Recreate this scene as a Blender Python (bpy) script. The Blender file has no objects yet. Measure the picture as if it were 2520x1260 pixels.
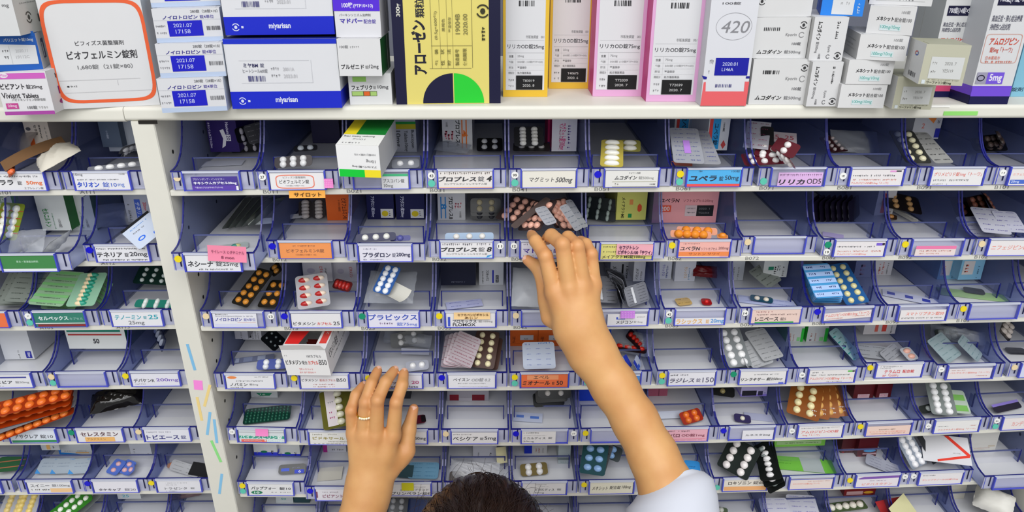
import bpy, bmesh, math, random
from mathutils import Vector as V, Matrix

rnd = random.Random(7)
sc = bpy.context.scene
COL = sc.collection
ZO = 1.72                                   # height of the top drawer row above the floor

# ------------------------------------------------------------------ camera
F = 1600.0                                  # focal length in pixels of the 2520 px wide frame
PY = 455.0                                  # optical axis, the photo is cropped off centre
CR = ((0.9996182, -0.0273289, 0.0040656), (0.0057834, 0.3508487, 0.9364143), (0.0270176, 0.9360333, -0.3508728))
CAM = V((-0.0333486, -0.751099, 0.2855571 + ZO))
cd = bpy.data.cameras.new('camera'); cam = bpy.data.objects.new('camera', cd); COL.objects.link(cam)
cd.sensor_width = 36.0; cd.lens = F / 2520 * 36.0; cd.shift_y = -(630 - PY) / 2520; cd.clip_start = 0.01
RX, UP, FW = V(CR[0]), V(CR[1]), V(CR[2])
cam.matrix_world = Matrix(((RX.x, UP.x, -FW.x, CAM.x), (RX.y, UP.y, -FW.y, CAM.y), (RX.z, UP.z, -FW.z, CAM.z), (0, 0, 0, 1)))
sc.camera = cam

# ------------------------------------------------------------------ light
w = bpy.data.worlds.new('world'); sc.world = w; w.use_nodes = True
bg = w.node_tree.nodes['Background']; bg.inputs[0].default_value = (0.93, 0.96, 1.0, 1); bg.inputs[1].default_value = 0.46
def area(name, loc, rot, sx, sy, power, color=(1, 1, 1)):
    l = bpy.data.lights.new(name, 'AREA'); l.shape = 'RECTANGLE'; l.size = sx; l.size_y = sy; l.energy = power; l.color = color
    o = bpy.data.objects.new(name, l); COL.objects.link(o); o.location = loc; o.rotation_euler = rot
    return o
area('ceiling_or_fill_lamp', (0.1, -1.9, 3.9), (math.radians(42), 0, 0), 3.6, 1.6, 105)
area('ceiling_or_fill_lamp', (0.0, -3.6, 2.9), (math.radians(62), 0, 0), 3.4, 1.5, 42)  # frontal fill added behind the camera to lift the lower rows
vs = sc.view_settings
sc.display_settings.display_device = 'sRGB'
vs.view_transform = 'Standard'; vs.look = 'None'; vs.gamma = 1.0; vs.exposure = -0.30
try: vs.use_curve_mapping = False
except Exception: pass
try: sc.cycles.transparent_max_bounces = 32
except Exception: pass

# ------------------------------------------------------------------ pixel of the photo -> point of the place
def ray(x, y): return RX * ((x - 1260) / F) - UP * ((y - PY) / F) + FW
def onY(x, y, Y): r = ray(x, y); return CAM + r * ((Y - CAM.y) / r.y)
def onZ(x, y, Z): r = ray(x, y); return CAM + r * ((Z - CAM.z) / r.z)
def onD(x, y, D): return CAM + ray(x, y) * D

# ------------------------------------------------------------------ materials
def lin(c): return c / 12.92 if c <= 0.04045 else ((c + 0.055) / 1.055) ** 2.4
def rgb(h):
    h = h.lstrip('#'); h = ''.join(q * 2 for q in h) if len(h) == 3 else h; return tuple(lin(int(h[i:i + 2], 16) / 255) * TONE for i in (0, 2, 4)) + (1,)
_m = {}; TONE = 1.0                          # TONE darkens the top-shelf cartons' colours to offset too strong light there
def mat(h, rough=0.55, metal=0.0, spec=0.3, noise=0.0, key=''):
    k = (h, rough, metal, key, noise, TONE)
    if k in _m: return _m[k]
    m = bpy.data.materials.new('paint_' + h.strip('#') + key); m.use_nodes = True
    nt = m.node_tree; b = nt.nodes['Principled BSDF']
    b.inputs['Base Color'].default_value = rgb(h); b.inputs['Roughness'].default_value = rough
    b.inputs['Metallic'].default_value = metal; b.inputs['Specular IOR Level'].default_value = spec
    if noise:
        tc = nt.nodes.new('ShaderNodeTexCoord'); n = nt.nodes.new('ShaderNodeTexNoise'); n.inputs['Scale'].default_value = 60
        n.inputs['Detail'].default_value = 4
        mx = nt.nodes.new('ShaderNodeMix'); mx.data_type = 'RGBA'; mx.inputs[6].default_value = rgb(h)
        c2 = [max(0, v * (1 - noise)) for v in rgb(h)[:3]] + [1]; mx.inputs[7].default_value = c2
        nt.links.new(tc.outputs['Object'], n.inputs['Vector']); nt.links.new(n.outputs['Fac'], mx.inputs[0])
        nt.links.new(mx.outputs[2], b.inputs['Base Color'])
    _m[k] = m
    return m
def plastic(name, tint, body, fac, rough=0.18):
    """see-through coloured plastic: tinted transmission mixed with a glossy body"""
    if name in _m: return _m[name]
    m = bpy.data.materials.new(name); m.use_nodes = True; nt = m.node_tree; b = nt.nodes['Principled BSDF']
    b.inputs['Base Color'].default_value = (*body, 1); b.inputs['Roughness'].default_value = rough
    b.inputs['Specular IOR Level'].default_value = 0.7
    t = nt.nodes.new('ShaderNodeBsdfTransparent'); t.inputs[0].default_value = (*tint, 1)
    mx = nt.nodes.new('ShaderNodeMixShader'); mx.inputs[0].default_value = fac
    nt.links.new(t.outputs[0], mx.inputs[1]); nt.links.new(b.outputs[0], mx.inputs[2])
    nt.links.new(mx.outputs[0], nt.nodes['Material Output'].inputs[0])
    _m[name] = m
    return m
CLEAR = plastic('clear_blue_plastic', (0.78, 0.81, 0.93), (0.20, 0.24, 0.42), 0.13)
FLOORP = plastic('tray_floor_plastic', (0.98, 0.98, 0.99), (0.92, 0.93, 0.96), 0.8)
FRONTP = plastic('tray_front_plastic', (0.9, 0.9, 0.98), (0.68, 0.7, 0.84), 0.4, 0.12)
PANE = plastic('clear_pane', (0.99, 0.99, 1.0), (0.7, 0.72, 0.8), 0.025, 0.08)
FILM = plastic('clear_film', (0.93, 0.94, 0.96), (0.75, 0.77, 0.8), 0.2, 0.1)
BAGM = plastic('bag_film', (0.85, 0.87, 0.9), (0.62, 0.64, 0.68), 0.3, 0.12)
EDGE = mat('#1a1f78', 0.25, 0, 0.6, key='edge')
EDGE2 = mat('#3f49c4', 0.25, 0, 0.6, key='edge')
SLOT = mat('#10133f', 0.4, key='slot')
LIP_GLINT = mat('#c9cddd', 0.2, 0, 0.6, key='lip')  # pale colour painted in for the glint along the holder's top
IVORY = mat('#dddbd0', 0.45, noise=0.05)

# ------------------------------------------------------------------ text and mesh building
_tc = {}
def glyphs(s, bold, shear):
    k = (s, bold, shear)
    if k not in _tc:
        cu = bpy.data.curves.new('lettering', 'FONT'); cu.body = s; cu.offset = bold * 1.0 + .007; cu.shear = shear; cu.resolution_u = 3
        o = bpy.data.objects.new('lettering', cu); me = bpy.data.meshes.new_from_object(o)
        vs_ = [(v.co.x, v.co.y) for v in me.vertices]; fs = [tuple(p.vertices) for p in me.polygons]
        bpy.data.objects.remove(o); bpy.data.curves.remove(cu); bpy.data.meshes.remove(me)
        if vs_:
            x0 = min(v[0] for v in vs_); x1 = max(v[0] for v in vs_); y0 = min(v[1] for v in vs_); y1 = max(v[1] for v in vs_)
            vs_ = [((x - x0) / (x1 - x0 + 1e-9), (y - y0) / (y1 - y0 + 1e-9)) for x, y in vs_]
        _tc[k] = (vs_, fs)
    return _tc[k]

class MB:
    def __init__(s): s.v = []; s.f = []; s.m = []; s.mats = []; s.sm = []
    def mi(s, m):
        if isinstance(m, str): m = mat(m)
        if m not in s.mats: s.mats.append(m)
        return s.mats.index(m)
    def add(s, vs_, fs, m, smooth=False):
        n = len(s.v); s.v += [tuple(p) for p in vs_]; i = s.mi(m)
        for f in fs: s.f.append(tuple(k + n for k in f)); s.m.append(i); s.sm.append(smooth)
    def quad(s, a, b, c, d, m): s.add((a, b, c, d), ((0, 1, 2, 3),), m)
    def box(s, x0, y0, z0, x1, y1, z1, m, top=None, front=None, side=None):
        p = [(x0, y0, z0), (x1, y0, z0), (x1, y1, z0), (x0, y1, z0), (x0, y0, z1), (x1, y0, z1), (x1, y1, z1), (x0, y1, z1)]
        s.add(p, ((3, 2, 1, 0), (2, 3, 7, 6)), m); s.add(p, ((4, 5, 6, 7),), top or m); s.add(p, ((0, 1, 5, 4),), front or m)
        s.add(p, ((1, 2, 6, 5), (3, 0, 4, 7)), side or m)
    def prism(s, prof, x0, x1, m, rim=None, axis=0):
        """closed (y,z) profile swept along x; rim = {edge index: material}"""
        n = len(prof); a = [(x0, y, z) for y, z in prof] + [(x1, y, z) for y, z in prof]
        s.add(a, (tuple(range(n - 1, -1, -1)), tuple(range(n, 2 * n))), m)
        for i in range(n):
            j = (i + 1) % n
            s.add([a[i], a[j], a[j + n], a[i + n]], ((0, 1, 2, 3),), (rim or {}).get(i, m))
    def dome(s, cx, cy, cz, rx, ry, h, m, n=12, k=3, m2=None):
        """rounded tablet lying on z = cz"""
        vs_ = []; fs = []
        for i in range(k + 1):
            t = i / k * math.pi / 2; r = math.cos(t) ** 0.6 if i < k else 0.0; z = math.sin(t) * h
            for j in range(n): a = j / n * 2 * math.pi; vs_.append((cx + rx * r * math.cos(a), cy + ry * r * math.sin(a), cz + z))
        for i in range(k):
            for j in range(n): q = (j + 1) % n; fs.append((i * n + j, i * n + q, (i + 1) * n + q, (i + 1) * n + j))
        if m2 is None: s.add(vs_, fs, m, True)
        else:
            a = [f for f in fs if sum(vs_[i][0] for i in f) / 4 < cx]; b = [f for f in fs if f not in a]
            s.add(vs_, a, m, True); s.add(vs_, b, m2, True)
    def build(s, name, parent=None, M=None, smooth=None):
        me = bpy.data.meshes.new(name); me.from_pydata(s.v, [], s.f)
        for m in s.mats: me.materials.append(m)
        me.polygons.foreach_set('material_index', s.m); me.polygons.foreach_set('use_smooth', s.sm); me.update()
        return put(me, name, parent, M)
def put(me, name, parent=None, M=None):
    o = bpy.data.objects.new(name, me); COL.objects.link(o)
    if parent is not None: o.parent = parent
    if M is not None: o.matrix_local = M
    return o
def empty(name, M=None, parent=None):
    o = put(None, name, parent, M); o.empty_display_size = 0.02
    return o
def tag(o, label, cat, group=None, kind=None):
    if label: o['label'] = label
    if cat: o['category'] = cat
    if group: o['group'] = group
    if kind: o['kind'] = kind
    return o
def frame(o, x, y, z): # matrix from origin and three axes
    return Matrix(((x.x, y.x, z.x, o.x), (x.y, y.y, z.y, o.y), (x.z, y.z, z.z, o.z), (0, 0, 0, 1)))

class Face:
    """draws rectangles, lettering and marks on a flat face; u runs 0..1 left to right, v 0..1 top to bottom"""
    def __init__(s, mb, P0, U, W): # P0 = top left corner, U = vector along the width, W = vector down the height
        s.mb, s.P, s.U, s.W = mb, V(P0), V(U), V(W); s.N = s.W.cross(s.U).normalized(); s.k = 0
    def pt(s, u, v, h): return s.P + s.U * u + s.W * v + s.N * h
    def lay(s): s.k += 1; return 0.00012 + 0.00003 * s.k
    def poly(s, pts, c): h = s.lay(); s.mb.add([s.pt(u, v, h) for u, v in pts], (tuple(range(len(pts))),), c)
    def r(s, u0, v0, u1, v1, c): s.poly(((u0, v1), (u1, v1), (u1, v0), (u0, v0)), c)
    def t(s, txt, u0, v0, u1, v1, c, bold=0.0, rot=0, shear=0.0):
        vs_, fs = glyphs(txt, bold, shear)
        if not vs_: return
        h = s.lay(); out = []
        for a, b in vs_:
            if rot == 0: u, v = a, 1 - b
            elif rot == 90: u, v = b, a            # reads downwards
            elif rot == -90: u, v = 1 - b, 1 - a   # reads upwards
            else: u, v = 1 - a, b                  # upside down
            out.append(s.pt(u0 + (u1 - u0) * u, v0 + (v1 - v0) * v, h))
        s.mb.add(out, fs, c)
    def g(s, u0, v0, u1, v1, c, rot=0): # a line of print too small to read
        h = s.lay(); q = []; x = 0.0; L = s.U.length * (u1 - u0); H = s.W.length * (v1 - v0)
        if rot: L, H = H, L
        n = max(3, int(abs(L / max(H, 1e-6)) * 1.3)); d = 1.0 / n
        for i in range(n):
            if rnd.random() < 0.1: continue
            a = i * d + d * 0.1; b = a + d * rnd.uniform(0.45, 0.85); y0 = rnd.uniform(0, 0.25); y1 = rnd.uniform(0.75, 1)
            k = [(a, y0), (b, y0), (b, y1), (a, y1)]
            th = 0.3
            for (p0, p1, p2, p3) in ((a, y0, b, y0 + th), (a + (b - a) * rnd.random() * 0.6, y0, a + (b - a) * rnd.uniform(0.62, 0.9), y1)):
                kk = [(p0, p1), (p2, p1), (p2, p3), (p0, p3)]
                if rot: kk = [(y_, x_) for x_, y_ in kk]
                q.append([(u0 + (u1 - u0) * x_, v0 + (v1 - v0) * y_) for x_, y_ in kk])
        for k in q: s.mb.add([s.pt(u, v, h) for u, v in k], ((3, 2, 1, 0),), c)
    def b(s, u0, v0, u1, v1, c, n=16): # bars of a code
        h = s.lay(); x = u0; d = (u1 - u0) / n
        for i in range(n):
            ww = d * rnd.choice((0.3, 0.5, 0.8))
            s.mb.add([s.pt(*p, h) for p in ((x, v1), (x + ww, v1), (x + ww, v0), (x, v0))], ((0, 1, 2, 3),), c); x += d
    def e(s, u, v, ru, rv, c, a0=0, a1=360, n=28):
        full = a1 - a0 >= 360; pts = [] if full else [(u, v)]
        for i in range(n + (0 if full else 1)):
            a = math.radians(a0 + (a1 - a0) * i / n); pts.append((u + ru * math.cos(a), v - rv * math.sin(a)))
        s.poly(pts, c)
    def ring(s, u, v, ru, rv, th, c, a0=0, a1=360, n=32, p=2.0):
        """outline with rounded corners (p > 2 gives a rounded rectangle)"""
        h = s.lay(); W, H = s.U.length, s.W.length; vs_ = []; fs = []
        for i in range(n + 1):
            a = math.radians(a0 + (a1 - a0) * i / n); ca, sa = math.cos(a), math.sin(a)
            x = math.copysign(abs(ca) ** (2 / p), ca); y = math.copysign(abs(sa) ** (2 / p), sa)
            vs_ += [s.pt(u + ru * x, v - rv * y, h), s.pt(u + (ru - th / W) * x, v - (rv - th / H) * y, h)]
        for i in range(n): fs.append((2 * i, 2 * i + 2, 2 * i + 3, 2 * i + 1))
        s.mb.add(vs_, fs, c)
    def recy(s, u, v, r, c): # recycling mark: a ring of arrows round a small sign
        ru = r / s.U.length; rv = r / s.W.length
        for k in (0, 180): s.ring(u, v, ru, rv, r * 0.22, c, 20 + k, 150 + k, 10)
        s.e(u, v, ru * 0.4, rv * 0.45, c, n=8)
    def draw(s, spec):
        for a in spec: getattr(s, a[0])(*a[1:])
# ------------------------------------------------------------------ the cabinet: two bays of drawers either side of a white post
# per row: depth offset, height, slope, sag, sideways offset (B = main bay, A = side bay)
RB = [(-.0153, .0062, .0007, -.0036, -.0015), (-.0130, -.0892, -.0057, .0032, -.0022), (-.0136, -.1883, -.0013, .0152, .0009),
      (-.0070, -.2899, -.0020, .0186, .0002), (-.0049, -.3872, -.0055, .0387, .0024), (-.0070, -.4815, -.0048, .0303, .0041), (-.007, -.578, -.005, .03, .006)]
RA = [(-.0013, .0011, .0017, 0, -.0012), (.0031, -.0976, -.0005, 0, .0003), (.0052, -.1935, -.0016, 0, -.0013),
      (.0107, -.2933, -.0030, 0, .0013), (.0211, -.3977, -.0060, 0, -.0021), (.0221, -.4933, -.0122, 0, -.001), (.023, -.590, -.014, 0, -.001)]
DX = {'B46': .004, 'B47': .0035, 'B410': -.004, 'B36': .002, 'B37': .003, 'B310': -.0035, 'B610': -.004, 'B17': .003, 'B110': -.002, 'B56': .003,
      'A5-1': -.0045, 'A5-3': .005, 'A6-1': -.006, 'A6-3': .004}
PULL = {'B20': .034, 'A2-2': .024, 'B61': .009, 'B27': -.009, 'B22': .009, 'B25': .006, 'B49': -.008, 'B611': .014, 'B51': .003}
def shelfz(b, r, X):
    d = (RB if b == 'B' else RA)[r - 1]
    return d[1] + d[2] * (X - (.1 if b == 'B' else -.7)) + d[3] * ((X - .1) ** 2 - .1) + ZO
def cell(b, r, c):
    """plate's lower left corner of a drawer and the drawer's matrix"""
    d = (RB if b == 'B' else RA)[r - 1]; k = '%s%d%d' % (b, r, c)
    X = c * .1 - .4 - (.037 if b == 'A' else 0) + d[4] + DX.get(k, 0)
    z0, z1 = shelfz(b, r, X - .0145), shelfz(b, r, X + .0825)
    ax = V((.097, 0, z1 - z0)).normalized(); az = V((-ax.z, 0, ax.x))
    o = V((X, d[0] - PULL.get(k, 0), (z0 + z1) / 2)); o = o - ax * 0 + V((0, 0, -ax.z * .034))
    return frame(o, ax, V((0, 1, 0)), az)
ROWN = {1: 'top row', 2: 'second row', 3: 'third row', 4: 'fourth row', 5: 'fifth row', 6: 'sixth row', 7: 'bottom row'}
ORD = ['first', 'second', 'third', 'fourth', 'fifth', 'sixth', 'seventh', 'eighth', 'ninth', 'tenth', 'eleventh', 'twelfth']
def where(b, r, c): return '%s, %s from post, %s' % (ROWN[r], ORD[c if b == 'B' else -c - 1], 'wide bay' if b == 'B' else 'narrow bay')

cab = tag(empty('shelf_cabinet', Matrix.Translation((0, 0.15, 0))), 'white shelf cabinet holding rows of clear blue medicine drawers', 'cabinet')
CI = Matrix.Translation((0, -0.15, 0))
BACK = 0.335
def shelf_board(b, r, x0, x1):
    mb = MB(); n = 26; d = (RB if b == 'B' else RA)[r - 1]; y0 = d[0] + .0012; t = .0072
    for i in range(n + 1):
        X = x0 + (x1 - x0) * i / n; z = shelfz(b, r, X) - .0008
        p = [(X, y0 + .0008, z), (X, y0, z - .0008), (X, y0, z - t + .0008), (X, y0 + .0008, z - t), (X, BACK, z - t), (X, BACK, z)]
        if i: mb.add(q + p, [(k, (k + 1) % 6, (k + 1) % 6 + 6, k + 6) for k in range(6)], IVORY)
        if i in (0, n): mb.add(p, (tuple(range(6)) if i else tuple(range(5, -1, -1)),), IVORY)
        q = p
    # location codes printed along the edge
    for c in ([k for k in range(1, 11)] if b == 'B' else [-1, -2]):
        if r > 3: continue
        m = cell(b, r, c); o = m.translation
        f = Face(mb, (o.x - .010 if b == 'B' else o.x + .001, y0, shelfz(b, r, o.x) - .0008), (.0175, 0, 0), (0, 0, -.0052))
        f.t('B%02d%d' % (c, r) if b == 'B' else 'A%d%d' % (12 + c if c == -1 else 10, r) if b == 'A' and c == -1 else 'A10%d' % r, 0, .05, 1, .95, '#7d7d7a')
    o = mb.build('shelf', cab, CI); return o
PX0, PX1 = -.4492, -.4225                    # the post, leaning a little as it does in the photo
def post():
    mb = MB(); n = 6
    def sec(z):
        t = (z - .02) / -.525; a, b2 = PX0 + t * .0048, PX1 + t * .0105
        return [(a, -.016, z + ZO), (b2 - .001, -.016, z + ZO), (b2, -.0145, z + ZO), (b2, BACK, z + ZO), (a, BACK, z + ZO)]
    lo, hi = sec(-.95), sec(.0905)
    mb.add(lo + hi, [(k, (k + 1) % 5, (k + 1) % 5 + 5, k + 5) for k in range(5)] + [(4, 3, 2, 1, 0), (5, 6, 7, 8, 9)], IVORY)
    # pin holes along the inner face
    H = mat('#23221f', .7, key='hole')
    for i in range(16):
        z = .045 - i * .0335
        for y in (.012, .1):
            t = (z - .02) / -.525; x = PX1 + t * .0105 + .0004
            mb.add([(x, y + .0022 * math.cos(k / 8 * 6.283), z + ZO + .0028 * math.sin(k / 8 * 6.283)) for k in range(8)], (tuple(range(8)),), H)
    return mb.build('post', cab, CI)
po = post(); po['label'] = 'white upright post dividing the two bays'
def tape(x0, y0, x1, y1, wpx, col):
    """strip of sticky tape on the front of the post"""
    a, b2 = onY(x0, y0, -.016), onY(x1, y1, -.016); d = (b2 - a); n = V((d.z, 0, -d.x)).normalized() * (wpx / 2 * .00053)
    m = MB(); e = V((0, -.0003, 0)); p = [a - n, a + n, b2 + n, b2 - n]
    m.add([q - V((0, .0001, 0)) for q in p] + [q + e for q in p], [(4, 5, 6, 7), (0, 1, 5, 4), (1, 2, 6, 5), (2, 3, 7, 6), (3, 0, 4, 7)], mat(col, .5, key='tape'))
    o = m.build('tape_strip', po); return o
for a in ((461, 847, 480, 911, 7, '#7db9e0'), (487, 936, 489, 959, 22, '#f58bd8'), (517, 947, 503, 1000, 7, '#ecd28a'), (485, 977, 497, 1035, 7, '#ecd28a'),
          (517, 1014, 510, 1070, 7, '#84bfe4'), (527, 1032, 534, 1090, 7, '#84bfe4'), (520, 1084, 544, 1137, 7, '#8fdd86'), (546, 1166, 540, 1215, 7, '#84bfe4')):
    tape(*a)
m_ = MB(); a_ = onY(340, 299, -.0165)
m_.box(a_.x, -.0168, a_.z - .003, a_.x + .021, -.0155, a_.z + .001, mat('#1d1a16', .6)); m_.build('catch', po)
TOPZ = .107 + ZO
def top_shelf(x0, x1, zb, y0):
    mb = MB(); r = .0045; pr = [(BACK, zb), (y0 + r, zb)]
    for k in range(7):
        a = math.radians(-90 - 15 * k); pr.append((y0 + r + r * math.cos(a), zb + r + r * math.sin(a)))
    for k in range(7):
        a = math.radians(180 - 15 * k); pr.append((y0 + r + r * math.cos(a), TOPZ - r + r * math.sin(a)))
    pr += [(BACK, TOPZ)]
    mb.prism(pr, x0, x1, IVORY); return mb.build('top_shelf', cab, CI)
top_shelf(-.4552, .815, .0905 + ZO, -.0165); top_shelf(-.876, -.4556, .0895 + ZO, -.0175)
for r in range(1, 8): shelf_board('B', r, -.4235 + (r - 1) * .0024 + .002, .85); shelf_board('A', r, -.860, -.4505 + r * .0004)
m_ = MB(); m_.box(-.876, BACK, .7, .9, BACK + .012, ZO + .6, mat('#6a6d7a', .6)); m_.build('back_panel', cab, CI)
m_ = MB(); m_.box(.7895, -.014, .7, .815, BACK, ZO + .0885, IVORY)
H_ = mat('#23221f', .7, key='hole')
for i in range(18):
    z = ZO - i * .0335; m_.add([(.789, .045 + .0022 * math.cos(k / 8 * 6.283), z + .0028 * math.sin(k / 8 * 6.283)) for k in range(8)], (tuple(range(8)),), H_)
m_.build('side_panel', cab, CI)
m_ = MB(); m_.box(-.876, -.016, .7, -.8602, BACK, ZO + .0885, IVORY); m_.build('side_panel', cab, CI)
m_ = MB(); m_.box(-.876, -.01, .1, .85, BACK, .7, mat('#d8d7d0', .5)); m_.build('base_cabinet', cab, CI)
m_ = MB(); m_.box(-3, -3.5, -.02, 3, BACK + .05, 0, mat('#d2cec4', .5, noise=.1)); tag(m_.build('floor'), None, None, None, 'structure')
m_ = MB(); m_.box(-3, BACK + .05, 0, 3, BACK + .13, 3.1, mat('#d9d8d3', .7, noise=.04)); tag(m_.build('wall_back'), None, None, None, 'structure')
# green and white tape on the shelf edge
for (x0, y0, x1, y1, wd, col) in ((2322, 279, 2408, 270, 9, '#8fd66f'), (2292, 262, 2338, 261, 4, '#f4f3ee')):
    a, b2 = onY(x0, y0, -.0168), onY(x1, y1, -.0168); m_ = MB(); h = wd * .00027
    m_.box(a.x, -.0172, min(a.z, b2.z) - h, b2.x, -.0160, min(a.z, b2.z) + h, mat(col, .5)); m_.build('tape_strip', cab, CI)

# ------------------------------------------------------------------ drawers
XL, XR = -.0145, .0825; DEP = .29
PROF = [(.0, .0245), (.007, .0247), (.015, .0262), (.023, .0305), (.030, .0370), (.036, .0455), (.041, .0555), (.0455, .067), (.049, .0775)]
def tray_meshes():
    mb = MB(); t = .0013
    for x in (XL, XR - t):
        pr = [(.0006, .001)] + PROF[0:1] + PROF[1:] + [(DEP, .0775), (DEP, .001)]
        rim = {i: EDGE for i in range(0, len(PROF) + 1)}
        mb.prism(pr, x, x + t, CLEAR, rim)
        if x == XL: x0 = x + t
    # slim rim beads along the curved edge make the dark blue line
    for x in (XL - .0002, XR - .0016):
        n = len(PROF)
        for i in range(n - 1):
            (y0, z0), (y1, z1) = PROF[i], PROF[i + 1]
            mb.add([(x, y0, z0 - .0012), (x + .0018, y0, z0 - .0012), (x + .0018, y0, z0 + .0004), (x, y0, z0 + .0004),
                    (x, y1 + .0010, z1 - .0006), (x + .0018, y1 + .0010, z1 - .0006), (x + .0018, y1 - .0004, z1 + .0004), (x, y1 - .0004, z1 + .0004)],
                   ((0, 1, 2, 3), (7, 6, 5, 4), (0, 4, 5, 1), (1, 5, 6, 2), (2, 6, 7, 3), (3, 7, 4, 0)), EDGE)
    mb.box(XL + t, .0015, .001, XR - t, DEP, .0023, FLOORP)
    mb.box(XL + t, DEP - t, .0023, XR - t, DEP, .0765, CLEAR)
    # front wall with its darker top rim
    mb.box(XL, -.0008, .0008, XR, .0006, .0233, FRONTP); mb.box(XL, -.0012, .0233, XR, .0008, .0247, EDGE)
    # slots and ribs on the two wings
    for x in (-.0058, .0752): mb.box(x, -.0015, .0062, x + .0015, -.0007, .0236, SLOT)
    for x in (-.0125, .0815): mb.box(x, -.0011, .001, x + .0007, -.0007, .0225, EDGE2)
    body = mb
    hd = MB(); W = .0671
    hd.box(0, -.0042, .0004, W, -.0036, .0228, PANE)
    hd.box(0, -.0043, .0228, W, -.0012, .0249, LIP_GLINT, front=LIP_GLINT)
    hd.box(0, -.0041, .0003, W, -.0012, .0010, EDGE2)
    for x in (-.0006, W - .0010): hd.box(x, -.0044, .0002, x + .0016, -.0010, .0248, EDGE2)
    dv = MB(); yd = .046; zt = .0262
    dv.box(XL + .006, yd, .0024, XR - .006, yd + .0012, zt, PANE); dv.box(XL + .006, yd - .0004, zt - .0012, XR - .006, yd + .0018, zt, mat('#5a6290', .3, key='rim'))
    for x in (XL + .006, XR - .0074):
        dv.box(x, yd - .0006, .0024, x + .0014, yd + .0008, zt, EDGE); dv.box(x, yd, .0024, x + .0012, yd + .008, zt - .004, CLEAR)
    return body.build('tray_body').data, hd.build('label_holder').data, dv.build('divider').data
TB, TH, TD = tray_meshes()
for n_ in ('tray_body', 'label_holder', 'divider'): bpy.data.objects.remove(bpy.data.objects[n_])
STC = {'y': '#ecd51f', 'b': '#1512c8', 't': '#5fc4ad', 'c': '#e9d3a8', 'w': '#f0f0ec', 'g': '#158f6a'}
TRAY = {}
def tray(b, r, c, look, card=None, bgc='#e9e8e6', ext=(.03, .12, .975, .965), stick='', divider=True):
    m = cell(b, r, c); e = empty('medicine_tray', m)
    tag(e, (lambda q: ('clear ' if len(q.split()) < 16 else '') + q)('tray %s, %s' % (look, where(b, r, c))), 'tray', 'clear blue medicine trays in the cabinet')
    put(TB, 'tray_body', e); put(TH, 'label_holder', e)
    if divider: put(TD, 'divider', e)
    if card is not None:
        u0, v0, u1, v1 = ext[:4]; tilt = ext[4] if len(ext) > 4 else 0; W, H = .0671, .0248; k = MB()
        x0, x1, z1, z0 = W * u0, W * u1, H * (1 - v0), H * (1 - v1)
        k.box(x0, -.0034, z0, x1, -.0030, z1, bgc)
        f = Face(k, (x0, -.0034, z1), (x1 - x0, 0, 0), (0, 0, -(z1 - z0))); f.draw(card)
        k.build('label_card', e, Matrix.Rotation(tilt, 4, 'Y') if tilt else None)
    for s in stick.split():
        k = MB(); q = STC[s[0]]; right = 'r' in s; low = 'l' in s; txt = s.split(':')[1] if ':' in s else ''
        x = .0755 if right else -.0072; z = .0065 if low else .0165; rr = .0043
        if not right and not low and 'i' in s: z = .013
        p = [(x + rr * math.cos(i / 20 * 6.2832), z + rr * math.sin(i / 20 * 6.2832)) for i in range(20)]
        if 'h' in s: p = [a_ for a_ in p if a_[1] < z + .001]
        nn = len(p); k.add([(px, -.0021, pz) for px, pz in p] + [(px, -.0009, pz) for px, pz in p],
                           [tuple(range(nn))] + [(i, (i + 1) % nn, (i + 1) % nn + nn, i + nn) for i in range(nn)], mat(q, .5, key='st'))
        f = Face(k, (x - rr, -.0021, z + rr), (2 * rr, 0, 0), (0, 0, -2 * rr))
        if s[0] == 'w': f.t(txt, .22, .3, .78, .72, '#3a3a38', .01) if txt else f.g(.25, .35, .75, .65, '#55554f')
        k.build('sticker', e)
    TRAY[(b, r, c)] = (e, m)
    return e
def note(b, r, c, u0, v0, u1, v1, col, spec=(), name='sticky_note', tilt=0.0, dots=None):
    """a sticky note on a drawer front, in plate fractions (v down from the plate's top)"""
    e, m = TRAY[(b, r, c)]; W, H = .0671, .0248; k = MB(); x0, x1, z0, z1 = W * u0, W * u1, H * (1 - v1), H * (1 - v0); n = 5; h = z1 - z0
    y = -.0052; pts = []
    for i in range(n + 1): t = i / n; pts.append((y - .0014 * (t ** 2), z1 - h * t))
    vs_ = []; fs = []
    for (yy, zz) in pts: vs_ += [(x0, yy, zz), (x1, yy, zz), (x0, yy + .0003, zz), (x1, yy + .0003, zz)]
    for i in range(n): a = i * 4; fs += [(a, a + 4, a + 5, a + 1), (a + 2, a + 3, a + 7, a + 6), (a, a + 2, a + 6, a + 4), (a + 1, a + 5, a + 7, a + 3)]
    fs += [(0, 1, 3, 2), (n * 4, n * 4 + 2, n * 4 + 3, n * 4 + 1)]
    k.add(vs_, fs, mat(col, .6, key='note'))
    f = Face(k, (x0, y - .0014, z1), (x1 - x0, 0, 0), (0, 0, -h)); f.draw(spec)
    if dots:
        for i in range(4):
            for j in range(5): f.e(.1 + .2 * j, .15 + .24 * i, .045, .06, dots, n=7)
    return k.build(name, e, Matrix.Rotation(tilt, 4, 'Y') if tilt else None)
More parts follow.
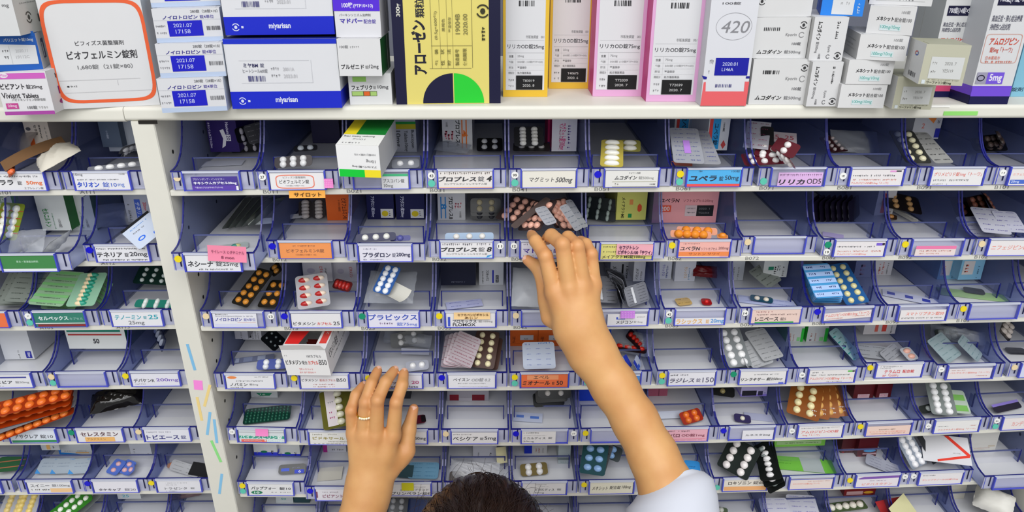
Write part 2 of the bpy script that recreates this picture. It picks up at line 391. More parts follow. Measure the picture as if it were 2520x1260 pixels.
# ------------------------------------------------------------------ drawers of the wide bay, row by row (card artwork in plate fractions)
K, G, N, RD, BL = '#26262a', '#8b8b8b', '#1c1c78', '#e0584a', '#2c49c4'
B_ = .022
tray('B', 1, 0, 'with purple card of white lettering', [('t', 'プロトンポンプ・インヒビター', .04, .1, .72, .26, '#d8d0ee'), ('t', 'ネキシウムカプセル20mg', .04, .36, .97, .6, '#f4f2fa', .03), ('r', 0, .64, 1, 1, '#5a3aa8'),
     ('t', '包装100カプセル(PTP10カプセル×10)', .06, .72, .66, .88, '#e6e0f4'), ('r', .95, .7, 1, 1, '#f0eef2')], '#3a1f8c', (.14, .27, .95, .96), 'ch')
tray('B', 1, 1, 'with orange-outlined white card', [('ring', .46, .52, .36, .42, .0011, '#ee7a5a', 0, 360, 40, 5), ('t', 'ビフィズス菌整腸剤', .24, .2, .66, .33, G), ('t', 'ビオフェルミン錠', .17, .4, .72, .64, K), ('t', '100錠(10錠×10)', .28, .7, .62, .82, '#a5a5a5')],
     '#eceae6', stick='w:27')
tray('B', 1, 2, 'with small white card topped by green stripe', [('r', 0, 0, 1, .17, '#37b878'), ('t', 'ブスコパン錠', .06, .34, .86, .6, K), ('t', '10mg', .08, .68, .42, .96, '#6a6a6a')], '#dfe0de', (.5, .2, .97, .96))
tray('B', 1, 3, 'with white card lettered black, orange foot line', [('g', .03, .05, .97, .2, '#9a8f86'), ('t', 'ブロプレス', .0, .3, .7, .6, '#1d1d1f', .035, 0, .15), ('t', '錠', .73, .3, .85, .6, '#55555a'), ('t', '4', .89, .28, .99, .6, '#1d1d1f', .03, 0, .2),
     ('t', 'カンデサルタン シレキセチル錠', .1, .67, .9, .8, '#8a8a86'), ('r', 0, .93, 1, 1, '#eeb68e')], '#eae5dc', (.02, .1, .98, .97), 'w:43 tl')
tray('B', 1, 4, 'with handwritten cream card', [('t', 'マグミット', .13, .36, .6, .66, K, 0, 0, .1), ('t', '500mg', .62, .38, .95, .78, K, .005, 0, .35)], '#e9e6d6', stick='w:99 tl')
tray('B', 1, 5, 'with ruled white card of slanted black lettering', [('t', 'キョウリン製薬', .44, .08, .66, .2, '#6c6c68'), ('t', 'ムコダイン', .17, .3, .6, .56, '#222', .02, 0, .25), ('t', '錠500mg', .63, .34, .92, .56, '#8b8b88'),
     ('r', .13, .66, .97, .69, '#a2a07c'), ('t', '100錠', .85, .78, .96, .88, '#555'), ('g', .13, .76, .26, .9, '#c5c3b8'), ('r', .13, .96, .97, .985, '#a2a07c')], '#e6e5dc', stick='b')
tray('B', 1, 6, 'with bright blue card and red foot', [('t', '100錠', .82, .02, .98, .16, '#24506e'), ('g', .2, .04, .27, .14, '#24506e'), ('t', 'ユベラ', .03, .34, .56, .68, '#1d2638', .03, 0, .12), ('t', '錠', .6, .38, .68, .66, '#1d2638'), ('t', '50mg', .71, .34, .97, .68, '#1d2638'),
     ('r', 0, .84, 1, 1, '#e8504e')], '#46b2e8', (.02, .1, .98, .97), 'y tl')
tray('B', 1, 7, 'with lilac card of bold black lettering', [('g', .03, .1, .97, .28, '#b58ab8'), ('t', 'リリカ', .02, .5, .62, .9, '#241c28', .03, 0, .15), ('t', 'OD5', .66, .46, .98, .84, '#3a303c')], '#e2b8e4', (.14, .26, .95, .96), 'tl')
tray('B', 1, 8, 'with white card of two faint red lines', [('g', .03, .32, .85, .45, '#7d7d7d'), ('r', .74, .06, .86, .16, '#e59ad2'), ('r', .86, .06, .96, .14, '#2a2030'), ('g', .04, .58, .9, .7, '#f0a594'), ('t', 'アムロジピンOD錠2.5mg「トーワ」', .02, .76, .75, .92, '#e8806e', 0, 0, .15)], '#ebe6e2', stick='wi')
tray('B', 1, 9, 'with white card headed by red slanted lettering', [('t', 'グリメピリド錠1mg「トーワ」', .03, .18, .97, .46, '#e26650', 0, 0, .15), ('g', .04, .62, .74, .74, '#9b9b98'), ('g', .04, .88, .34, .97, '#b5b5b2')], '#ebe9e4')
tray('B', 1, 10, 'with white and blue card', [('t', 'ニフェジピンCR錠20mg「トーワ」', .04, .24, .98, .42, '#ee8a74'), ('r', .02, .66, 1, .92, '#3a66c8'), ('t', '20mg', .04, .7, .2, .88, '#dfe8f8')], '#ebe6e0', stick='w')
tray('B', 1, 11, 'with blank label holder')
tray('B', 2, 0, 'pulled out, white card under pink note', [('t', 'ネシーナ', .03, .34, .5, .72, '#26262a', .025, 0, .1), ('t', '錠25mg', .55, .36, .96, .72, '#3c3c40'), ('g', .22, .82, .86, .93, '#9a9a98')], '#e8e8e6', stick='y')
note('B', 2, 0, .43, -.55, 1.1, .26, '#ee8aa6', [('t', 'サイレース ヒダチニナル', .1, .25, .95, .48, '#7a3552'), ('t', '8 mon', .35, .62, .68, .82, '#7a3552')], tilt=.06)
tray('B', 2, 1, 'with plain orange card', [('g', .26, .14, .7, .25, '#b06a3a'), ('t', 'ビオフェルミンR錠', .13, .38, .86, .62, '#7c4526'), ('t', '100錠(10錠×10)', .3, .7, .7, .84, '#b06a3a')], '#f5984a', stick='b')
tray('B', 2, 2, 'with pale lilac card in navy lettering', [('g', .05, .14, .34, .24, '#9a98b0'), ('t', 'プラダロン', .06, .4, .6, .74, '#25254a', .03), ('t', '錠', .63, .44, .7, .72, '#4a4a66'), ('t', '200mg', .71, .42, .98, .74, '#25254a', .015), ('g', .06, .83, .46, .93, '#a5a3b8')], '#e5e3ea')
tray('B', 2, 3, 'with white card lettered black, pale blue foot', [('g', .03, .05, .97, .2, '#8d8a90'), ('t', 'ブロプレス', .0, .3, .7, .6, '#1d1d1f', .035, 0, .15), ('t', '錠', .73, .3, .85, .6, '#55555a'), ('t', '8', .89, .28, .99, .6, '#1d1d1f', .03, 0, .2),
     ('t', 'カンデサルタン シレキセチル錠', .1, .67, .9, .8, '#8a8a86'), ('r', 0, .93, 1, 1, '#a9cfe6'), ('poly', ((.88, 1), (.9, .84), (.98, .78), (1, .8), (.94, .9)), '#3a9ad8')], '#ebe9e6', (.02, .1, .98, .97), 'wr:11')
tray('B', 2, 4, 'with purple-lettered card behind the hand', [('g', .04, .06, .5, .18, '#9a8fae'), ('t', 'マドパー', .04, .36, .6, .68, '#4a2aa0', .03), ('t', '配合錠', .64, .4, .94, .68, '#4a2aa0'), ('t', 'レボドパ・ベンセラジド塩酸塩', .04, .8, .8, .94, G)], '#e9e6ec', stick='w:12')
tray('B', 2, 5, 'with yellow card and inked pink note', [('g', .04, .12, .34, .24, '#9c9a58'), ('g', .04, .44, .3, .56, '#9c9a58'), ('t', 'メイアクトMS錠100mg', .03, .7, .88, .95, '#2d2d22', .008)], '#e0d978', (.02, .1, .98, .97), '')
note('B', 2, 5, .3, .04, .98, .62, '#e8a8b4', [('t', 'セフジトレン', .06, .1, .6, .45, '#3a1240', .02), ('t', 'ピボキシル100「サワイ」', .04, .52, .98, .94, '#3a1240', .02)], tilt=.02)
tray('B', 2, 6, 'with salmon card over orange strip', [('g', .08, .08, .4, .18, '#a8716a'), ('t', 'ユベラN', .02, .3, .42, .56, '#2c1d22', .02, 0, .15), ('t', 'ソフトカプセル', .44, .36, .76, .54, '#8a5a58'), ('t', '200mg', .78, .32, .98, .54, '#7a4a4a'), ('r', 0, .64, 1, .9, '#f08a48'),
     ('t', 'サントン サワイ', .2, .68, .82, .86, '#9a4a22', .005), ('r', 0, .9, .82, 1, '#f2cdae')], '#f4b6a8', (.02, .1, .98, .98), 'y')
tray('B', 2, 7, 'with empty label holder, cream dot', stick='c')
tray('B', 2, 8, 'with white card of grey and red print', [('g', .03, .3, .8, .42, '#77777a'), ('r', .82, .1, .94, .28, '#7a5ad0'), ('r', .94, .1, .99, .26, '#2a2030'), ('g', .05, .6, .95, .72, '#f0a090'), ('t', 'アムロジピンOD錠5mg', .05, .78, .65, .92, '#f09a88', 0, 0, .1)], '#ebe6e2', stick='g wl:19')
tray('B', 2, 9, 'with small pale card topped by pink band', [('r', 0, 0, 1, .3, '#f07aa8'), ('g', .1, .42, .9, .6, '#f0a090'), ('g', .1, .7, .6, .84, '#f0b5a5')], '#ecdcd4', (.1, .4, .88, .96), 'y')
tray('B', 2, 10, 'with white card of loose red lettering', [('t', 'ニフェジピンL錠20', .04, .3, .98, .62, '#ee8a74', 0, 0, .15)], '#ebe6e2', stick='c')
tray('B', 2, 11, 'with pale blank card', [], '#e6e4e0')
tray('B', 3, 0, 'with white card in navy lettering, cream dot', [('g', .06, .03, .36, .13, G), ('g', .04, .16, .95, .24, '#a8a8b0'), ('t', 'ノイロトロピン', .05, .3, .66, .54, '#2a2a9a', .02, 0, .12), ('t', '錠4単位', .7, .32, .97, .54, '#7a7ac0'), ('r', .55, .62, .97, .64, '#d8a090'), ('r', .03, .74, .97, .96, '#d5d8ec')],
     '#e7e7e9', (.03, .12, .86, .96), 'c wr:13')
tray('B', 3, 1, 'with white card of black, then red lettering', [('t', 'ビタメシン', .03, .58, .48, .84, '#26262a', .012), ('t', 'カプセル', .51, .6, .81, .83, '#d8402e', .012), ('t', '25', .84, .56, .97, .83, '#3a3a40')], '#e8e7e4', (.03, .14, .975, .96), 'b')
tray('B', 3, 2, 'with large bold blue lettering', [('t', 'プラビックス', .0, .1, .98, .52, '#2448b4', .02), ('t', '錠75mg', .56, .64, .97, .92, '#4a6ac8'), ('g', .2, .66, .54, .84, '#c0b0d0')], '#e6e4ee', (.02, .08, .98, .97), 'g')
tray('B', 3, 3, 'with black-lettered card under peach note', [('r', .03, .26, .08, .94, '#2448c4'), ('t', 'フロモックス', .13, .46, .62, .7, '#26262a', .015), ('t', '錠100mg', .66, .5, .95, .7, '#8a8a88'), ('t', 'FLOMOX', .13, .72, .6, .93, '#26262a', .015)], '#e9e7e4', stick='y')
note('B', 3, 3, .18, .04, .88, .42, '#ecc890', [('t', 'セフカペンピボキシル', .1, .08, .96, .48, '#5a3a1c', .01), ('t', 'あじン', .3, .56, .66, .92, '#5a3a1c', .01)])
tray('B', 3, 4, 'half hidden by the wrist, empty holder', stick='c')
tray('B', 3, 5, 'with purple-dotted note over its card', [('t', 'メジコン', .24, .56, .66, .84, '#2a2a2e', .02), ('t', '錠15mg', .68, .6, .9, .8, G), ('r', .24, .25, .28, .46, BL), ('r', .28, .4, .46, .46, BL), ('r', 0, 0, .02, 1, '#28386a'), ('g', .75, .22, .95, .32, '#b9b9b9')], '#e8e7e6', (.18, .26, .97, .96))
note('B', 3, 5, .44, .02, .72, .44, '#c884dc', dots='#d9a4e8')
tray('B', 3, 6, 'with yellow and blue lettering on low card', [('t', 'ラシックス', .02, .1, .56, .9, '#eab04a', .015), ('t', '錠', .63, .2, .7, .84, '#eab04a'), ('t', '20mg', .73, .14, 1, .88, '#3f92d8', .01)], '#e9e8e8', (.02, .56, .98, .96), 'w:42 tl')
tray('B', 3, 7, 'with peach card underlined in green', [('g', .08, .14, .42, .26, '#c07a78'), ('g', .1, .34, .94, .46, '#b89a90'), ('t', 'レニベース', .08, .56, .56, .84, '#2b2020', .02), ('t', '錠5', .6, .6, .72, .82, '#7a6a66'), ('r', .08, .9, .88, 1, '#36a850')], '#ecd0c0', (.02, .08, .985, .93), 'w:14')
tray('B', 3, 8, 'with tilted red-lettered card, blue dot', [('t', 'アムロジピンOD錠2.5mg「トーワ」', .02, .12, .98, .6, '#e66a58', 0, 0, .12), ('g', .05, .74, .4, .9, '#f0a090'), ('g', .6, .6, .96, .76, '#f0a090')], '#ece2da', (.04, .42, .97, .86, -.075), 'b')
tray('B', 3, 9, 'with red lettering above a grey line', [('t', 'スマトリプタン錠50', .12, .18, .96, .5, '#ee7a62', 0, 0, .12), ('g', .04, .68, .94, .82, '#8a8a88')], '#eae5e0', (.06, .3, .97, .96))
tray('B', 3, 10, 'with empty holder, yellow dot', stick='y')
tray('B', 3, 11, 'with plain white card', [], '#e4e4e4')
tray('B', 4, 0, 'with white card marked by small orange flame', [('e', .13, .14, .1, .1, '#ee8a3a'), ('g', .6, .06, .9, .16, '#a8a8a8'), ('g', .18, .36, .8, .47, '#8a8a8c'), ('t', 'ノバミン', .07, .56, .44, .8, '#2c2c30', .012), ('t', '錠5mg', .48, .6, .66, .78, '#77777a'), ('g', .07, .88, .34, .96, G)], '#e8e8e6')
tray('B', 4, 1, 'with white card below the opened carton', [('t', 'ビタメシン', .02, .22, .36, .44, '#2c2c30', .01), ('t', '配合カプセル', .4, .26, .74, .44, '#c0584c'), ('t', 'B50', .76, .2, .96, .46, '#4a4a4e'), ('g', .25, .62, .72, .74, '#e8b8b4'), ('g', .25, .8, .72, .92, '#e8b8b4')], '#e8e7e5', stick='y')
tray('B', 4, 2, 'with card touched by the ringed hand', [('t', 'パリエット', .04, .42, .56, .68, '#3a2a4a', .02), ('t', '錠', .62, .44, .72, .66, '#3a2a4a'), ('t', '20', .78, .4, .94, .66, '#b04a7a', .01), ('t', 'Pariet Tablets', .1, .78, .92, .95, '#4a4a66', .01)], '#e4e3e8', stick='y')
tray('B', 4, 3, 'with white card of fine serif lettering', [('t', 'ベイスン', .1, .22, .46, .46, '#2e2e32', .012, 0, .15), ('t', 'OD錠 0.2', .5, .22, .9, .5, '#7c7c7e', 0, 0, .2), ('g', .2, .6, .8, .7, '#b5b5b5'), ('g', .2, .86, .85, .93, '#c5c5c5')], '#e8e8e8', stick='b')
tray('B', 4, 4, 'with vivid orange card, yellow dot', [('r', .12, .04, .8, .4, '#f29a62'), ('t', 'エペル', .26, .08, .6, .34, '#3a2216', 0, 0, .1), ('t', 'ミオナール', .02, .48, .62, .82, '#3a1c10', .02, 0, .12), ('t', '錠', .66, .56, .72, .8, '#5c2c16'), ('t', '50', .76, .48, .9, .82, '#3a1c10', .01), ('r', 0, .9, 1, 1, '#d8642c')], '#ee6a26', stick='y tl')
tray('B', 4, 5, 'with red and blue card beside the arm', [('r', .5, .1, 1, .62, '#3f8ad8'), ('t', '100錠', .68, .26, .9, .46, '#e8f0fa'), ('poly', ((.55, .8), (1, .72), (1, .9), (.6, .9)), '#c8303a')], '#e8e8ea', (.02, .2, .97, .96), 'tl')
tray('B', 4, 6, 'with white card lettered grey-purple, yellow dot', [('g', .02, .12, .42, .26, '#55555a'), ('t', 'ラジレス', .02, .42, .56, .78, '#4a4660', .02, 0, .2), ('t', '錠', .6, .44, .7, .76, '#6a6680'), ('t', '150', .74, .4, .99, .78, '#5a5670')], '#e8e7e9', stick='y tl')
tray('B', 4, 7, 'with slanted black lettering, green dot', [('g', .3, .2, .85, .3, '#a5a5a5'), ('t', 'リンラキサー', .02, .5, .55, .74, '#222', .02, 0, .25), ('t', '錠250mg', .58, .48, .94, .76, '#3a3a3a', .01, 0, .25), ('r', .86, .86, .97, 1, '#6a78d0')], '#e9e7e2', stick='g')
tray('B', 4, 8, 'with red lettering under grey line, green mark', [('g', .06, .14, .3, .26, '#9a9a98'), ('g', .03, .34, .9, .46, '#8d8d8a'), ('r', .84, .06, .94, .18, '#58b848'), ('r', .94, .06, .99, .18, '#2a2a2a'), ('t', 'アムロジピンOD錠5mg「トーワ」', .02, .56, .97, .8, '#ee7a68', 0, 0, .12), ('g', .4, .88, .75, .96, '#9a9a98')], '#eae6e0', stick='wi')
tray('B', 4, 9, 'with bold red lettering on white card', [('g', .06, .1, .55, .2, '#9a9a98'), ('g', .06, .24, .3, .32, '#b5b5b2'), ('t', 'テラムロ', .17, .4, .52, .68, '#d84848', .012), ('t', '配合錠', .58, .4, .84, .66, '#d84848', .01), ('t', 'BP「DSEP」', .15, .74, .5, .94, '#e07070')], '#e9e6e4', stick='y')
tray('B', 4, 10, 'with faint red line on pinkish card', [('g', .06, .12, .38, .22, '#f0b5a8'), ('t', 'バルサルタン錠80mg「トーワ」', .04, .32, .96, .52, '#f0988a', 0, 0, .12), ('g', .65, .68, .92, .8, '#f0a59a')], '#ebe2de', (.04, .26, .95, .94), 'w')
tray('B', 4, 11, 'with blank card, cream dot', [], '#d8dcec', stick='c')
tray('B', 5, 0, 'with teal-banded card under small pink note', [('r', 0, .12, 1, .2, '#b8bcbc'), ('r', 0, .46, 1, .68, '#2aa184'), ('t', 'バイアスピリン錠', .02, .42, .96, .7, '#eefaf4', .01), ('r', .04, .76, .6, 1, '#ee6a56'), ('g', .1, .82, .5, .92, '#f8d8d0'), ('t', '100mg', .56, .72, .96, .98, '#dff2ea', .01), ('r', .58, .98, .98, 1, '#2aa184')], '#d9e0de', (.04, .14, .97, .97), 'w')
note('B', 5, 0, .4, -.02, .66, .44, '#f088c4')
tray('B', 5, 1, 'with olive-lettered white card', [('g', .06, .12, .28, .24, '#a8a48a'), ('g', .4, .1, .6, .2, '#a8a48a'), ('t', 'ピドキサール', .06, .34, .76, .6, '#9a8c2a', .015), ('t', '錠', .8, .4, .9, .6, '#9a8c2a'), ('g', .4, .7, .9, .8, '#a0a09a'), ('b', .08, .88, .9, .96, '#b5b5ae', 9)], '#e6e5dc')
tray('B', 5, 2, 'with white card half behind the ringed hand', [('t', 'ビソルボン', .04, .42, .6, .76, '#2c2c30', .015), ('t', '50mg', .74, .42, .98, .74, '#3c3c42', .01)], '#e6e6e4')
tray('B', 5, 3, 'with large black lettering, cream dot', [('g', .03, .12, .45, .22, '#8f8b88'), ('t', 'ベシケア', .02, .34, .58, .72, '#2a2a2e', .012), ('t', '錠', .62, .42, .7, .68, '#55555a'), ('t', '5mg', .72, .34, .98, .72, '#3c3c42', .008)], '#e8e6e2', (.02, .18, .98, .97), 'c')
tray('B', 5, 4, 'with short white card, blue dot', [('g', .04, .08, .5, .2, '#77777a'), ('g', .06, .32, .72, .38, '#b8b8b8'), ('t', 'ミカルディス', .04, .46, .7, .66, '#3c3c40'), ('t', '錠', .78, .46, .9, .64, '#77777a'), ('t', '20mg', .04, .76, .36, .92, '#77777a')], '#e8e5e0', (.02, .1, .74, .96), 'b wr')
tray('B', 5, 5, 'with empty holder behind the forearm', stick='y')
tray('B', 5, 6, 'with pink card beside the forearm', [('g', .04, .12, .6, .24, '#8a5a66'), ('t', 'リバロ', .06, .36, .38, .66, '#7a2a40', .02), ('t', 'OD錠1mg', .42, .38, .94, .66, '#8a3a4e', .008), ('r', .03, .78, .97, .8, '#e87a90'), ('g', .05, .86, .9, .93, '#e895a5')], '#f2b4c0', (.02, .08, .98, .97))
tray('B', 5, 7, 'with small white card, blue dot', [('t', 'ルネスタ2mg', .1, .4, .9, .64, '#3a3a40', .01)], '#ebe9ea', (.3, .3, .97, .96), 'b')
tray('B', 5, 8, 'with two lines of red lettering', [('g', .05, .12, .7, .22, '#9a9a98'), ('g', .72, .1, .95, .18, '#b5b5b2'), ('t', 'アムロジピンOD錠', .06, .36, .92, .6, '#e2554a', 0, 0, .12), ('t', '5mg「トーワ」', .1, .68, .5, .84, '#e2554a')], '#ebe7e2', stick='wi')
tray('B', 5, 9, 'with peach card of faint print, yellow dot', [('g', .2, .3, .66, .42, '#8a6a5a'), ('t', 'オルメサルタンOD錠20mg', .06, .52, .9, .66, '#f09a80'), ('g', .1, .74, .9, .86, '#f0a890')], '#f0d2c0', (.03, .3, .975, .965), 'y')
tray('B', 5, 10, 'with white card, lone red line at foot', [('g', .05, .4, .3, .5, '#9a9a98'), ('g', .8, .42, .95, .5, '#e8a090'), ('t', 'テルミサルタン錠40mg「トーワ」', .08, .66, .95, .82, '#e88a7c', 0, 0, .12)], '#ebe9e2', stick='wi')
tray('B', 5, 11, 'with pale card, teal dot below white', [('t', 'カンデサルタン', .2, .3, .8, .7, '#f0948a')], '#ebe4de', stick='w tl')
tray('B', 6, 0, 'with white card bearing a green oval', [('t', 'バップフォー', .06, .22, .62, .5, '#2a2a2e', .02, 0, .12), ('t', '錠10', .7, .26, .96, .5, '#3c3c42', .01), ('e', .18, .74, .13, .15, '#157a52'), ('t', '10', .12, .65, .24, .83, '#e8f4ee', .02), ('g', .5, .68, .64, .78, '#a5a5a5'), ('g', .68, .68, .95, .78, '#b5b5b5')], '#e6e6e2', stick='y tl')
tray('B', 6, 1, 'with plum lettering, blue dot', [('r', .0, .2, .03, .75, '#8a2a5a'), ('g', .14, .2, .5, .32, '#b5a8b0'), ('t', 'ビビアント', .14, .46, .6, .74, '#8a3a5e', .01), ('t', '錠20mg', .66, .5, .97, .72, '#5a4a52')], '#e8e5e8', stick='b')
tray('B', 6, 2, 'with black lettering and a yellow note', [('g', .6, .2, .9, .3, '#a5a5a5'), ('t', 'メトクロプラミド', .3, .38, .96, .58, '#4a4a4a'), ('t', 'プリンペラン', .1, .66, .8, .94, '#2a2a2e', .01), ('t', '錠5', .82, .68, .98, .94, '#3c3c42')], '#e8e7e4')
note('B', 6, 2, .36, -.06, .62, .46, '#cdc820')
tray('B', 6, 3, 'just above the dark hair', [], '#dcdce0')
tray('B', 6, 4, 'with white card beside the dark hair', [('g', .3, .1, .55, .2, G), ('g', .35, .28, .6, .36, '#b5b5b5'), ('t', 'ミカルディス', .28, .48, .74, .68, '#3c3c40'), ('t', '錠', .8, .48, .9, .66, '#77777a'), ('t', '40mg', .28, .78, .5, .92, '#77777a')], '#e4e2de', (.02, .08, .97, .96))
tray('B', 6, 5, 'with cream card in handwriting, yellow dot', [('t', 'メネシット', .05, .34, .42, .68, '#3a3226', 0, 0, .3), ('t', '配合錠', .46, .3, .72, .62, '#3a3226', 0, 0, .2), ('t', '100mg', .74, .3, .96, .62, '#3a3226', 0, 0, .3)], '#eae5cc', (.02, .1, .97, .96), 'y')
tray('B', 6, 6, 'behind the forearm and sleeve', [], '#e4e4e8')
tray('B', 6, 7, 'with black lettering over orange strip', [('t', 'ロキソニン', .1, .14, .64, .44, '#3a3026', .012), ('t', '錠60', .68, .16, .94, .44, '#5a5046'), ('r', .02, .6, 1, .94, '#f2b070')], '#ece4d2', (.02, .1, .98, .97), 'tl')
tray('B', 6, 8, 'with peach-printed card, no dot', [('r', 0, .02, 1, .1, '#4a58b0'), ('t', 'ロスバスタチンOD錠2.5mg「トーワ」', .06, .42, .7, .58, '#f0947e', 0, 0, .12), ('g', .4, .22, .95, .32, '#f0b5a5')], '#ebdcd2', (.03, .16, .97, .96))
tray('B', 6, 9, 'with purple-banded card, yellow dot', [('poly', ((.02, .2), (.06, .28), (1, .22), (1, .02), (.16, .06)), '#7a48a8'), ('g', .3, .4, .7, .5, '#c8b8d0'), ('t', 'ピタバスタチン', .14, .64, .86, .84, '#f09a8a', 0, 0, .12)], '#ebe4e4', stick='yi wr')
tray('B', 6, 10, 'with one red line, white dot', [('g', .05, .1, .35, .22, '#8a8a8c'), ('t', 'ランソプラゾールOD錠15mg', .06, .48, .92, .66, '#f0887c', 0, 0, .12)], '#ebe7e4', stick='w')
tray('B', 6, 11, 'jutting out, holder empty')
for c in range(12): tray('B', 7, c, 'cut by the photo foot', [], '#e4e4e4')
# narrow bay
tray('A', 1, -1, 'with blue-lettered white card', [('t', '10mg', .01, .03, .17, .2, '#55555a'), ('t', '100錠', .84, .03, .95, .13, G), ('g', .05, .36, .82, .44, '#66666a'), ('t', 'タリオン', .03, .52, .44, .84, '#2a50c8', .03), ('t', '錠10', .5, .54, .76, .84, '#4a68c8'), ('t', 'mg', .78, .64, .9, .86, '#6a86d0'), ('g', .3, .94, .6, .99, K)], '#e9e9ea', (.02, .08, .975, .96))
tray('A', 1, -2, 'with black lettering and orange dose', [('g', .06, .1, .9, .22, '#6a6a6c'), ('t', 'セララ', .03, .36, .43, .66, '#1f1f22', .025), ('t', '錠', .5, .42, .58, .66, '#4a4a4e'), ('t', '50mg', .66, .42, .95, .7, '#e8702a', .01), ('t', 'エプレレノン錠', .6, .78, .95, .92, '#77777a')], '#e9e8e6', (.02, .1, .98, .97))
tray('A', 1, -3, 'with plain card, half in view', [], '#e6e6e6')
tray('A', 2, -1, 'with black lettering, blue dot', [('g', .02, .1, .96, .22, '#6a6a6c'), ('t', 'テネリア', .01, .36, .5, .7, '#222226', .022), ('t', '錠', .54, .4, .62, .68, '#3c3c42'), ('t', '20mg', .64, .36, .98, .72, '#3c3c42', .008), ('g', .1, .82, .97, .93, '#55555a')], '#e8e8e8', (.02, .1, .98, .97), 'b')
tray('A', 2, -2, 'pulled out, with deep green card', [('t', '胃炎・胃潰瘍治療剤', .28, .3, .68, .44, '#bfe4c4'), ('r', 0, .82, 1, 1, '#e8ece8')], '#2f8436', (.02, .1, .98, .97), 'b')
tray('A', 2, -3, 'with plain card, mostly out of view', [], '#e6e6e6')
tray('A', 3, -1, 'with turquoise lettering', [('t', 'テノーミン', .06, .22, .6, .54, '#22a2b0', .02, 0, .1), ('t', '錠', .64, .28, .71, .5, '#22a2b0'), ('t', '25', .74, .2, .94, .52, '#22a2b0', .01), ('t', '25mg', .32, .62, .64, .94, '#66666a')], '#e8e8e8', (.02, .1, .97, .97))
tray('A', 3, -2, 'with dark teal card underlined red', [('t', 'セルベックス', .08, .22, .68, .52, '#eef6f2', .025), ('t', 'カプセル', .7, .32, .97, .5, '#9ac8ba'), ('r', 0, .7, 1, .76, '#e6e2dc'), ('r', .04, .8, 1, .96, '#8a1f22')], '#0f7a62', (.02, .12, .98, .97), 'w tl')
tray('A', 3, -3, 'with bright orange card', [], '#f0702e', (.02, .1, .98, .97))
tray('A', 4, -1, 'with black and violet lettering, yellow dot', [('t', 'デパケンR', .04, .36, .48, .68, '#33333a', .012), ('t', '200mg', .52, .36, .99, .68, '#7a5ab8', .008), ('g', .06, .78, .3, .86, G)], '#e6e5e9', (.02, .16, .97, .97), 'y')
tray('A', 4, -2, 'with empty holder, cream and teal dots', stick='c tl')
tray('A', 4, -3, 'with white card under navy line', [('r', .02, .14, .92, .26, '#2a3192'), ('t', 'ジャヌビア', .02, .44, .6, .72, '#33333a', .018), ('t', '錠50mg', .66, .48, .95, .7, G), ('g', .1, .84, .4, .92, '#a5a5a5')], '#e8e8e8', divider=False)
tray('A', 5, -1, 'with bold navy lettering, cream dot', [('g', .04, .16, .6, .28, '#9a98a8'), ('t', 'トビエース', .03, .44, .76, .84, '#26267a', .022), ('t', '錠', .8, .5, .92, .82, '#55558a')], '#e6e6ea', stick='c')
tray('A', 5, -2, 'with brown lettering and orange strip', [('t', 'セレスタミン', .08, .16, .92, .52, '#5a2c34', .02), ('r', .16, .58, .82, .96, '#f4ba62'), ('t', 'プラデスミン', .2, .66, .62, .84, '#8a6226')], '#e9e7e4', (.02, .1, .97, .97), 'g')
tray('A', 5, -3, 'with green-footed card behind orange strips', [('t', 'アサクレア', .1, .3, .62, .64, '#3c3c42', .012), ('t', '錠10', .66, .32, .94, .64, '#4a4a50'), ('r', .02, .78, 1, .96, '#2c8a56')], '#dde4ea', (.02, .1, .98, .97))
tray('A', 6, -1, 'with thin grey lettering, yellow dot', [('g', .2, .14, .7, .22, '#b5b5b5'), ('g', .2, .32, .46, .4, '#b5b5b5'), ('t', 'トラゼンタ', .16, .56, .68, .78, '#66666c'), ('t', '錠', .76, .58, .86, .76, G), ('g', .18, .88, .44, .96, '#a5a5a5')], '#e6e5e6', stick='y')
tray('A', 6, -2, 'with dark lettering low on card, blue dot', [('t', 'タケキャブ', .1, .62, .62, .86, '#3c3440', .018), ('t', '錠20', .7, .62, .96, .86, '#77747c')], '#e9e7ea', stick='b')
tray('A', 6, -3, 'with grey lettering over peach strip', [('t', 'スイニー', .06, .18, .5, .46, '#5c5c60', .01), ('t', '錠100mg', .56, .18, .97, .46, '#77777a'), ('g', .06, .62, .48, .78, '#a09a90'), ('r', .5, .56, 1, .92, '#f2c890')], '#e8e8e6')
tray('A', 6, -4, 'with plain card, barely in view', [], '#e6e6e4')
for c in (-1, -2, -3, -4): tray('A', 7, c, 'cut by the photo foot', [], '#e4e4e4')
note('B', 1, 1, .98, .4, 1.14, .86, '#ee8ace', dots='#f4b4e0', name='dotted_tape')
o_ = note('B', 1, 1, .34, 1.0, .98, 1.36, '#eea84a', [('t', 'サイロット', .14, .2, .9, .84, '#4a3216', .012)], name='paper_slip')
# ------------------------------------------------------------------ cartons standing on the top shelf
def quv(Q):
    """photo pixel -> fractions of a face whose corners are seen at Q = TL, TR, BR, BL"""
    (ax, ay), (bx, by), (cx_, cy_), (dx_, dy_) = Q
    def f(x, y):
        u = v = .5
        for _ in range(12):
            px = ax * (1 - u) * (1 - v) + bx * u * (1 - v) + cx_ * u * v + dx_ * (1 - u) * v - x
            py = ay * (1 - u) * (1 - v) + by * u * (1 - v) + cy_ * u * v + dy_ * (1 - u) * v - y
            pu = (-ax * (1 - v) + bx * (1 - v) + cx_ * v - dx_ * v, -ay * (1 - v) + by * (1 - v) + cy_ * v - dy_ * v)
            pv = (-ax * (1 - u) - bx * u + cx_ * u + dx_ * (1 - u), -ay * (1 - u) - by * u + cy_ * u + dy_ * (1 - u))
            D = pu[0] * pv[1] - pv[0] * pu[1]
            u -= (px * pv[1] - pv[0] * py) / D; v -= (pu[0] * py - px * pu[1]) / D
        return u, v
    return f
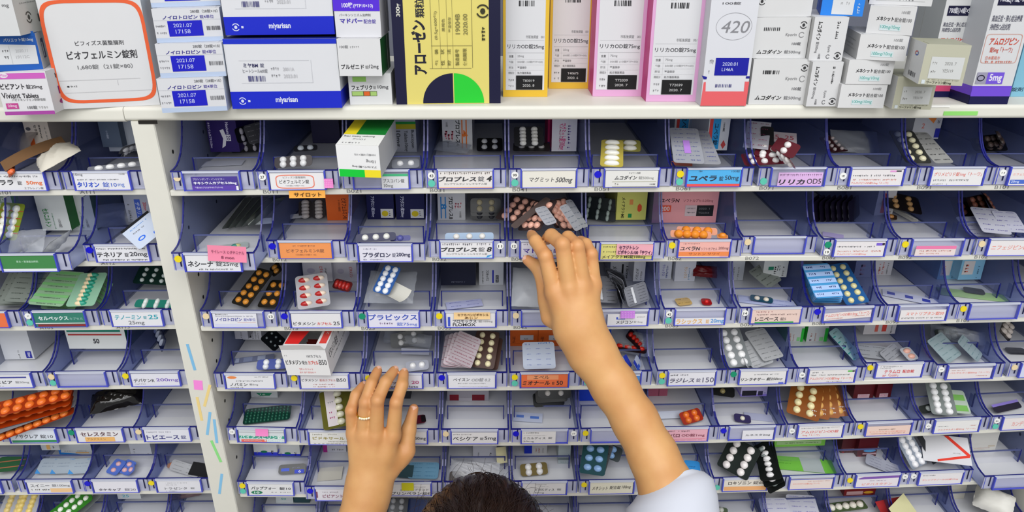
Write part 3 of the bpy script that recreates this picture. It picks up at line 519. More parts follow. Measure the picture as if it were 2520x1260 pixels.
def pxspec(face, Q, spec):
    f = quv(Q)
    for a in spec:
        n, p = a[0], a[1:]
        if n == 't':
            txt, x0, y0, x1, y1 = p[:5]; xm, ym = (x0 + x1) / 2, (y0 + y1) / 2
            face.t(txt, f(x0, ym)[0], f(xm, y0)[1], f(x1, ym)[0], f(xm, y1)[1], *p[5:])
        elif n in 'rgb':
            x0, y0, x1, y1 = p[:4]; xm, ym = (x0 + x1) / 2, (y0 + y1) / 2
            getattr(face, n)(f(x0, ym)[0], f(xm, y0)[1], f(x1, ym)[0], f(xm, y1)[1], *p[4:])
        elif n == 'poly': face.poly([f(*q) for q in p[0]], p[1])
        elif n == 'e':
            u, v = f(p[0], p[1]); face.e(u, v, abs(f(p[0] + p[2], p[1])[0] - u), abs(f(p[0], p[1] + p[3])[1] - v), *p[4:])
        elif n == 'ring':
            u, v = f(p[0], p[1]); face.ring(u, v, abs(f(p[0] + p[2], p[1])[0] - u), abs(f(p[0], p[1] + p[3])[1] - v), *p[4:])
        elif n == 'recy':
            u, v = f(p[0], p[1]); face.recy(u, v, p[2] * .0005, p[3])
        elif n == 'uv': getattr(face, p[0])(*p[1:])
def carton_mesh(w_, d_, h_, body, top=None, side=None, seam=True, bands=()):
    k = MB(); t = .0006
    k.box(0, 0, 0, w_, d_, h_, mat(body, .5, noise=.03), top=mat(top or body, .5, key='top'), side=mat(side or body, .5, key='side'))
    for z0, z1, c in bands: # colour bands that run round the carton
        e = .00008; k.box(-e, -e, z0, w_ + e, d_ + e, z1, mat(c, .5, key='band'))
    if seam: # tuck flap on the lid and the glued edge of the side panel
        k.box(.001, .0006, h_ - .0001, w_ - .001, .0011, h_ + .00008, mat('#b9b8b4', .6)); k.box(w_ * .06, .0011, h_, w_ * .94, min(d_ * .4, .02), h_ + .00025, mat(top or body, .5, key='top'))
        k.box(-.00012, d_ * .72, .001, 0, d_ * .72 + .0004, h_ - .001, mat('#b9b8b4', .6)); k.box(w_, d_ * .72, .001, w_ + .00012, d_ * .72 + .0004, h_ - .001, mat('#b9b8b4', .6))
    return k
def topbox(label, Q, depth, body, spec=(), z=None, top=None, side=None, group=None, bands=(), sspec=None, rspec=None, fix=0.0, name='medicine_carton'):
    z = TOPZ + .0002 if z is None else z
    bl, br = onZ(*Q[3], z), onZ(*Q[2], z); x = (br - bl); w_ = x.length; x.normalize(); y = V((-x.y, x.x, 0))
    hs = []
    for q in (Q[0], Q[1]):
        r = ray(*q); t = (bl - CAM).dot(y) / r.dot(y); hs.append((CAM + r * t).z - z)
    h = sum(hs) / 2
    k = carton_mesh(w_, depth, h, body, top, side, True, bands)
    f = Face(k, (0, 0, h), (w_, 0, 0), (0, 0, -h)); f.k = 3; pxspec(f, Q, spec)
    if sspec: f = Face(k, (0, depth, h), (0, -depth, 0), (0, 0, -h)); f.k = 3; f.draw(sspec)
    if rspec: f = Face(k, (w_, 0, h), (0, depth, 0), (0, 0, -h)); f.k = 3; f.draw(rspec)
    o = k.build(name, None, frame(bl, x, y, V((0, 0, 1)))); tag(o, label, 'carton', group)
    return z + h + .0004
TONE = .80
# far corner stack
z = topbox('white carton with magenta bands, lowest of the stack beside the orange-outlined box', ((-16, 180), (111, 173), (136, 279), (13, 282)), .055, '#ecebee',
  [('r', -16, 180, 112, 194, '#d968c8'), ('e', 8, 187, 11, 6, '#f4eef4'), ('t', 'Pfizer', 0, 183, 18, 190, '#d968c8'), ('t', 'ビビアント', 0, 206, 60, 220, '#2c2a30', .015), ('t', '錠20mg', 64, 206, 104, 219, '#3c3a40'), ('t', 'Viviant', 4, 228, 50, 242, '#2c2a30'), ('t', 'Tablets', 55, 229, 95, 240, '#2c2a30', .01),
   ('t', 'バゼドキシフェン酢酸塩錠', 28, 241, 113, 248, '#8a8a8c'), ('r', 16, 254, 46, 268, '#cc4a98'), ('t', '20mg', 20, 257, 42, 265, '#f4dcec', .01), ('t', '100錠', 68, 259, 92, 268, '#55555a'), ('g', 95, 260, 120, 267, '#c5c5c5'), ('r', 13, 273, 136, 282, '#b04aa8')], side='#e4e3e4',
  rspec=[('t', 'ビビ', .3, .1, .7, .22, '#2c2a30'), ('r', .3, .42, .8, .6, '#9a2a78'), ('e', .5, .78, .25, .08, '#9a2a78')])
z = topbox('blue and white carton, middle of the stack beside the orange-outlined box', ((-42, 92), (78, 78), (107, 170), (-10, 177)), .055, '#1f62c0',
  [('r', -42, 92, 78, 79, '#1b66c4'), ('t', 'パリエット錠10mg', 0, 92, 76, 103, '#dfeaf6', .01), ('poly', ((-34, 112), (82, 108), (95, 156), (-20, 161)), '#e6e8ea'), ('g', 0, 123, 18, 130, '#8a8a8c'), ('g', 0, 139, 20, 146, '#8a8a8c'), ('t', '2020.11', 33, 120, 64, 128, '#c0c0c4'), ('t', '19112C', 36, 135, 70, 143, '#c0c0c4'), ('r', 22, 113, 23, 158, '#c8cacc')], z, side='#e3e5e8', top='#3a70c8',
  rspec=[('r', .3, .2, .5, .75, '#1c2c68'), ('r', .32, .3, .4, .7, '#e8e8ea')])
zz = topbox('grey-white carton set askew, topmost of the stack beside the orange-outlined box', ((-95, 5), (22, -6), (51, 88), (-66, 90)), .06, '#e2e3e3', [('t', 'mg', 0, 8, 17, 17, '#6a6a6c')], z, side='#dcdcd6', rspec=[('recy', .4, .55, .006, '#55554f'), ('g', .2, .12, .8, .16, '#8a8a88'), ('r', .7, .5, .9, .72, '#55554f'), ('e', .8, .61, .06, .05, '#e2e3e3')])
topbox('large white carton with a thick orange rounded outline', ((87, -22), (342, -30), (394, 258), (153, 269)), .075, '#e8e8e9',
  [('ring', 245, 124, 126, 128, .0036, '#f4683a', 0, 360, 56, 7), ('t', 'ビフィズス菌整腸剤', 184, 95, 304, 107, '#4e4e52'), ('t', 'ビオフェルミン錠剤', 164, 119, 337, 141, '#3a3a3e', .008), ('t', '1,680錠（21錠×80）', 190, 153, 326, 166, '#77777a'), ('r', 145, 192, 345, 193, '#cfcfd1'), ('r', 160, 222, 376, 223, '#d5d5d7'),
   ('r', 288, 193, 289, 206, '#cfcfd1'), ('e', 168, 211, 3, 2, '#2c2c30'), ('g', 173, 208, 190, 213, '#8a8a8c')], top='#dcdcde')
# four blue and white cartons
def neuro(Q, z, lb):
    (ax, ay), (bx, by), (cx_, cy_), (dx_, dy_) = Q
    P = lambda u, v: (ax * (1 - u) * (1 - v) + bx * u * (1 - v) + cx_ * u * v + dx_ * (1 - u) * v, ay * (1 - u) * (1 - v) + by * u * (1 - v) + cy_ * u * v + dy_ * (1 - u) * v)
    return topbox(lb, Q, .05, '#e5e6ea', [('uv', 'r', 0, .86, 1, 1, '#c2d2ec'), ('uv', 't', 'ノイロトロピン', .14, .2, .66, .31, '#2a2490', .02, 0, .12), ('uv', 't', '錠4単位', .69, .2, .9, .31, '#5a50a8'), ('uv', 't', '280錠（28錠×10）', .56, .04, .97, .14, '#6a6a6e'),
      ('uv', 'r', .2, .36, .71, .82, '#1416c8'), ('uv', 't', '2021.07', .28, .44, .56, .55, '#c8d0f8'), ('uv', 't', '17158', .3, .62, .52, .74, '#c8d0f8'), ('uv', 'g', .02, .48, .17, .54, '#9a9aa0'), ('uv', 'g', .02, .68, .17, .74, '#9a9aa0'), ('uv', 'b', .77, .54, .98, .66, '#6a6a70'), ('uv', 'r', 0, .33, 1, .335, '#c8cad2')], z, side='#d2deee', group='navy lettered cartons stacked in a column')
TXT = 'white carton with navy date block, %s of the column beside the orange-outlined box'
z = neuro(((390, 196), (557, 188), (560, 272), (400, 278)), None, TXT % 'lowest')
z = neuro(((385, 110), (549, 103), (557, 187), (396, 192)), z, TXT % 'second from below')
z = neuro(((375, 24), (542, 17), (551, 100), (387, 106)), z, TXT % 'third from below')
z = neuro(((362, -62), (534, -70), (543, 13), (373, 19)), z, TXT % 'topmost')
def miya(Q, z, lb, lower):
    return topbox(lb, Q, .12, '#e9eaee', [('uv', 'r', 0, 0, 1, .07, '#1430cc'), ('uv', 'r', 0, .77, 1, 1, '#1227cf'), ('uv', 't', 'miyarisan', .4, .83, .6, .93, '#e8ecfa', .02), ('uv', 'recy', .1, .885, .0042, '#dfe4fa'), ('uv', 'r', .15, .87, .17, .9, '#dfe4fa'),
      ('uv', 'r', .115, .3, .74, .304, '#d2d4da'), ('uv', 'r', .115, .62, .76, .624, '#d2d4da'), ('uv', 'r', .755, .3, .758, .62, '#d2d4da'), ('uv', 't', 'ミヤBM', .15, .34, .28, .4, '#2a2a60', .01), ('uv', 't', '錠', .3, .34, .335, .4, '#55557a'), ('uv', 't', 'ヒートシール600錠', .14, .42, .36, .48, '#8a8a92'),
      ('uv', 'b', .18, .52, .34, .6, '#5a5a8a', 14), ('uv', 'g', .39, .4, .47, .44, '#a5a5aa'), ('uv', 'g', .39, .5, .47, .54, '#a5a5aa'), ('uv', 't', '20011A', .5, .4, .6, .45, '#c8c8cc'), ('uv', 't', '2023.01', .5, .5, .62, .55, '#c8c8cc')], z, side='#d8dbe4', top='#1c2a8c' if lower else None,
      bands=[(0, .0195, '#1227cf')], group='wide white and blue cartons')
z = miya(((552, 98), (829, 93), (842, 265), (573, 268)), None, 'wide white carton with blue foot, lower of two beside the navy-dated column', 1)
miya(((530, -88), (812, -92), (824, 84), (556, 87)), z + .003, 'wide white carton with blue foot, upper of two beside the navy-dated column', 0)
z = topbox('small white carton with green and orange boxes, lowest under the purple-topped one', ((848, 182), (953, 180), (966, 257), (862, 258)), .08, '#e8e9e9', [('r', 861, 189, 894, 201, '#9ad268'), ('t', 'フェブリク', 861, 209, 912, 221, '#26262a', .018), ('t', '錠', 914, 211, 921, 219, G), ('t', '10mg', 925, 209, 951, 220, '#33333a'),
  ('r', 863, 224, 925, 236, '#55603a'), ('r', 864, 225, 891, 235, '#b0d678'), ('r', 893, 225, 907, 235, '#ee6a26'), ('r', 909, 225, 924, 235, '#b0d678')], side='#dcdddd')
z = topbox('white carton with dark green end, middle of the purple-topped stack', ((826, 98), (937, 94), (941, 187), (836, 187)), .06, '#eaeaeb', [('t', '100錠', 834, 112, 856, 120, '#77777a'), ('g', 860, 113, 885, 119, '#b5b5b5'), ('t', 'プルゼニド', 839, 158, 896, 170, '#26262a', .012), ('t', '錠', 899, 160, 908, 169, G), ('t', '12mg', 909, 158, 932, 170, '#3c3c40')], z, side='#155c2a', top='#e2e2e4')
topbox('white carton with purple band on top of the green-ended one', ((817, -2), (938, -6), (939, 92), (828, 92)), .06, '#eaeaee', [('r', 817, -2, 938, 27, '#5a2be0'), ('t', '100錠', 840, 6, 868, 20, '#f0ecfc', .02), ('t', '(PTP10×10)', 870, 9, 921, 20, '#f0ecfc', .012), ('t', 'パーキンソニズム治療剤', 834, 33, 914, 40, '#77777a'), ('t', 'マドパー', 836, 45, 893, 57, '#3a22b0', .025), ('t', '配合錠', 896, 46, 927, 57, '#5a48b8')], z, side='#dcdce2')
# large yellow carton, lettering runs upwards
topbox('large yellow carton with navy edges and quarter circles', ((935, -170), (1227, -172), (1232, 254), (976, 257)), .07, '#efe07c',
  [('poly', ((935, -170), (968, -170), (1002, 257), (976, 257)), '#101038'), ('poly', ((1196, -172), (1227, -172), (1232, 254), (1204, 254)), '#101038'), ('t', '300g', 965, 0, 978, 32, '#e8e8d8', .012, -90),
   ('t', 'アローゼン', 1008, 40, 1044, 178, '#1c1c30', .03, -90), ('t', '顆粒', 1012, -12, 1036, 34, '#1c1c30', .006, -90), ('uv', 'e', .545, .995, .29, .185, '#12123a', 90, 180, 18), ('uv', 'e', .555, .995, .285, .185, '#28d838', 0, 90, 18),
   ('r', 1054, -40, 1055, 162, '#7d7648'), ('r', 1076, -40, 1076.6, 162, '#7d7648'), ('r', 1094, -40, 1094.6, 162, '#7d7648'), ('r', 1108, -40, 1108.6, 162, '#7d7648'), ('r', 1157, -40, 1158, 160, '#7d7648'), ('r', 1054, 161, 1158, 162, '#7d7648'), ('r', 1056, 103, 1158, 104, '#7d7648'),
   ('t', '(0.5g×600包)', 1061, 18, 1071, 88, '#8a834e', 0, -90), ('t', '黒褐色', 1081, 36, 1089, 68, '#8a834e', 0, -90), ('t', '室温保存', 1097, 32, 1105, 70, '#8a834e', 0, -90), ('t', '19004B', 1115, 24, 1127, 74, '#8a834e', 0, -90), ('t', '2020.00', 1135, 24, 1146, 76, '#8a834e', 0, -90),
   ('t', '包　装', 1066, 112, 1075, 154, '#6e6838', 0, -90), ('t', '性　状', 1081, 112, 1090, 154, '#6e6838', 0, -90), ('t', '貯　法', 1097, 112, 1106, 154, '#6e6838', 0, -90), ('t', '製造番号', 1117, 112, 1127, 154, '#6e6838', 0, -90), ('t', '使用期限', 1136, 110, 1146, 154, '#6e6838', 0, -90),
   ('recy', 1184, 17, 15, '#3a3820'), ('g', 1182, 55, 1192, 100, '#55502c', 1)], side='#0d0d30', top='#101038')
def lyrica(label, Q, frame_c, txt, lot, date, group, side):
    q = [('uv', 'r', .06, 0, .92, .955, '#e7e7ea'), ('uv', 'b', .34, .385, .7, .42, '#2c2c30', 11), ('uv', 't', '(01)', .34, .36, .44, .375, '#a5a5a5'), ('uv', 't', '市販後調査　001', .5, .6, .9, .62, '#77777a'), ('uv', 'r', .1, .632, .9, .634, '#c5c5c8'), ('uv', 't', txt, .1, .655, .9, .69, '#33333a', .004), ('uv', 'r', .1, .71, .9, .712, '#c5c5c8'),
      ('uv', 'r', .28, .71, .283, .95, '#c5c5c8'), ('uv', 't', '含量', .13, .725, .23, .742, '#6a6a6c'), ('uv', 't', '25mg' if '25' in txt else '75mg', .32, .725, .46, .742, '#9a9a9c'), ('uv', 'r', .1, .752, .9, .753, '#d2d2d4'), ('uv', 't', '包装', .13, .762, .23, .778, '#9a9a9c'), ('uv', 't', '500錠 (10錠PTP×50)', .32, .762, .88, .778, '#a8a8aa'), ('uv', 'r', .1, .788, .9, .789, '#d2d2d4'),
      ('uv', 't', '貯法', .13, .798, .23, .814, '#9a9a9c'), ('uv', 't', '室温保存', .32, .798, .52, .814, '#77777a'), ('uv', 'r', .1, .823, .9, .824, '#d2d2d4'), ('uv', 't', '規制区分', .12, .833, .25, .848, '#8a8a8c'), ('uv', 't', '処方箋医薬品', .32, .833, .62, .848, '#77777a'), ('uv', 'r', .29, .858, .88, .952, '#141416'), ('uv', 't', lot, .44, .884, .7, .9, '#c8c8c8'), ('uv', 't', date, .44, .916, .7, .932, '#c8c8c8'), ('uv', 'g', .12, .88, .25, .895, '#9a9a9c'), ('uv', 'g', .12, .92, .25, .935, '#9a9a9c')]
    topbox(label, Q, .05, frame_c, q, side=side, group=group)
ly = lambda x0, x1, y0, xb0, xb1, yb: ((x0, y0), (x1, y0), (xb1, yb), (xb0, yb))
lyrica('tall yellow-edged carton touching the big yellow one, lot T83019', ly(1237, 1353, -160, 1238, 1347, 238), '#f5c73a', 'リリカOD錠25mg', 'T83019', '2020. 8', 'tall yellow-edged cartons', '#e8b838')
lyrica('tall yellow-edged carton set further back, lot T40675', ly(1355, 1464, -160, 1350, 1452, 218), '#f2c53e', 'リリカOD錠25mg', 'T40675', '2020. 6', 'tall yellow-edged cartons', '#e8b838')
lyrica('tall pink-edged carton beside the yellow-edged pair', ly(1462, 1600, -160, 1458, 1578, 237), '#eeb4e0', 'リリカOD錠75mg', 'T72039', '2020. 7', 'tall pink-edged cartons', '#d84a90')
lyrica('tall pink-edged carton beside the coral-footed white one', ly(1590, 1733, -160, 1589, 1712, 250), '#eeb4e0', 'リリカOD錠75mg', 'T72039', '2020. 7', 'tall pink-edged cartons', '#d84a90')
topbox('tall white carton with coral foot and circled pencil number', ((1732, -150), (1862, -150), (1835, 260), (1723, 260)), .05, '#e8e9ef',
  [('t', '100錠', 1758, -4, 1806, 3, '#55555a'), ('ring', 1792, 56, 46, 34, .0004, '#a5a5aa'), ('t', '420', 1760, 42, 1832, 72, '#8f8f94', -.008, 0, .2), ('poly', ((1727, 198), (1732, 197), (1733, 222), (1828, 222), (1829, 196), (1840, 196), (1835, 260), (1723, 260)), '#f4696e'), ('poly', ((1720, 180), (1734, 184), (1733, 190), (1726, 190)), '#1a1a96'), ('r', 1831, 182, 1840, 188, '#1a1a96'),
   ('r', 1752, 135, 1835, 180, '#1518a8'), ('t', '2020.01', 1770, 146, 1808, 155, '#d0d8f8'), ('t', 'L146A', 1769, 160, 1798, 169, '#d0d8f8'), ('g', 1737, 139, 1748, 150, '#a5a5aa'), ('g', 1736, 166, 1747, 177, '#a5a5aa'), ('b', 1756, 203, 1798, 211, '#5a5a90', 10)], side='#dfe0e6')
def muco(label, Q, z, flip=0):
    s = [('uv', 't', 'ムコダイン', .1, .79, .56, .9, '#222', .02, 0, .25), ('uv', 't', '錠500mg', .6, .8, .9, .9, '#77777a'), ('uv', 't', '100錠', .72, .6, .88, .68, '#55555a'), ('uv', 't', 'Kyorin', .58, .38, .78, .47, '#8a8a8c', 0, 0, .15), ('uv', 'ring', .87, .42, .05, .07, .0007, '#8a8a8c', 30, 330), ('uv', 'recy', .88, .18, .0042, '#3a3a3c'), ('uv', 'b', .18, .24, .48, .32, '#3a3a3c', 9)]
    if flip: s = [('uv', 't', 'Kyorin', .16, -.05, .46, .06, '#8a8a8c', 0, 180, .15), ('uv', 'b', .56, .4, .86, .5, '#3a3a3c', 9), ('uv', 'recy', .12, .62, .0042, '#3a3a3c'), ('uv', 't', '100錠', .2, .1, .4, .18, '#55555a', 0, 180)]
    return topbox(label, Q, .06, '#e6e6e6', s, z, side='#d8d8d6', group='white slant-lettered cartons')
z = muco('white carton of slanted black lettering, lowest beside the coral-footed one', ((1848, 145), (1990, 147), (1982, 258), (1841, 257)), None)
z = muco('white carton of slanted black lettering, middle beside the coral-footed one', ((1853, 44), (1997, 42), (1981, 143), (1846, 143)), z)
muco('white carton of upside-down print, top beside the coral-footed one', ((1858, -60), (2008, -62), (1995, 41), (1853, 42)), z, 1)
def mucor(label, Q, z):
    return topbox(label, Q, .09, '#e6e6e7', [('uv', 't', 'ムコダイン', .12, .1, .26, .52, '#222', .02, 90, -.25), ('uv', 't', '錠500mg', .13, .56, .24, .82, '#77777a', 0, 90), ('uv', 't', '100錠', .26, .84, .34, .96, '#55555a', 0, 90), ('uv', 't', 'Kyorin', .5, .64, .6, .8, '#77777a', 0, 90), ('uv', 'ring', .56, .9, .06, .05, .0007, '#77777a', 30, 330), ('uv', 'recy', .84, .88, .0042, '#3a3a3c'), ('uv', 'b', .68, .1, .78, .13, '#3a3a3c', 3), ('uv', 'g', .68, .12, .76, .5, '#3a3a3c', 1)], z, side='#d0d0ce', group='white cartons turned on their ends')
z = mucor('white carton of sideways lettering, lower of the pair under the blue carton', ((1993, 152), (2075, 153), (2057, 262), (1983, 262)), None)
z = mucor('white carton of sideways lettering, upper of the pair under the blue carton', ((2001, 42), (2092, 42), (2071, 150), (1989, 149)), z)
topbox('bright blue carton lying on the sideways-lettered pair', ((2032, -46), (2140, -40), (2122, 41), (2018, 37)), .08, '#2a8cf4', [('r', 2052, -40, 2106, 36, '#e6e8ea'), ('g', 2070, 4, 2076, 14, '#b5b5b5'), ('g', 2084, 4, 2092, 14, '#b5b5b5'), ('g', 2110, 8, 2118, 36, '#cfe4fa', 1)], z, side='#1a5cd0', top='#2a7ce0')
def mene(Q, z, lb):
    return topbox(lb, Q, .08, '#e9e9e9', [('uv', 't', '100錠', .7, .12, .88, .24, '#9a9a9c'), ('uv', 't', 'メネシット', .18, .36, .56, .52, '#222226', .022), ('uv', 't', '配合錠100', .58, .38, .94, .54, '#6a6a6c'), ('uv', 'r', .28, .64, .74, .86, '#dfeef0'), ('uv', 't', '100mg/10mg', .3, .67, .72, .83, '#2aa89c')], z, side='#d9d9d8', group='white cartons with teal dose, stepped stack', sspec=[('g', .2, .3, .8, .36, '#b0b0b0'), ('g', .2, .5, .7, .56, '#b0b0b0'), ('g', .2, .66, .8, .7, '#b0b0b0')])
TM = 'white carton with teal dose print, %s of the stepped stack'
z = mene(((2078, 208), (2184, 208), (2173, 266), (2061, 265)), None, TM % 'lowest')
z = mene(((2101, 146), (2204, 150), (2191, 208), (2080, 207)), z, TM % 'second from below')
z = mene(((2124, 84), (2240, 89), (2226, 151), (2107, 146)), z, TM % 'third from below')
z = mene(((2145, 14), (2262, 20), (2243, 88), (2130, 81)), z, TM % 'fourth from below')
topbox('wide white carton lying across the stepped stack', ((2150, -46), (2318, -42), (2292, 16), (2138, 10)), .09, '#e6e6e6', [('g', 2215, -6, 2262, 3, '#8a8a8c'), ('r', 2156, 2, 2280, 2.8, '#c5c5c5')], z, side='#2a2a2c')
# two sage green cartons standing askew
def sage(Q, z, lb, flap):
    return topbox(lb, Q, .05, '#c9c8b2', [('uv', 'r', .18, .3, .92, .84, '#dcdedd'), ('uv', 'g', .22, .42, .34, .5, '#a5a5a2'), ('uv', 'g', .22, .64, .34, .72, '#a5a5a2'), ('uv', 't', '2020. 7', .5, .42, .76, .5, '#9a9a98'), ('uv', 't', 'YE5119', .48, .6, .72, .68, '#9a9a98'), ('uv', 'r', .06, .88, .14, .98, '#dfe8ec'), ('uv', 't', 'ワーファリン錠1mg', .18, .9, .74, .985, '#3c3c32', .01), ('uv', 'g', .2, .86, .9, .885, '#8a8a78')], z, side='#e4e5e4', top='#b2b29c', group='sage green cartons',
      sspec=[('b', .3, .78, .75, .9, '#55555a', 7), ('ring', .56, .3, .1, .06, .0012, '#d0504a', 60, 240), ('ring', .56, .3, .1, .06, .0012, '#3a62b8', 240, 420)] if flap else [('r', .1, .6, .5, .72, '#2c2c30')])
z = sage(((2216, 186), (2304, 192), (2290, 270), (2194, 268)), None, 'sage green carton with white window, standing on the shelf', 0)
sage(((2279, 108), (2392, 112), (2367, 212), (2259, 207)), z + .0005, 'sage green carton with white window, perched on its twin', 1)
def amlo(label, Q, low, dose, tabc, base, side):
    s = [('uv', 'r', .06, .0, .2, .01, '#1c1c40'), ('uv', 'r', .1, .39, .84, .46, '#15153a'), ('uv', 't', '700錠(14錠×50)', .14, .4, .8, .45, '#e8e8f0', .012), ('uv', 't', '高血圧症・狭心症治療薬', .06, .51, .8, .545, '#4a4a60'), ('uv', 't', '持続性Ca拮抗剤', .06, .555, .55, .59, '#4a4a60'), ('uv', 'ring', .48, .69, .45, .08, .0006, '#e0a89a', 0, 360, 40, 12), ('uv', 't', 'アムロジピン', .14, .63, .86, .67, '#d8503c', .015, 0, .12), ('uv', 't', dose, .2, .68, .76, .715, '#d8503c', .004), ('uv', 't', '日本薬局方', .14, .73, .5, .75, '#e28a7a'), ('uv', 'g', .14, .755, .84, .77, '#e28a7a')]
    if base: s += [('uv', 'r', 0, .905, 1, .955, base), ('uv', 'r', 0, .955, 1, 1, '#14134c')]
    if low: s += [('uv', 'r', .04, .82, .3, .885, '#a5a2b8'), ('uv', 'ring', .15, .852, .1, .018, .0012, '#1c1c30'), ('uv', 'r', .3, .82, .72, .885, tabc), ('uv', 't', '5mg', .36, .828, .68, .88, '#f0ecfc', .02)]
    hb = []
    topbox(label, Q, .06, '#e3e4e6', s, side='#d5d8de', group='tall white cartons with navy foot', bands=[(0, .0105, '#14134c'), (.0105, .0215, base)])
topbox('tall white carton of red lettering, behind the sage green pair', ((2318, -215), (2424, -215), (2356, 239), (2275, 239)), .05, '#e3e4e4', [('uv', 'r', .1, .48, .86, .535, '#15153a'), ('uv', 't', '700錠(14錠×50)', .14, .488, .82, .528, '#e8e8f0', .012), ('uv', 't', '高血圧症・狭心症治療薬', .06, .57, .9, .595, '#4a4a60'), ('uv', 't', '持続性Ca拮抗剤', .06, .6, .6, .625, '#4a4a60'), ('uv', 't', 'アムロジピン', .08, .655, .9, .685, '#d8503c', .015, 0, .12), ('uv', 't', '錠2.5mg「トーワ」', .1, .7, .86, .73, '#d8503c', .004), ('uv', 'r', 0, .93, 1, .965, '#e0507a'), ('uv', 'r', 0, .965, 1, 1, '#14134c')], side='#cdd2d4', group='tall white cartons with navy foot')
amlo('tall white carton with purple and navy foot', ((2462, -215), (2580, -215), (2478, 256), (2382, 256)), 1, '錠5mg「トーワ」', '#7a5ae0', '#7a52e0', '#cdd2dc')
topbox('pale blue carton at the far end of the top shelf', ((2555, -160), (2680, -160), (2600, 236), (2486, 238)), .06, '#8cc8e0', [('t', '錠剤', 2488, 213, 2516, 224, '#2c4a60')], side='#7ab8d6')
TONE = 1.0
# ------------------------------------------------------------------ what lies in the trays
def fz(b, r, c): return cell(b, r, c).translation.z + .0030
WARN = []
def lab(desc, b, r, c):
    q = '%s, %s tray, %s from post, %s' % (desc, ROWN[r], ORD[c if b == 'B' else -c - 1], 'wide bay' if b == 'B' else 'narrow bay')
    if len(q.split()) > 16: q = q.replace(' tray,', ',')
    if len(q.split()) > 16: WARN.append(q)
    return q
def bx(b, r, c, desc, xl, xr, yb, h, d, body, spec=(), yb2=None, side=None, top=None, z=0.0, bands=(), cat='carton', name='medicine_carton', flap=True, free=0):
    zz = fz(b, r, c) + z; bl, br = onZ(xl, yb, zz), onZ(xr, yb2 or yb, zz); x = br - bl; w_ = x.length; x.normalize(); y = V((-x.y, x.x, 0))
    if not -.02 < bl.y < .24: WARN.append((desc, 'Y', round(bl.y, 3)))
    CM = cell(b, r, c); CI_ = CM.inverted(); a_, e_ = CI_ @ bl, CI_ @ br; lo_, hi_ = XL + .0032, XR - .0032
    if not free: # keep the carton between the tray's walls and clear of the divider
        if e_.x - a_.x > hi_ - lo_: a_.x, e_.x = lo_, hi_
        yw = bl.y   # slide the carton nearer and up, unsupported, to fit between the walls
        while yw > .055 + CM.translation.y and (a_.x < lo_ - .002 or e_.x > hi_ + .002) and a_.z - .0027 < .024 + z:
            yw -= .004; a_, e_ = CI_ @ onY(xl, yb, yw), CI_ @ onY(xr, yb2 or yb, yw)
        z = max(z, (a_.z + e_.z) / 2 - .0027) if yw < bl.y else z; h = min(h, .080 - z) if z > .003 else h
        if e_.x - a_.x > hi_ - lo_: a_.x, e_.x = lo_, hi_
        sh = max(0, lo_ - a_.x) - max(0, e_.x - hi_); a_.x += sh; e_.x += sh; WARN.append((desc, b, r, c, 'shift', round(sh, 3), 'Y', round(a_.y, 3))) if abs(sh) > .004 else 0
        yy = (a_.y + e_.y) / 2; yy = .0552 if .02 < yy < .0552 else yy; a_.y = e_.y = yy; a_.z = e_.z = .0027 + z; bl, br = CM @ a_, CM @ e_; x = br - bl; w_ = x.length; x.normalize(); y = V((0, 1, 0))
    d = min(d, .284 - (a_.y if not free else .2)) if not free else d
    d0 = d; d = min(d, .286 - max(bl.y, br.y) + cell(b, r, c).translation.y) if not free else d0
    if d < .02: WARN.append((desc, 'd', d)); d = .02
    k = carton_mesh(w_, d, h, body, top, side, flap, bands); hv = h * (1 - (0 if free else (0, .2, .4, .53, .67, .8, .76, .7)[r])); f = Face(k, (0, 0, hv), (w_, 0, 0), (0, 0, -hv)); f.k = 3; f.draw(spec)
    o = k.build(name, None, frame(bl, x, y, x.cross(y).normalized())); return tag(o, lab(desc, b, r, c), cat, 'cartons kept in the trays')
_pm = {}
def pillmesh(rx, ry, h, c1, c2=None):
    k = (round(rx, 4), round(ry, 4), h, c1, c2)
    if k not in _pm:
        m = MB(); m.dome(0, 0, 0, rx, ry, h, mat(c1, .3, 0, .5, key='pill'), 14, 3, mat(c2, .3, 0, .5, key='pill') if c2 else None)
        o = m.build('tablet'); _pm[k] = o.data; bpy.data.objects.remove(o)
    return _pm[k]
def axes(b, r, c, p0, p1, roll):
    zz = fz(b, r, c); a, e = onZ(p0[0], p0[1], zz + p0[2]), onZ(p1[0], p1[1], zz + p1[2]); L = e - a; n = L.length; y = L.normalized()
    N = (V((0, 0, 1)) - y * y.z); N = N.normalized() if N.length > .15 else (V((0, -1, 0)) - y * -y.y).normalized()
    if N.dot(CAM - a) < 0: N = -N
    x = y.cross(N)
    if roll: R = Matrix.Rotation(math.radians(roll), 3, y); x = R @ x; N = R @ N
    return a, n, x, y, N
def sheet(k, w_, l_, c, t=.0005, rc=.004, bend=0.0):
    pts = []
    for (cx_, cy_, a0) in ((w_ / 2 - rc, l_ - rc, 0), (-w_ / 2 + rc, l_ - rc, 90), (-w_ / 2 + rc, rc, 180), (w_ / 2 - rc, rc, 270)):
        for i in range(4): a = math.radians(a0 + 30 * i); pts.append((cx_ + rc * math.cos(a), cy_ + rc * math.sin(a)))
    n = len(pts); k.add([(x, y, 0) for x, y in pts] + [(x, y, t) for x, y in pts], [tuple(range(n - 1, -1, -1)), tuple(range(n, 2 * n))] + [(i, (i + 1) % n, (i + 1) % n + n, i + n) for i in range(n)], c)
def ck(desc, b, r, c, a, L):
    p = cell(b, r, c).inverted() @ (a + L / 2)
    if not XL < p.x < XR: WARN.append((desc, b, r, c, 'in tray x', round(p.x, 3)))
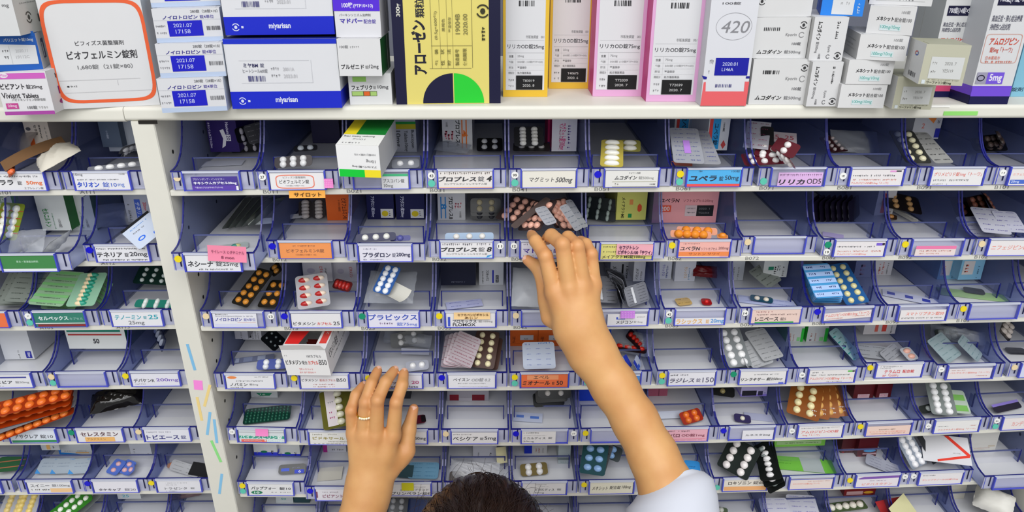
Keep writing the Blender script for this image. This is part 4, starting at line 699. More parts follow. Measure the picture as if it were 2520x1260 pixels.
def st(b, r, c, desc, p0, p1, w_, rows=0, cols=0, sc_='#33343a', pill=None, spec=(), roll=0, shape=(.0042, .0042, .0035), pill2=None, metal=0.0, cat='blister pack', mg=(.1, .06), skip=(), group='blister packs in the trays', rot=0):
    """a blister strip from p0 to p1 (photo x, y and height over the tray floor); tablets are its parts"""
    a, l_, x, y, N = axes(b, r, c, p0, p1, roll)
    if l_ > .2 or l_ < .008 or not -.06 < a.y < .24: WARN.append((desc, r, c, 'len', round(l_, 3), 'Y', round(a.y, 3), round((a + y * l_).y, 3)))
    k = MB(); rc = min(.004, w_ * .3, l_ * .3); sheet(k, w_, l_, mat(sc_, .3, metal, .5, key='foil') if isinstance(sc_, str) else sc_, rc=rc)
    f = Face(k, (-w_ / 2, l_, .0005), (w_, 0, 0), (0, -l_, 0)); f.draw(spec)
    ck(desc, b, r, c, a, y * l_)
    o = k.build('blister_pack' if cat == 'blister pack' else cat.replace(' ', '_'), None, frame(a, x, y, N)); tag(o, lab(desc, b, r, c), cat, group)
    if rows and pill:
        me = pillmesh(*(shape if not rot else (shape[1], shape[0], shape[2])), pill, pill2)
        for i in range(rows):
            for j in range(cols):
                if (i, j) in skip: continue
                put(me, 'tablet', o, Matrix.Translation((w_ * (mg[0] + (1 - 2 * mg[0]) * ((j + .5) / cols)) - w_ / 2, l_ * (mg[1] + (1 - 2 * mg[1]) * ((i + .5) / rows)), .0005)))
    return o
def stack(n, dx, dy, dz, b, r, c, desc, p0, p1, *a, **k):
    for i in range(n):
        nm = ('topmost of a stack', 'second of a stack', 'third of a stack', 'fourth of a stack', 'fifth of a stack', 'sixth of a stack')[n - 1 - i]
        st(b, r, c, desc + ' ' + nm, (p0[0] + dx * i, p0[1] + dy * i, p0[2] + dz * i), (p1[0] + dx * i, p1[1] + dy * i, p1[2] + dz * i), *a, **k)
def crumple(b, r, c, desc, p0, p1, w_, m, amp=.006, cat='plastic bag', name='plastic_bag', roll=0, seed=1, n=12, thick=.004, taper=1.0, group=None):
    """a loose bag or crumpled sheet: two wrinkled skins"""
    a, l_, x, y, N = axes(b, r, c, p0, p1, roll); q = random.Random(seed); k = MB(); ph = [(q.uniform(.5, 3), q.uniform(.5, 3), q.uniform(0, 6.28), q.uniform(.3, 1)) for _ in range(6)]
    def hh(u, v): return amp * sum(d * math.sin(6.28 * (a_ * u + b_ * v) + c_) for a_, b_, c_, d in ph) / 3
    for sgn in (0, 1):
        vs_ = []; fs = []
        for i in range(n + 1):
            for j in range(n + 1):
                u, v = i / n, j / n; e = (1 - (2 * u - 1) ** 4) * (1 - (2 * v - 1) ** 4); ww = w_ * (1 + (taper - 1) * v)
                vs_.append(((u - .5) * ww + q.uniform(-1, 1) * amp * .12, v * l_ + q.uniform(-1, 1) * amp * .12, abs(hh(u, v)) * e + (thick * e if sgn else 0) + .0003 * sgn))
        for i in range(n):
            for j in range(n): t = i * (n + 1) + j; fs.append((t, t + n + 1, t + n + 2, t + 1) if sgn else (t, t + 1, t + n + 2, t + n + 1))
        k.add(vs_, fs, m, True)
    o = k.build(name, None, frame(a, x, y, N)); return tag(o, lab(desc, b, r, c), cat, group)
def slip(b, r, c, desc, p0, p1, w_, col, spec=(), roll=0, curl=.0, cat='paper slip', name='paper_slip'):
    a, l_, x, y, N = axes(b, r, c, p0, p1, roll); ck(desc, b, r, c, a, y * l_); k = MB(); n = 8; vs_ = []; fs = []
    for i in range(n + 1):
        t = i / n; z = curl * (t - .5) ** 2 * 4
        for xx in (-w_ / 2, w_ / 2): vs_ += [(xx, t * l_, z), (xx, t * l_, z + .0003)]
    for i in range(n): q = i * 4; fs += [(q + 1, q + 3, q + 7, q + 5), (q, q + 4, q + 6, q + 2), (q, q + 1, q + 5, q + 4), (q + 2, q + 6, q + 7, q + 3)]
    fs += [(0, 2, 3, 1), (n * 4, n * 4 + 1, n * 4 + 3, n * 4 + 2)]; k.add(vs_, fs, mat(col, .6, key='paper'))
    if spec: f = Face(k, (-w_ / 2, l_, .0003 + (curl if curl else 0)), (w_, 0, 0), (0, -l_, 0)); f.draw(spec)
    o = k.build(name, None, frame(a, x, y, N)); return tag(o, lab(desc, b, r, c), cat, 'paper slips in the trays')
T = lambda s, u0, u1, c, v0=.3, v1=.95, bold=.012, rot=90: ('t', s, u0, v0, u1, v1, c, bold, rot)
Gv = lambda u0, u1, c, v0=.35, v1=.95: ('g', u0, v0, u1, v1, c, 1)
pr = lambda n, c, u0=.1, u1=.9: [q for i in range(n) for q in (('g', u0, (i + .3) / n, u0 + (u1 - u0) * .42, (i + .5) / n, c), ('g', u0 + (u1 - u0) * .58, (i + .3) / n, u1, (i + .5) / n, c))]
# --- top row
bx('B', 1, 0, 'deep purple carton with white swoosh', 516, 588, 374, .072, .09, '#2a1662', [T('ネキシウムカプセル20mg', .02, .12, '#dcd6f0', .25, .9), ('poly', ((.42, .45), (.55, .42), (.62, .62), (.55, .84), (.42, .9), (.5, .66)), '#e4e2ea'), ('r', .6, .56, .76, .72, '#e4e2ea'), T('20', .62, .74, '#2a1662', .58, .7), T('Nexium', .64, .74, '#dcd6f0', .25, .54)])
st('B', 1, 0, 'black capsule pack leaning in front', (608, 374, .004), (600, 340, .026), .042, 2, 3, '#0e0e14', '#c9c4cc', shape=(.0026, .0045, .003))
st('B', 1, 0, 'black capsule pack leaning behind', (616, 345, .03), (606, 308, .05), .04, 2, 3, '#101016', '#9a96a0', shape=(.0026, .0045, .003))
st('B', 1, 0, 'dark foil pack corner', (640, 350, .034), (622, 304, .056), .026, 0, 0, '#3c3c42', None, pr(4, '#8a8a90'), roll=-14, metal=.3)
slip('B', 1, 0, 'pale slip', (545, 408, .001), (555, 396, .001), .05, '#c9ccd8')
st('B', 1, 1, 'dark brown tablet pack', (722, 411, .014), (722, 384, .026), .048, 2, 3, '#241a20', '#e2e2e2', roll=-10)
st('B', 1, 1, 'white tablet pair', (752, 372, .02), (752, 358, .024), .03, 1, 2, '#26262c', '#cfd6dc')
bx('B', 1, 1, 'violet carton', 770, 838, 352, .07, .06, '#2a2848', [])
# the big Buscopan carton jutting out of its tray
def bus():
    fq = ((827, 356), (944, 355), (940, 432), (835, 434)); Y0 = .006; P = [onY(x_, y_, Y0 - .0485 + (0 if i > 1 else -.004)) for i, (x_, y_) in enumerate(fq)]
    br, bl = P[2], P[3]; x = (br - bl); x.z = 0; x.normalize(); w_ = (br - bl).length; wz = (P[0] + P[1]) / 2 - (bl + br) / 2; h = wz.length; zz = wz.normalized(); zz = (zz - x * zz.dot(x)).normalized(); R = Matrix.Rotation(math.radians(-5), 3, zz); x = R @ x; y = zz.cross(x)
    k = carton_mesh(w_, .085, h, '#ececec', '#e6e6e4', '#c4c5c6'); f = Face(k, (0, 0, h), (w_, 0, 0), (0, 0, -h)); f.k = 3
    f.draw([('r', .02, .76, .62, 1, '#10c83a'), ('r', .62, .76, 1, 1, '#f0dc2a'), ('t', 'ブスコパン錠10mg', .34, .62, .92, .7, '#3c3c40', .005, 180), ('t', '10mg', .68, .42, .9, .54, '#77777a', 0, 180), ('t', '100錠(10錠×10)', .42, .24, .92, .32, '#8a8a8c', 0, 180)])
    f = Face(k, (0, .085, h), (w_, 0, 0), (0, -.085, 0)); f.k = 3
    f.draw([('r', 0, 0, .3, .62, '#e4d022'), ('r', .3, 0, 1, .62, '#0f7a2c'), ('t', 'Buscopan Tablets 10mg', .04, .66, .78, .72, '#55555a', 0, 180), ('t', '10mg', .3, .76, .6, .82, '#8a8a8c', 0, 180), ('g', .1, .9, .56, .95, '#8a8a8c')])
    o = k.build('medicine_carton', None, frame(bl, x, y, zz)); tag(o, lab('upturned white carton with green and yellow foot', 'B', 1, 2), 'carton', 'cartons kept in the trays')
bus()
bx('B', 1, 2, 'white carton of sideways grey lettering', 972, 1026, 374, .072, .1, '#c9ccd2', [('r', 0, .24, 1, .3, '#2ab04a'), ('r', 0, .3, 1, .42, '#dcd22a'), T('10mg', .02, .3, '#55585c', .46, .86), T('Tablets10mg', .42, .62, '#55585c', .46, .98), T('Buscopan', .74, .92, '#55585c', .44, .9)])
st('B', 1, 2, 'white tablet pair', (998, 414, .012), (998, 392, .018), .034, 1, 2, '#8f929a', '#eeeeee')
bx('B', 1, 3, 'white carton with red scribble and orange figure', 1090, 1163, 368, .072, .11, '#dcdcdc', [T('プロプレス4', .44, .6, '#1f1f22', .25, .9, .02), ('r', .64, .25, .68, .96, '#ee7a2c'), ('r', .78, .25, .82, .96, '#ee7a2c'), T('4', .64, .84, '#ee7a2c', .5, .68, .02), ('g', .08, .5, .4, .6, '#d86a7a'), ('g', .06, .58, .38, .7, '#d86a7a'), ('g', .1, .68, .36, .76, '#d86a7a'), T('錠4mg', .14, .22, '#55555a', .8, .94), T('100錠', .12, .2, '#8a8a8c', .3, .42)])
crumple('B', 1, 3, 'clear bag end', (1108, 374, .004), (1120, 352, .012), .05, BAGM, .004, seed=3)
st('B', 1, 3, 'dark tablet pack', (1205, 372, .006), (1205, 340, .016), .036, 2, 2, '#101014', '#d2d2d0')
st('B', 1, 4, 'dark tablet pack leaning', (1302, 360, .03), (1300, 312, .05), .038, 5, 2, '#1a1a1e', '#d0cec8', shape=(.0045, .0035, .004))
st('B', 1, 4, 'dark tablet pack lying flat', (1308, 373, .012), (1308, 352, .016), .05, 1, 3, '#3a3836', '#d8d4cc')
bx('B', 1, 4, 'grey-white carton with magenta flank', 1360, 1421, 372, .073, .1, '#cfcdd4', [T('マグミット錠500mg', .24, .58, '#c83a7a', .3, .96), Gv(.62, .76, '#7a6aa8'), Gv(.3, .4, '#c8b5c0')], side='#b8175c', bands=[])
bx('B', 1, 4, 'narrow magenta box with navy foot', 1347, 1359, 372, .073, .05, '#b8175c', [('r', 0, .76, 1, 1, '#1c1a58')], flap=False)
st('B', 1, 5, 'long white tablets in yellow pack', (1505, 411, .018), (1507, 345, .036), .028, 5, 1, '#b9a94a', '#f0efe6', shape=(.0095, .0042, .004), mg=(.05, .02))
st('B', 1, 5, 'short pack of long white tablets', (1550, 373, .02), (1550, 345, .03), .028, 2, 1, '#8f8a40', '#e6e4d8', shape=(.009, .0042, .004), mg=(.05, .05))
bx('B', 1, 6, 'white carton with blue band at the back', 1656, 1714, 352, .073, .1, '#d5d6d8', [('r', .08, .2, .2, .8, '#d84038'), ('r', .2, .2, .58, .8, '#2a9ad8'), T('ユベラ', .28, .5, '#1d2638', .3, .74), T('100錠', .7, .8, '#55555a', .3, .6)])
bx('B', 1, 6, 'white carton with blue and red bands', 1740, 1791, 370, .073, .1, '#dcdee2', [('r', .04, .1, .2, .96, '#e04a48'), ('r', .2, .1, .56, .96, '#2a9ee0'), T('ユベラ錠', .26, .5, '#1d2638', .28, .86), T('100錠', .68, .78, '#55555a', .26, .5), ('poly', ((.66, .85), (.78, .72), (.9, .85), (.78, .96)), '#c84a48')])
st('B', 1, 6, 'foil side pack with purple dotted tape', (1696, 402, .03), (1682, 316, .052), .036, 0, 0, '#b9bcc6', None, pr(8, '#5a62a8') + [('r', .4, .38, .62, .74, '#b884dc')], metal=.35)
st('B', 1, 6, 'foil side pack set askew', (1742, 404, .028), (1712, 322, .046), .032, 0, 0, '#b5b7c0', None, pr(8, '#5a62a8'), metal=.35)
slip('B', 1, 6, 'rust red slip', (1678, 408, .02), (1678, 398, .024), .025, '#a85a48')
for i, (xa, ya, xb, yb, w2) in enumerate(((1885, 406, 1872, 376, .05), (1898, 392, 1905, 360, .042), (1940, 402, 1925, 378, .05), (1922, 380, 1945, 348, .03))):
    st('B', 1, 7, ('maroon tablet pack in front', 'maroon tablet pack behind', 'maroon tablet pack beside the first', 'maroon tablet pack on edge')[i], (xa, ya, .02 + .004 * i), (xb, yb, .028 + .006 * i), w2, 2, 3 if i < 3 else 1, '#5c1a26', '#ece8e6', roll=(-6, 8, 4, 14)[i])
slip('B', 1, 7, 'foil piece with crimson print', (1858, 372, .03), (1868, 306, .05), .03, '#c4c2cc', pr(5, '#a03a6a'), curl=.004)
slip('B', 1, 7, 'small foil piece with crimson print', (1924, 350, .034), (1924, 326, .042), .036, '#c9bcc2', [('t', '25', .1, .3, .4, .7, '#b04a5a'), ('t', '25', .6, .3, .9, .7, '#b04a5a')])
st('B', 1, 7, 'dark ribbed pack', (1888, 368, .03), (1888, 312, .05), .016, 0, 0, '#17171a', None, pr(6, '#33333a'))
st('B', 1, 8, 'maroon pack against the divider', (2068, 374, .008), (2034, 336, .022), .03, 4, 2, '#3c1418', '#d8c8c4', shape=(.0026, .0026, .003))
crumple('B', 1, 8, 'clear empty sleeve', (2105, 376, .006), (2100, 322, .03), .06, BAGM, .004, seed=5)
st('B', 1, 9, 'dark pack of cream tablets', (2262, 402, .02), (2216, 322, .046), .032, 5, 2, '#2c2d2a', '#dcd6b4', mg=(.06, .04))
st('B', 1, 9, 'long foil side pack', (2325, 402, .02), (2258, 326, .044), .026, 0, 0, '#b5b5b2', None, pr(6, '#3c3c40'), metal=.3)
bx('B', 1, 9, 'white carton with orange corner', 2200, 2237, 344, .073, .09, '#cfcfd0', [('poly', ((.1, .2), (.6, .2), (.5, .5), (.2, .45)), '#ee8a3c'), T('20', .7, .84, '#55555a', .4, .5)])
bx('B', 1, 9, 'broad white carton with orange corner', 2241, 2308, 342, .073, .09, '#cccccd', [('poly', ((.3, .2), (.84, .2), (.7, .5), (.5, .36)), '#ee8a3c'), ('t', '2', .3, .5, .4, .66, '#d8786a'), T('20', .84, .92, '#55555a', .4, .5), ('r', .82, .66, 1, .95, '#2a2fa0')])
for i in range(3): st('B', 1, 10, 'dark bronze pack ' + ('in front', 'in the middle', 'at the rear')[i], (2440 + 14 * i, 372 - 8 * i, .008 + .005 * i), (2425 + 12 * i, 340 - 8 * i, .022 + .006 * i), .05, 2, 3, '#121216', '#5a4a44', roll=6 * i)
# --- second row
for i in range(5): st('B', 2, 0, 'dark green gilt-ended pack ' + ('first', 'second', 'third', 'fourth', 'fifth')[i] + ' of a fan', (556 + 17 * i, 562 - 2 * i, .003 + .003 * i), (612 + 20 * i, 486, .042 + .003 * i), .03, 5, 1, '#0c2414', '#c9bc62', roll=-30 + 3 * i, shape=(.0058, .0026, .0025), mg=(.2, .02))
slip('B', 2, 0, 'white slip tucked under green packs', (640, 552, .014), (640, 538, .02), .03, '#d8dcd8')
st('B', 2, 0, 'two-tone capsule pair', (560, 617, .001), (560, 602, .001), .05, 1, 2, '#c4d0cc', '#2a8a78', pill2='#e4d88a', shape=(.006, .0028, .003))
for i, x_ in enumerate((752, 785)):
    st('B', 2, 1, 'pale tablet column ' + ('by the wall', 'by the orange carton')[i], (x_, 537, .004), (x_ - 1, 494, .022), .018, 5, 1, '#3a3536', '#c9c2bd', shape=(.0055, .0042, .004), mg=(.05, .02))
slip('B', 2, 1, 'small white chip', (730, 537, .006), (730, 527, .008), .017, '#e2e4e6')
bx('B', 2, 1, 'orange carton with dark lettering', 806, 862, 541, .074, .1, '#ee6a24', [T('ビオフェルミンR', .68, .9, '#5a2410', .25, .95), T('100錠', .52, .62, '#9a4416', .3, .7)])
for i, (a_, e_) in enumerate(((902, 968), (976, 1046))):
    bx('B', 2, 2, 'navy carton with yellow drop, ' + ('by the wall', 'inner one')[i], a_, e_, 539, .074, .1, '#14174f', [T('プラダロン錠200mg', .14, .3, '#dfe2f4', .2, .92), ('r', .5, .64, .96, .95, '#e4e4e4'), ('e', .66, .8, .12, .1, '#e8d028'), ('poly', ((.54, .8), (.66, .7), (.7, .9)), '#e8d028'), ('g', .8, .7, .88, .9, '#8a8a8c', 1)])
st('B', 2, 2, 'white tablets behind the lip', (925, 594, .014), (925, 574, .02), .05, 1, 3, '#55566a', '#ecece4')
st('B', 2, 2, 'small dark-blue piece behind the lip', (985, 593, .011), (985, 580, .016), .026, 1, 1, '#4a4c8a', '#5a5ca0')
bx('B', 2, 3, 'white carton with red scribble and blue figure', 1075, 1142, 541, .074, .11, '#dadbdd', [T('プロプレス8', .4, .56, '#1f1f22', .2, .96, .02), ('r', .1, .2, .14, .94, '#2a8ad0'), ('r', .26, .2, .3, .94, '#2a8ad0'), T('8', .1, .32, '#2a8ad0', .44, .62, .02), ('g', .62, .4, .9, .5, '#d86a7a'), ('g', .6, .5, .88, .6, '#d86a7a'), T('100錠', .78, .86, '#8a8a8c', .7, .92)])
for i in range(3): st('B', 2, 3, 'dark smoky pack ' + ('lowest', 'middle', 'topmost')[i] + ' of a pile', (1195, 541 - 9 * i, .004 + .008 * i), (1195, 508 - 10 * i, .022 + .008 * i), .042, 2, 2, '#17181a', '#b5ab8a' if i == 2 else '#33343a', roll=5)
st('B', 2, 3, 'white tablets in pale blue pack', (1155, 592, .013), (1155, 573, .02), .062, 1, 3, '#9fb4cc', '#e9e6e0')
# pink packs in the hand
for i, (p0, p1, w2, rl, kind) in enumerate((((1256, 548, .03), (1300, 488, .05), .05, 0, 1), ((1300, 568, .036), (1345, 494, .062), .04, -20, 1), ((1262, 560, .04), (1350, 488, .066), .012, 0, 2), ((1392, 556, .03), (1368, 490, .06), .04, 10, 1), ((1405, 568, .028), (1375, 500, .052), .036, 20, 1), ((1358, 552, .05), (1328, 510, .064), .018, 0, 0), ((1425, 566, .04), (1385, 505, .066), .02, 10, 0), ((1440, 560, .032), (1398, 492, .06), .016, 16, 0))):
    nm = ('salmon tablet pack at the fan edge', 'salmon tablet pack pinched by the fingers', 'silvery pack edge of the fan', 'salmon tablet pack with silver shine', 'salmon tablet pack lowest in the fan', 'small foil back in the fan', 'broad foil back in the fan', 'rear foil back in the fan')[i]
    if kind == 1: st('B', 2, 4, nm, p0, p1, w2, 4, 3, '#4a3c3c', '#e8b09c', roll=rl, shape=(.0046, .0046, .004), metal=.5)
    else: st('B', 2, 4, nm, p0, p1, w2, 0, 0, '#7a6a66' if kind == 2 else '#c9ccd4', None, () if kind == 2 else pr(5, '#5a6a7a'), roll=rl, metal=.5)
st('B', 2, 5, 'dark capsule pack in front', (1468, 541, .004), (1472, 514, .018), .056, 2, 3, '#0f1a16', '#a9b8b0', shape=(.0024, .0045, .003), roll=-4)
st('B', 2, 5, 'dark capsule pack behind', (1474, 516, .018), (1478, 486, .034), .056, 2, 3, '#0d1613', '#8d9c94', shape=(.0024, .0045, .003), roll=-4)
bx('B', 2, 5, 'yellow-green carton with red seal', 1517, 1590, 541, .074, .1, '#cfcf6a', [T('メイアクトMS', .16, .28, '#33331c', .2, .94), ('r', .42, .28, .54, .46, '#d88a4a'), ('poly', ((.7, .5), (.76, .42), (.84, .5), (.84, .66), (.76, .72), (.7, .66)), '#d8502a'), ('r', .4, .78, .52, .92, '#1f8a4a')], side='#b8b858')
bx('B', 2, 6, 'pink carton with black date block', 1634, 1794, 547, .076, .09, '#f2a9ac', [('t', 'ユベラN', .1, .2, .4, .33, '#3a1c28', .015, 0, .15), ('t', 'ソフトカプセル200mg', .46, .22, .92, .33, '#9a5a62'), ('r', .1, .42, .28, .64, '#e8583c'), ('t', '200', .12, .46, .26, .6, '#f4e0dc', .015), ('r', .5, .42, .68, .78, '#d8c4c6'), ('g', .53, .5, .66, .55, '#77777a'), ('g', .53, .64, .66, .69, '#77777a'), ('r', .68, .42, .94, .78, '#1c1f22'), ('t', '2020. 1', .71, .5, .88, .56, '#77777a'), ('t', 'TSA444', .71, .64, .88, .7, '#77777a')], z=.004)
for i, (x_, n_, yy) in enumerate(((1700, 4, 586), (1715, 3, 577))): st('B', 2, 6, 'orange softgel pack ' + ('in front', 'behind it')[i], (x_, yy, .014), (x_, yy - 18, .022), .052, 1, n_, '#c9784a', '#f0922c', shape=(.0058, .0058, .006))
st('B', 2, 6, 'single orange softgel', (1778, 588, .014), (1778, 577, .016), .014, 1, 1, '#d8905a', '#f0922c', shape=(.005, .004, .005))
for i in range(8): st('B', 2, 8, 'plum pack number %s on edge' % ('one', 'two', 'three', 'four', 'five', 'six', 'seven', 'eight')[i], (2006 + 14 * i, 540, .002), (2002 + 14 * i, 488, .034), .034, 2, 3, '#1a1428', '#cdc8dc' if i > 3 else '#5c5478', roll=-38, shape=(.0022, .005, .003), mg=(.0, .1), skip=((0, 0), (0, 1), (1, 0), (1, 1)))
slip('B', 2, 8, 'lilac slip on the floor', (2050, 584, .001), (2050, 574, .001), .026, '#b5a8d8')
bx('B', 2, 9, 'white carton with red stripe', 2150, 2195, 530, .073, .08, '#d8d4d4', [('r', .3, .2, .5, .9, '#e25a4a'), Gv(.6, .9, '#9a9a9c')])
st('B', 2, 9, 'dark pack of bronze tablets', (2225, 520, .016), (2215, 478, .03), .05, 3, 2, '#1c1512', '#c89a62', roll=10)
slip('B', 2, 9, 'curled white card', (2230, 530, .004), (2225, 518, .012), .05, '#dcdad0', curl=.004)
st('B', 2, 9, 'lone bronze tablet', (2192, 540, .003), (2192, 528, .004), .016, 1, 1, '#4a3424', '#d0904a')
for i in range(3): st('B', 2, 10, 'dark brown pack ' + ('in front', 'in the middle', 'at the rear')[i], (2390 + 26 * i, 532 - 8 * i, .01 + .006 * i), (2372 + 24 * i, 486 - 4 * i, .03 + .006 * i), .044, 3, 2, '#1c1011', '#8a5442', roll=6 * i)
st('B', 2, 10, 'foil pack with violet print, upper one', (2455, 575, .02), (2420, 512, .034), .034, 0, 0, '#cfd0de', None, pr(5, '#6a62a8'), metal=.2)
st('B', 2, 10, 'foil pack with violet print, lower one', (2420, 582, .008), (2380, 534, .02), .034, 0, 0, '#c4c6d6', None, pr(5, '#6a62a8'), metal=.2)
st('B', 2, 10, 'foil pack with violet print, outer one', (2500, 572, .02), (2468, 520, .034), .03, 0, 0, '#cacbdc', None, pr(5, '#6a62a8'), metal=.2)
# --- third row
for i, (p0, p1) in enumerate((((588, 752, .012), (655, 664, .04)), ((655, 757, .008), (690, 690, .028)))):
    st('B', 3, 0, 'black pack of orange tablets, ' + ('by the wall', 'inner one')[i], p0, p1, .03, 5 if i == 0 else 3, 2, '#26241f', '#eb9c38', roll=(0, -8)[i], mg=(.06, .03))
st('B', 3, 0, 'black pack of orange tablets, at the rear', (668, 672, .036), (690, 654, .044), .03, 1, 2, '#171512', '#c98a34')
st('B', 3, 1, 'clear pack of red and cream capsules', (774, 757, .022), (765, 676, .05), .041, 4, 2, '#a9a8ac', '#b01c1a', shape=(.0075, .0034, .004), pill2='#ecd8c4', mg=(.04, .03))
st('B', 3, 1, 'small red capsule stack', (838, 714, .024), (848, 690, .034), .03, 1, 4, '#5a1416', '#b82a24', shape=(.003, .0055, .004))
bx('B', 3, 1, 'white carton with sideways red lettering, by the wall', 745, 816, 692, .074, .08, '#cfcdd2', [T('ビタメジン', .58, .7, '#c84438', .3, .8), Gv(.76, .84, '#77777a'), ('e', .28, .5, .14, .12, '#b5b0c0')])
bx('B', 3, 1, 'white carton with sideways red lettering, inner one', 822, 880, 692, .074, .08, '#cac8cf', [T('ビタメジン', .68, .82, '#c84438', .3, .8), ('e', .32, .5, .14, .12, '#b5b0c0')])
crumple('B', 3, 2, 'clear bag holding a blue pack', (955, 746, .024), (970, 668, .046), .064, BAGM, .007, seed=11, thick=.008)
st('B', 3, 2, 'blue pack of white tablets in a bag', (936, 722, .046), (968, 655, .070), .026, 5, 2, '#2a5698', '#e9ecf0', mg=(.06, .02), shape=(.004, .004, .003))
slip('B', 3, 2, 'white leaflet in the bag', (955, 732, .040), (985, 704, .048), .05, '#d4d2c8', curl=.004)
bx('B', 3, 3, 'white carton with navy bar', 1179, 1239, 700, .074, .09, '#d4d6da', [T('フロモックス', .28, .4, '#33333a', .3, .8), ('r', .54, .3, .6, .9, '#1c28b0'), ('r', .68, .54, .8, .88, '#1c1c20'), T('1234', .7, .78, '#d4d6da', .58, .84), Gv(.12, .2, '#8a8a8c')])
bx('B', 3, 3, 'dark blue carton', 1082, 1168, 702, .073, .06, '#14172c', [('g', .3, .8, .7, .86, '#8a8fa0')])
slip('B', 3, 3, 'lavender slip with rows of small print', (1145, 757, .002), (1140, 740, .002), .05, '#bcc0e4', pr(2, '#5a62c0'))
# translucent box in the fifth tray of the row
k_ = MB(); p_ = onZ(1262, 757, fz('B', 3, 4) + .018); q_ = onZ(1285, 664, fz('B', 3, 4) + .058)
crumple('B', 3, 4, 'frosted plastic pouch upright', (1303, 755, .022), (1306, 660, .054), .048, plastic('frosted', (.8, .81, .83), (.6, .62, .66), .55, .35), .0025, seed=4, thick=.006)
for i in range(5): st('B', 3, 5, 'grey printed pack ' + ('lowest', 'second', 'third', 'fourth', 'topmost')[i] + ' of the bundle', (1530 - 2 * i, 748 - 10 * i, .008 + .004 * i), (1518 - 2 * i, 712 - 12 * i, .03 + .006 * i), .036, 0, 0, '#9a9ca4' if i % 2 else '#4a4c54', None, [('ring', .5, .75, .4, .16, .0012, '#1c1d22'), ('ring', .5, .5, .42, .18, .001, '#33343a'), ('ring', .5, .25, .44, .2, .001, '#1c1d22'), ('e', .5, .8, .18, .08, '#26305a')], roll=4 * i, metal=.3)
for i, (xa, ya, xb, yb) in enumerate(((1490, 745, 1484, 680), (1573, 748, 1560, 700))): st('B', 3, 5, 'black and white foil pack ' + ('by the wrist', 'outer one')[i], (xa, ya, .012), (xb, yb, .036), .036, 0, 0, '#8f9199', None, pr(7, '#26272c') + [('r', .3, .1, .4, .9, '#d8dade')], metal=.3, roll=(10, -8)[i])
bx('B', 3, 5, 'white carton with black sideways lettering', 1560, 1588, 692, .073, .06, '#c9cbd0', [T('メジコン', .2, .45, '#26262a', .3, .9), Gv(.6, .8, '#8a8a8c')])
bx('B', 3, 5, 'dark-edged white carton', 1500, 1556, 690, .073, .06, '#b9bbc0', [T('メジコン', .1, .3, '#26262a', .3, .9), ('r', .5, .2, .58, .9, '#17171a'), T('15mg', .66, .8, '#26262a', .3, .9)])
bx('B', 3, 6, 'white carton with violet sideways lettering', 1612, 1651, 686, .073, .08, '#cdd0da', [T('ラシックス', .4, .58, '#6a62b0', .3, .85), Gv(.66, .8, '#3c4a9a')])
bx('B', 3, 6, 'white carton with pale orange lettering', 1659, 1709, 692, .073, .08, '#d2d4dc', [T('ラシックス', .44, .6, '#d8b07a', .3, .85), Gv(.66, .76, '#8fb5d8')])
crumple('B', 3, 6, 'dark red wrapper', (1735, 682, .012), (1735, 654, .024), .034, mat('#6e1216', .3, key='wrap'), .005, 'wrapper', 'wrapper', seed=8)
st('B', 3, 6, 'gold print chip', (1688, 751, .002), (1676, 734, .004), .022, 0, 0, '#c9a868', None, pr(2, '#55421c'))
st('B', 3, 6, 'bright red capsule chip', (1741, 751, .002), (1736, 735, .004), .014, 1, 1, '#a01216', '#e02a24', shape=(.003, .003, .003))
bx('B', 3, 7, 'white carton with green square', 1882, 1941, 682, .073, .08, '#c8ccca', [('r', .2, .36, .42, .56, '#1f7a5c'), T('レニ', .56, .7, '#3c3c40', .3, .6), Gv(.44, .54, '#5a5a5c'), Gv(.78, .88, '#8a8a8c')])
bx('B', 3, 7, 'white carton by the wall', 1790, 1828, 690, .073, .08, '#c4c8cc', [Gv(.3, .4, '#55555a'), Gv(.6, .7, '#77777a')])
st('B', 3, 7, 'grey-green foil pack over the divider', (1908, 700, .022), (1858, 658, .036), .04, 0, 0, '#8d938c', None, pr(4, '#3c403c'), metal=.35)
slip('B', 3, 7, 'bluish printed sheet on the floor', (1888, 752, .001), (1884, 734, .001), .075, '#bcc4e8', pr(2, '#8a98d8'))
st('B', 3, 7, 'teal chip of two cream tablets', (1874, 743, .003), (1874, 729, .006), .03, 1, 2, '#16465c', '#e6dcc8', shape=(.0038, .0034, .003))
for i in range(4): st('B', 3, 8, 'bright blue foil pack ' + ('lowest', 'second', 'third', 'topmost')[i] + ' of the pile', (2036 + 2 * i, 745 - 4 * i, .016 + .005 * i), (2000 + 2 * i, 650, .044 + .005 * i), .04, 0, 0, '#4a9ed8', None, [q for j in range(5) for q in (('r', .02, .04 + .2 * j, .98, .17 + .2 * j, '#a9c4ee'), ('g', .1, .07 + .2 * j, .36, .13 + .2 * j, '#2a2c6a'), ('g', .62, .07 + .2 * j, .88, .13 + .2 * j, '#2a2c6a'))], metal=.15)
st('B', 3, 8, 'deep blue pack of cream tablets', (2112, 748, .014), (2056, 650, .046), .034, 6, 2, '#1f5a96', '#e6dca4', mg=(.06, .02), roll=-6)
bx('B', 3, 9, 'white carton with faint red print', 2100, 2142, 682, .072, .08, '#c4c4cc', [Gv(.3, .6, '#d09a9c')])
bx('B', 3, 9, 'white carton with red print', 2148, 2192, 678, .073, .08, '#cccbce', [Gv(.24, .36, '#d86a62'), Gv(.44, .56, '#d86a62'), Gv(.7, .78, '#77777a')])
slip('B', 3, 9, 'pale strip with blue dashes', (2242, 741, .002), (2240, 724, .002), .07, '#ccd0e6', [('r', .08, .3, .22, .7, '#3c48b0'), ('r', .4, .3, .54, .7, '#3c48b0'), ('r', .7, .3, .84, .7, '#3c48b0')])
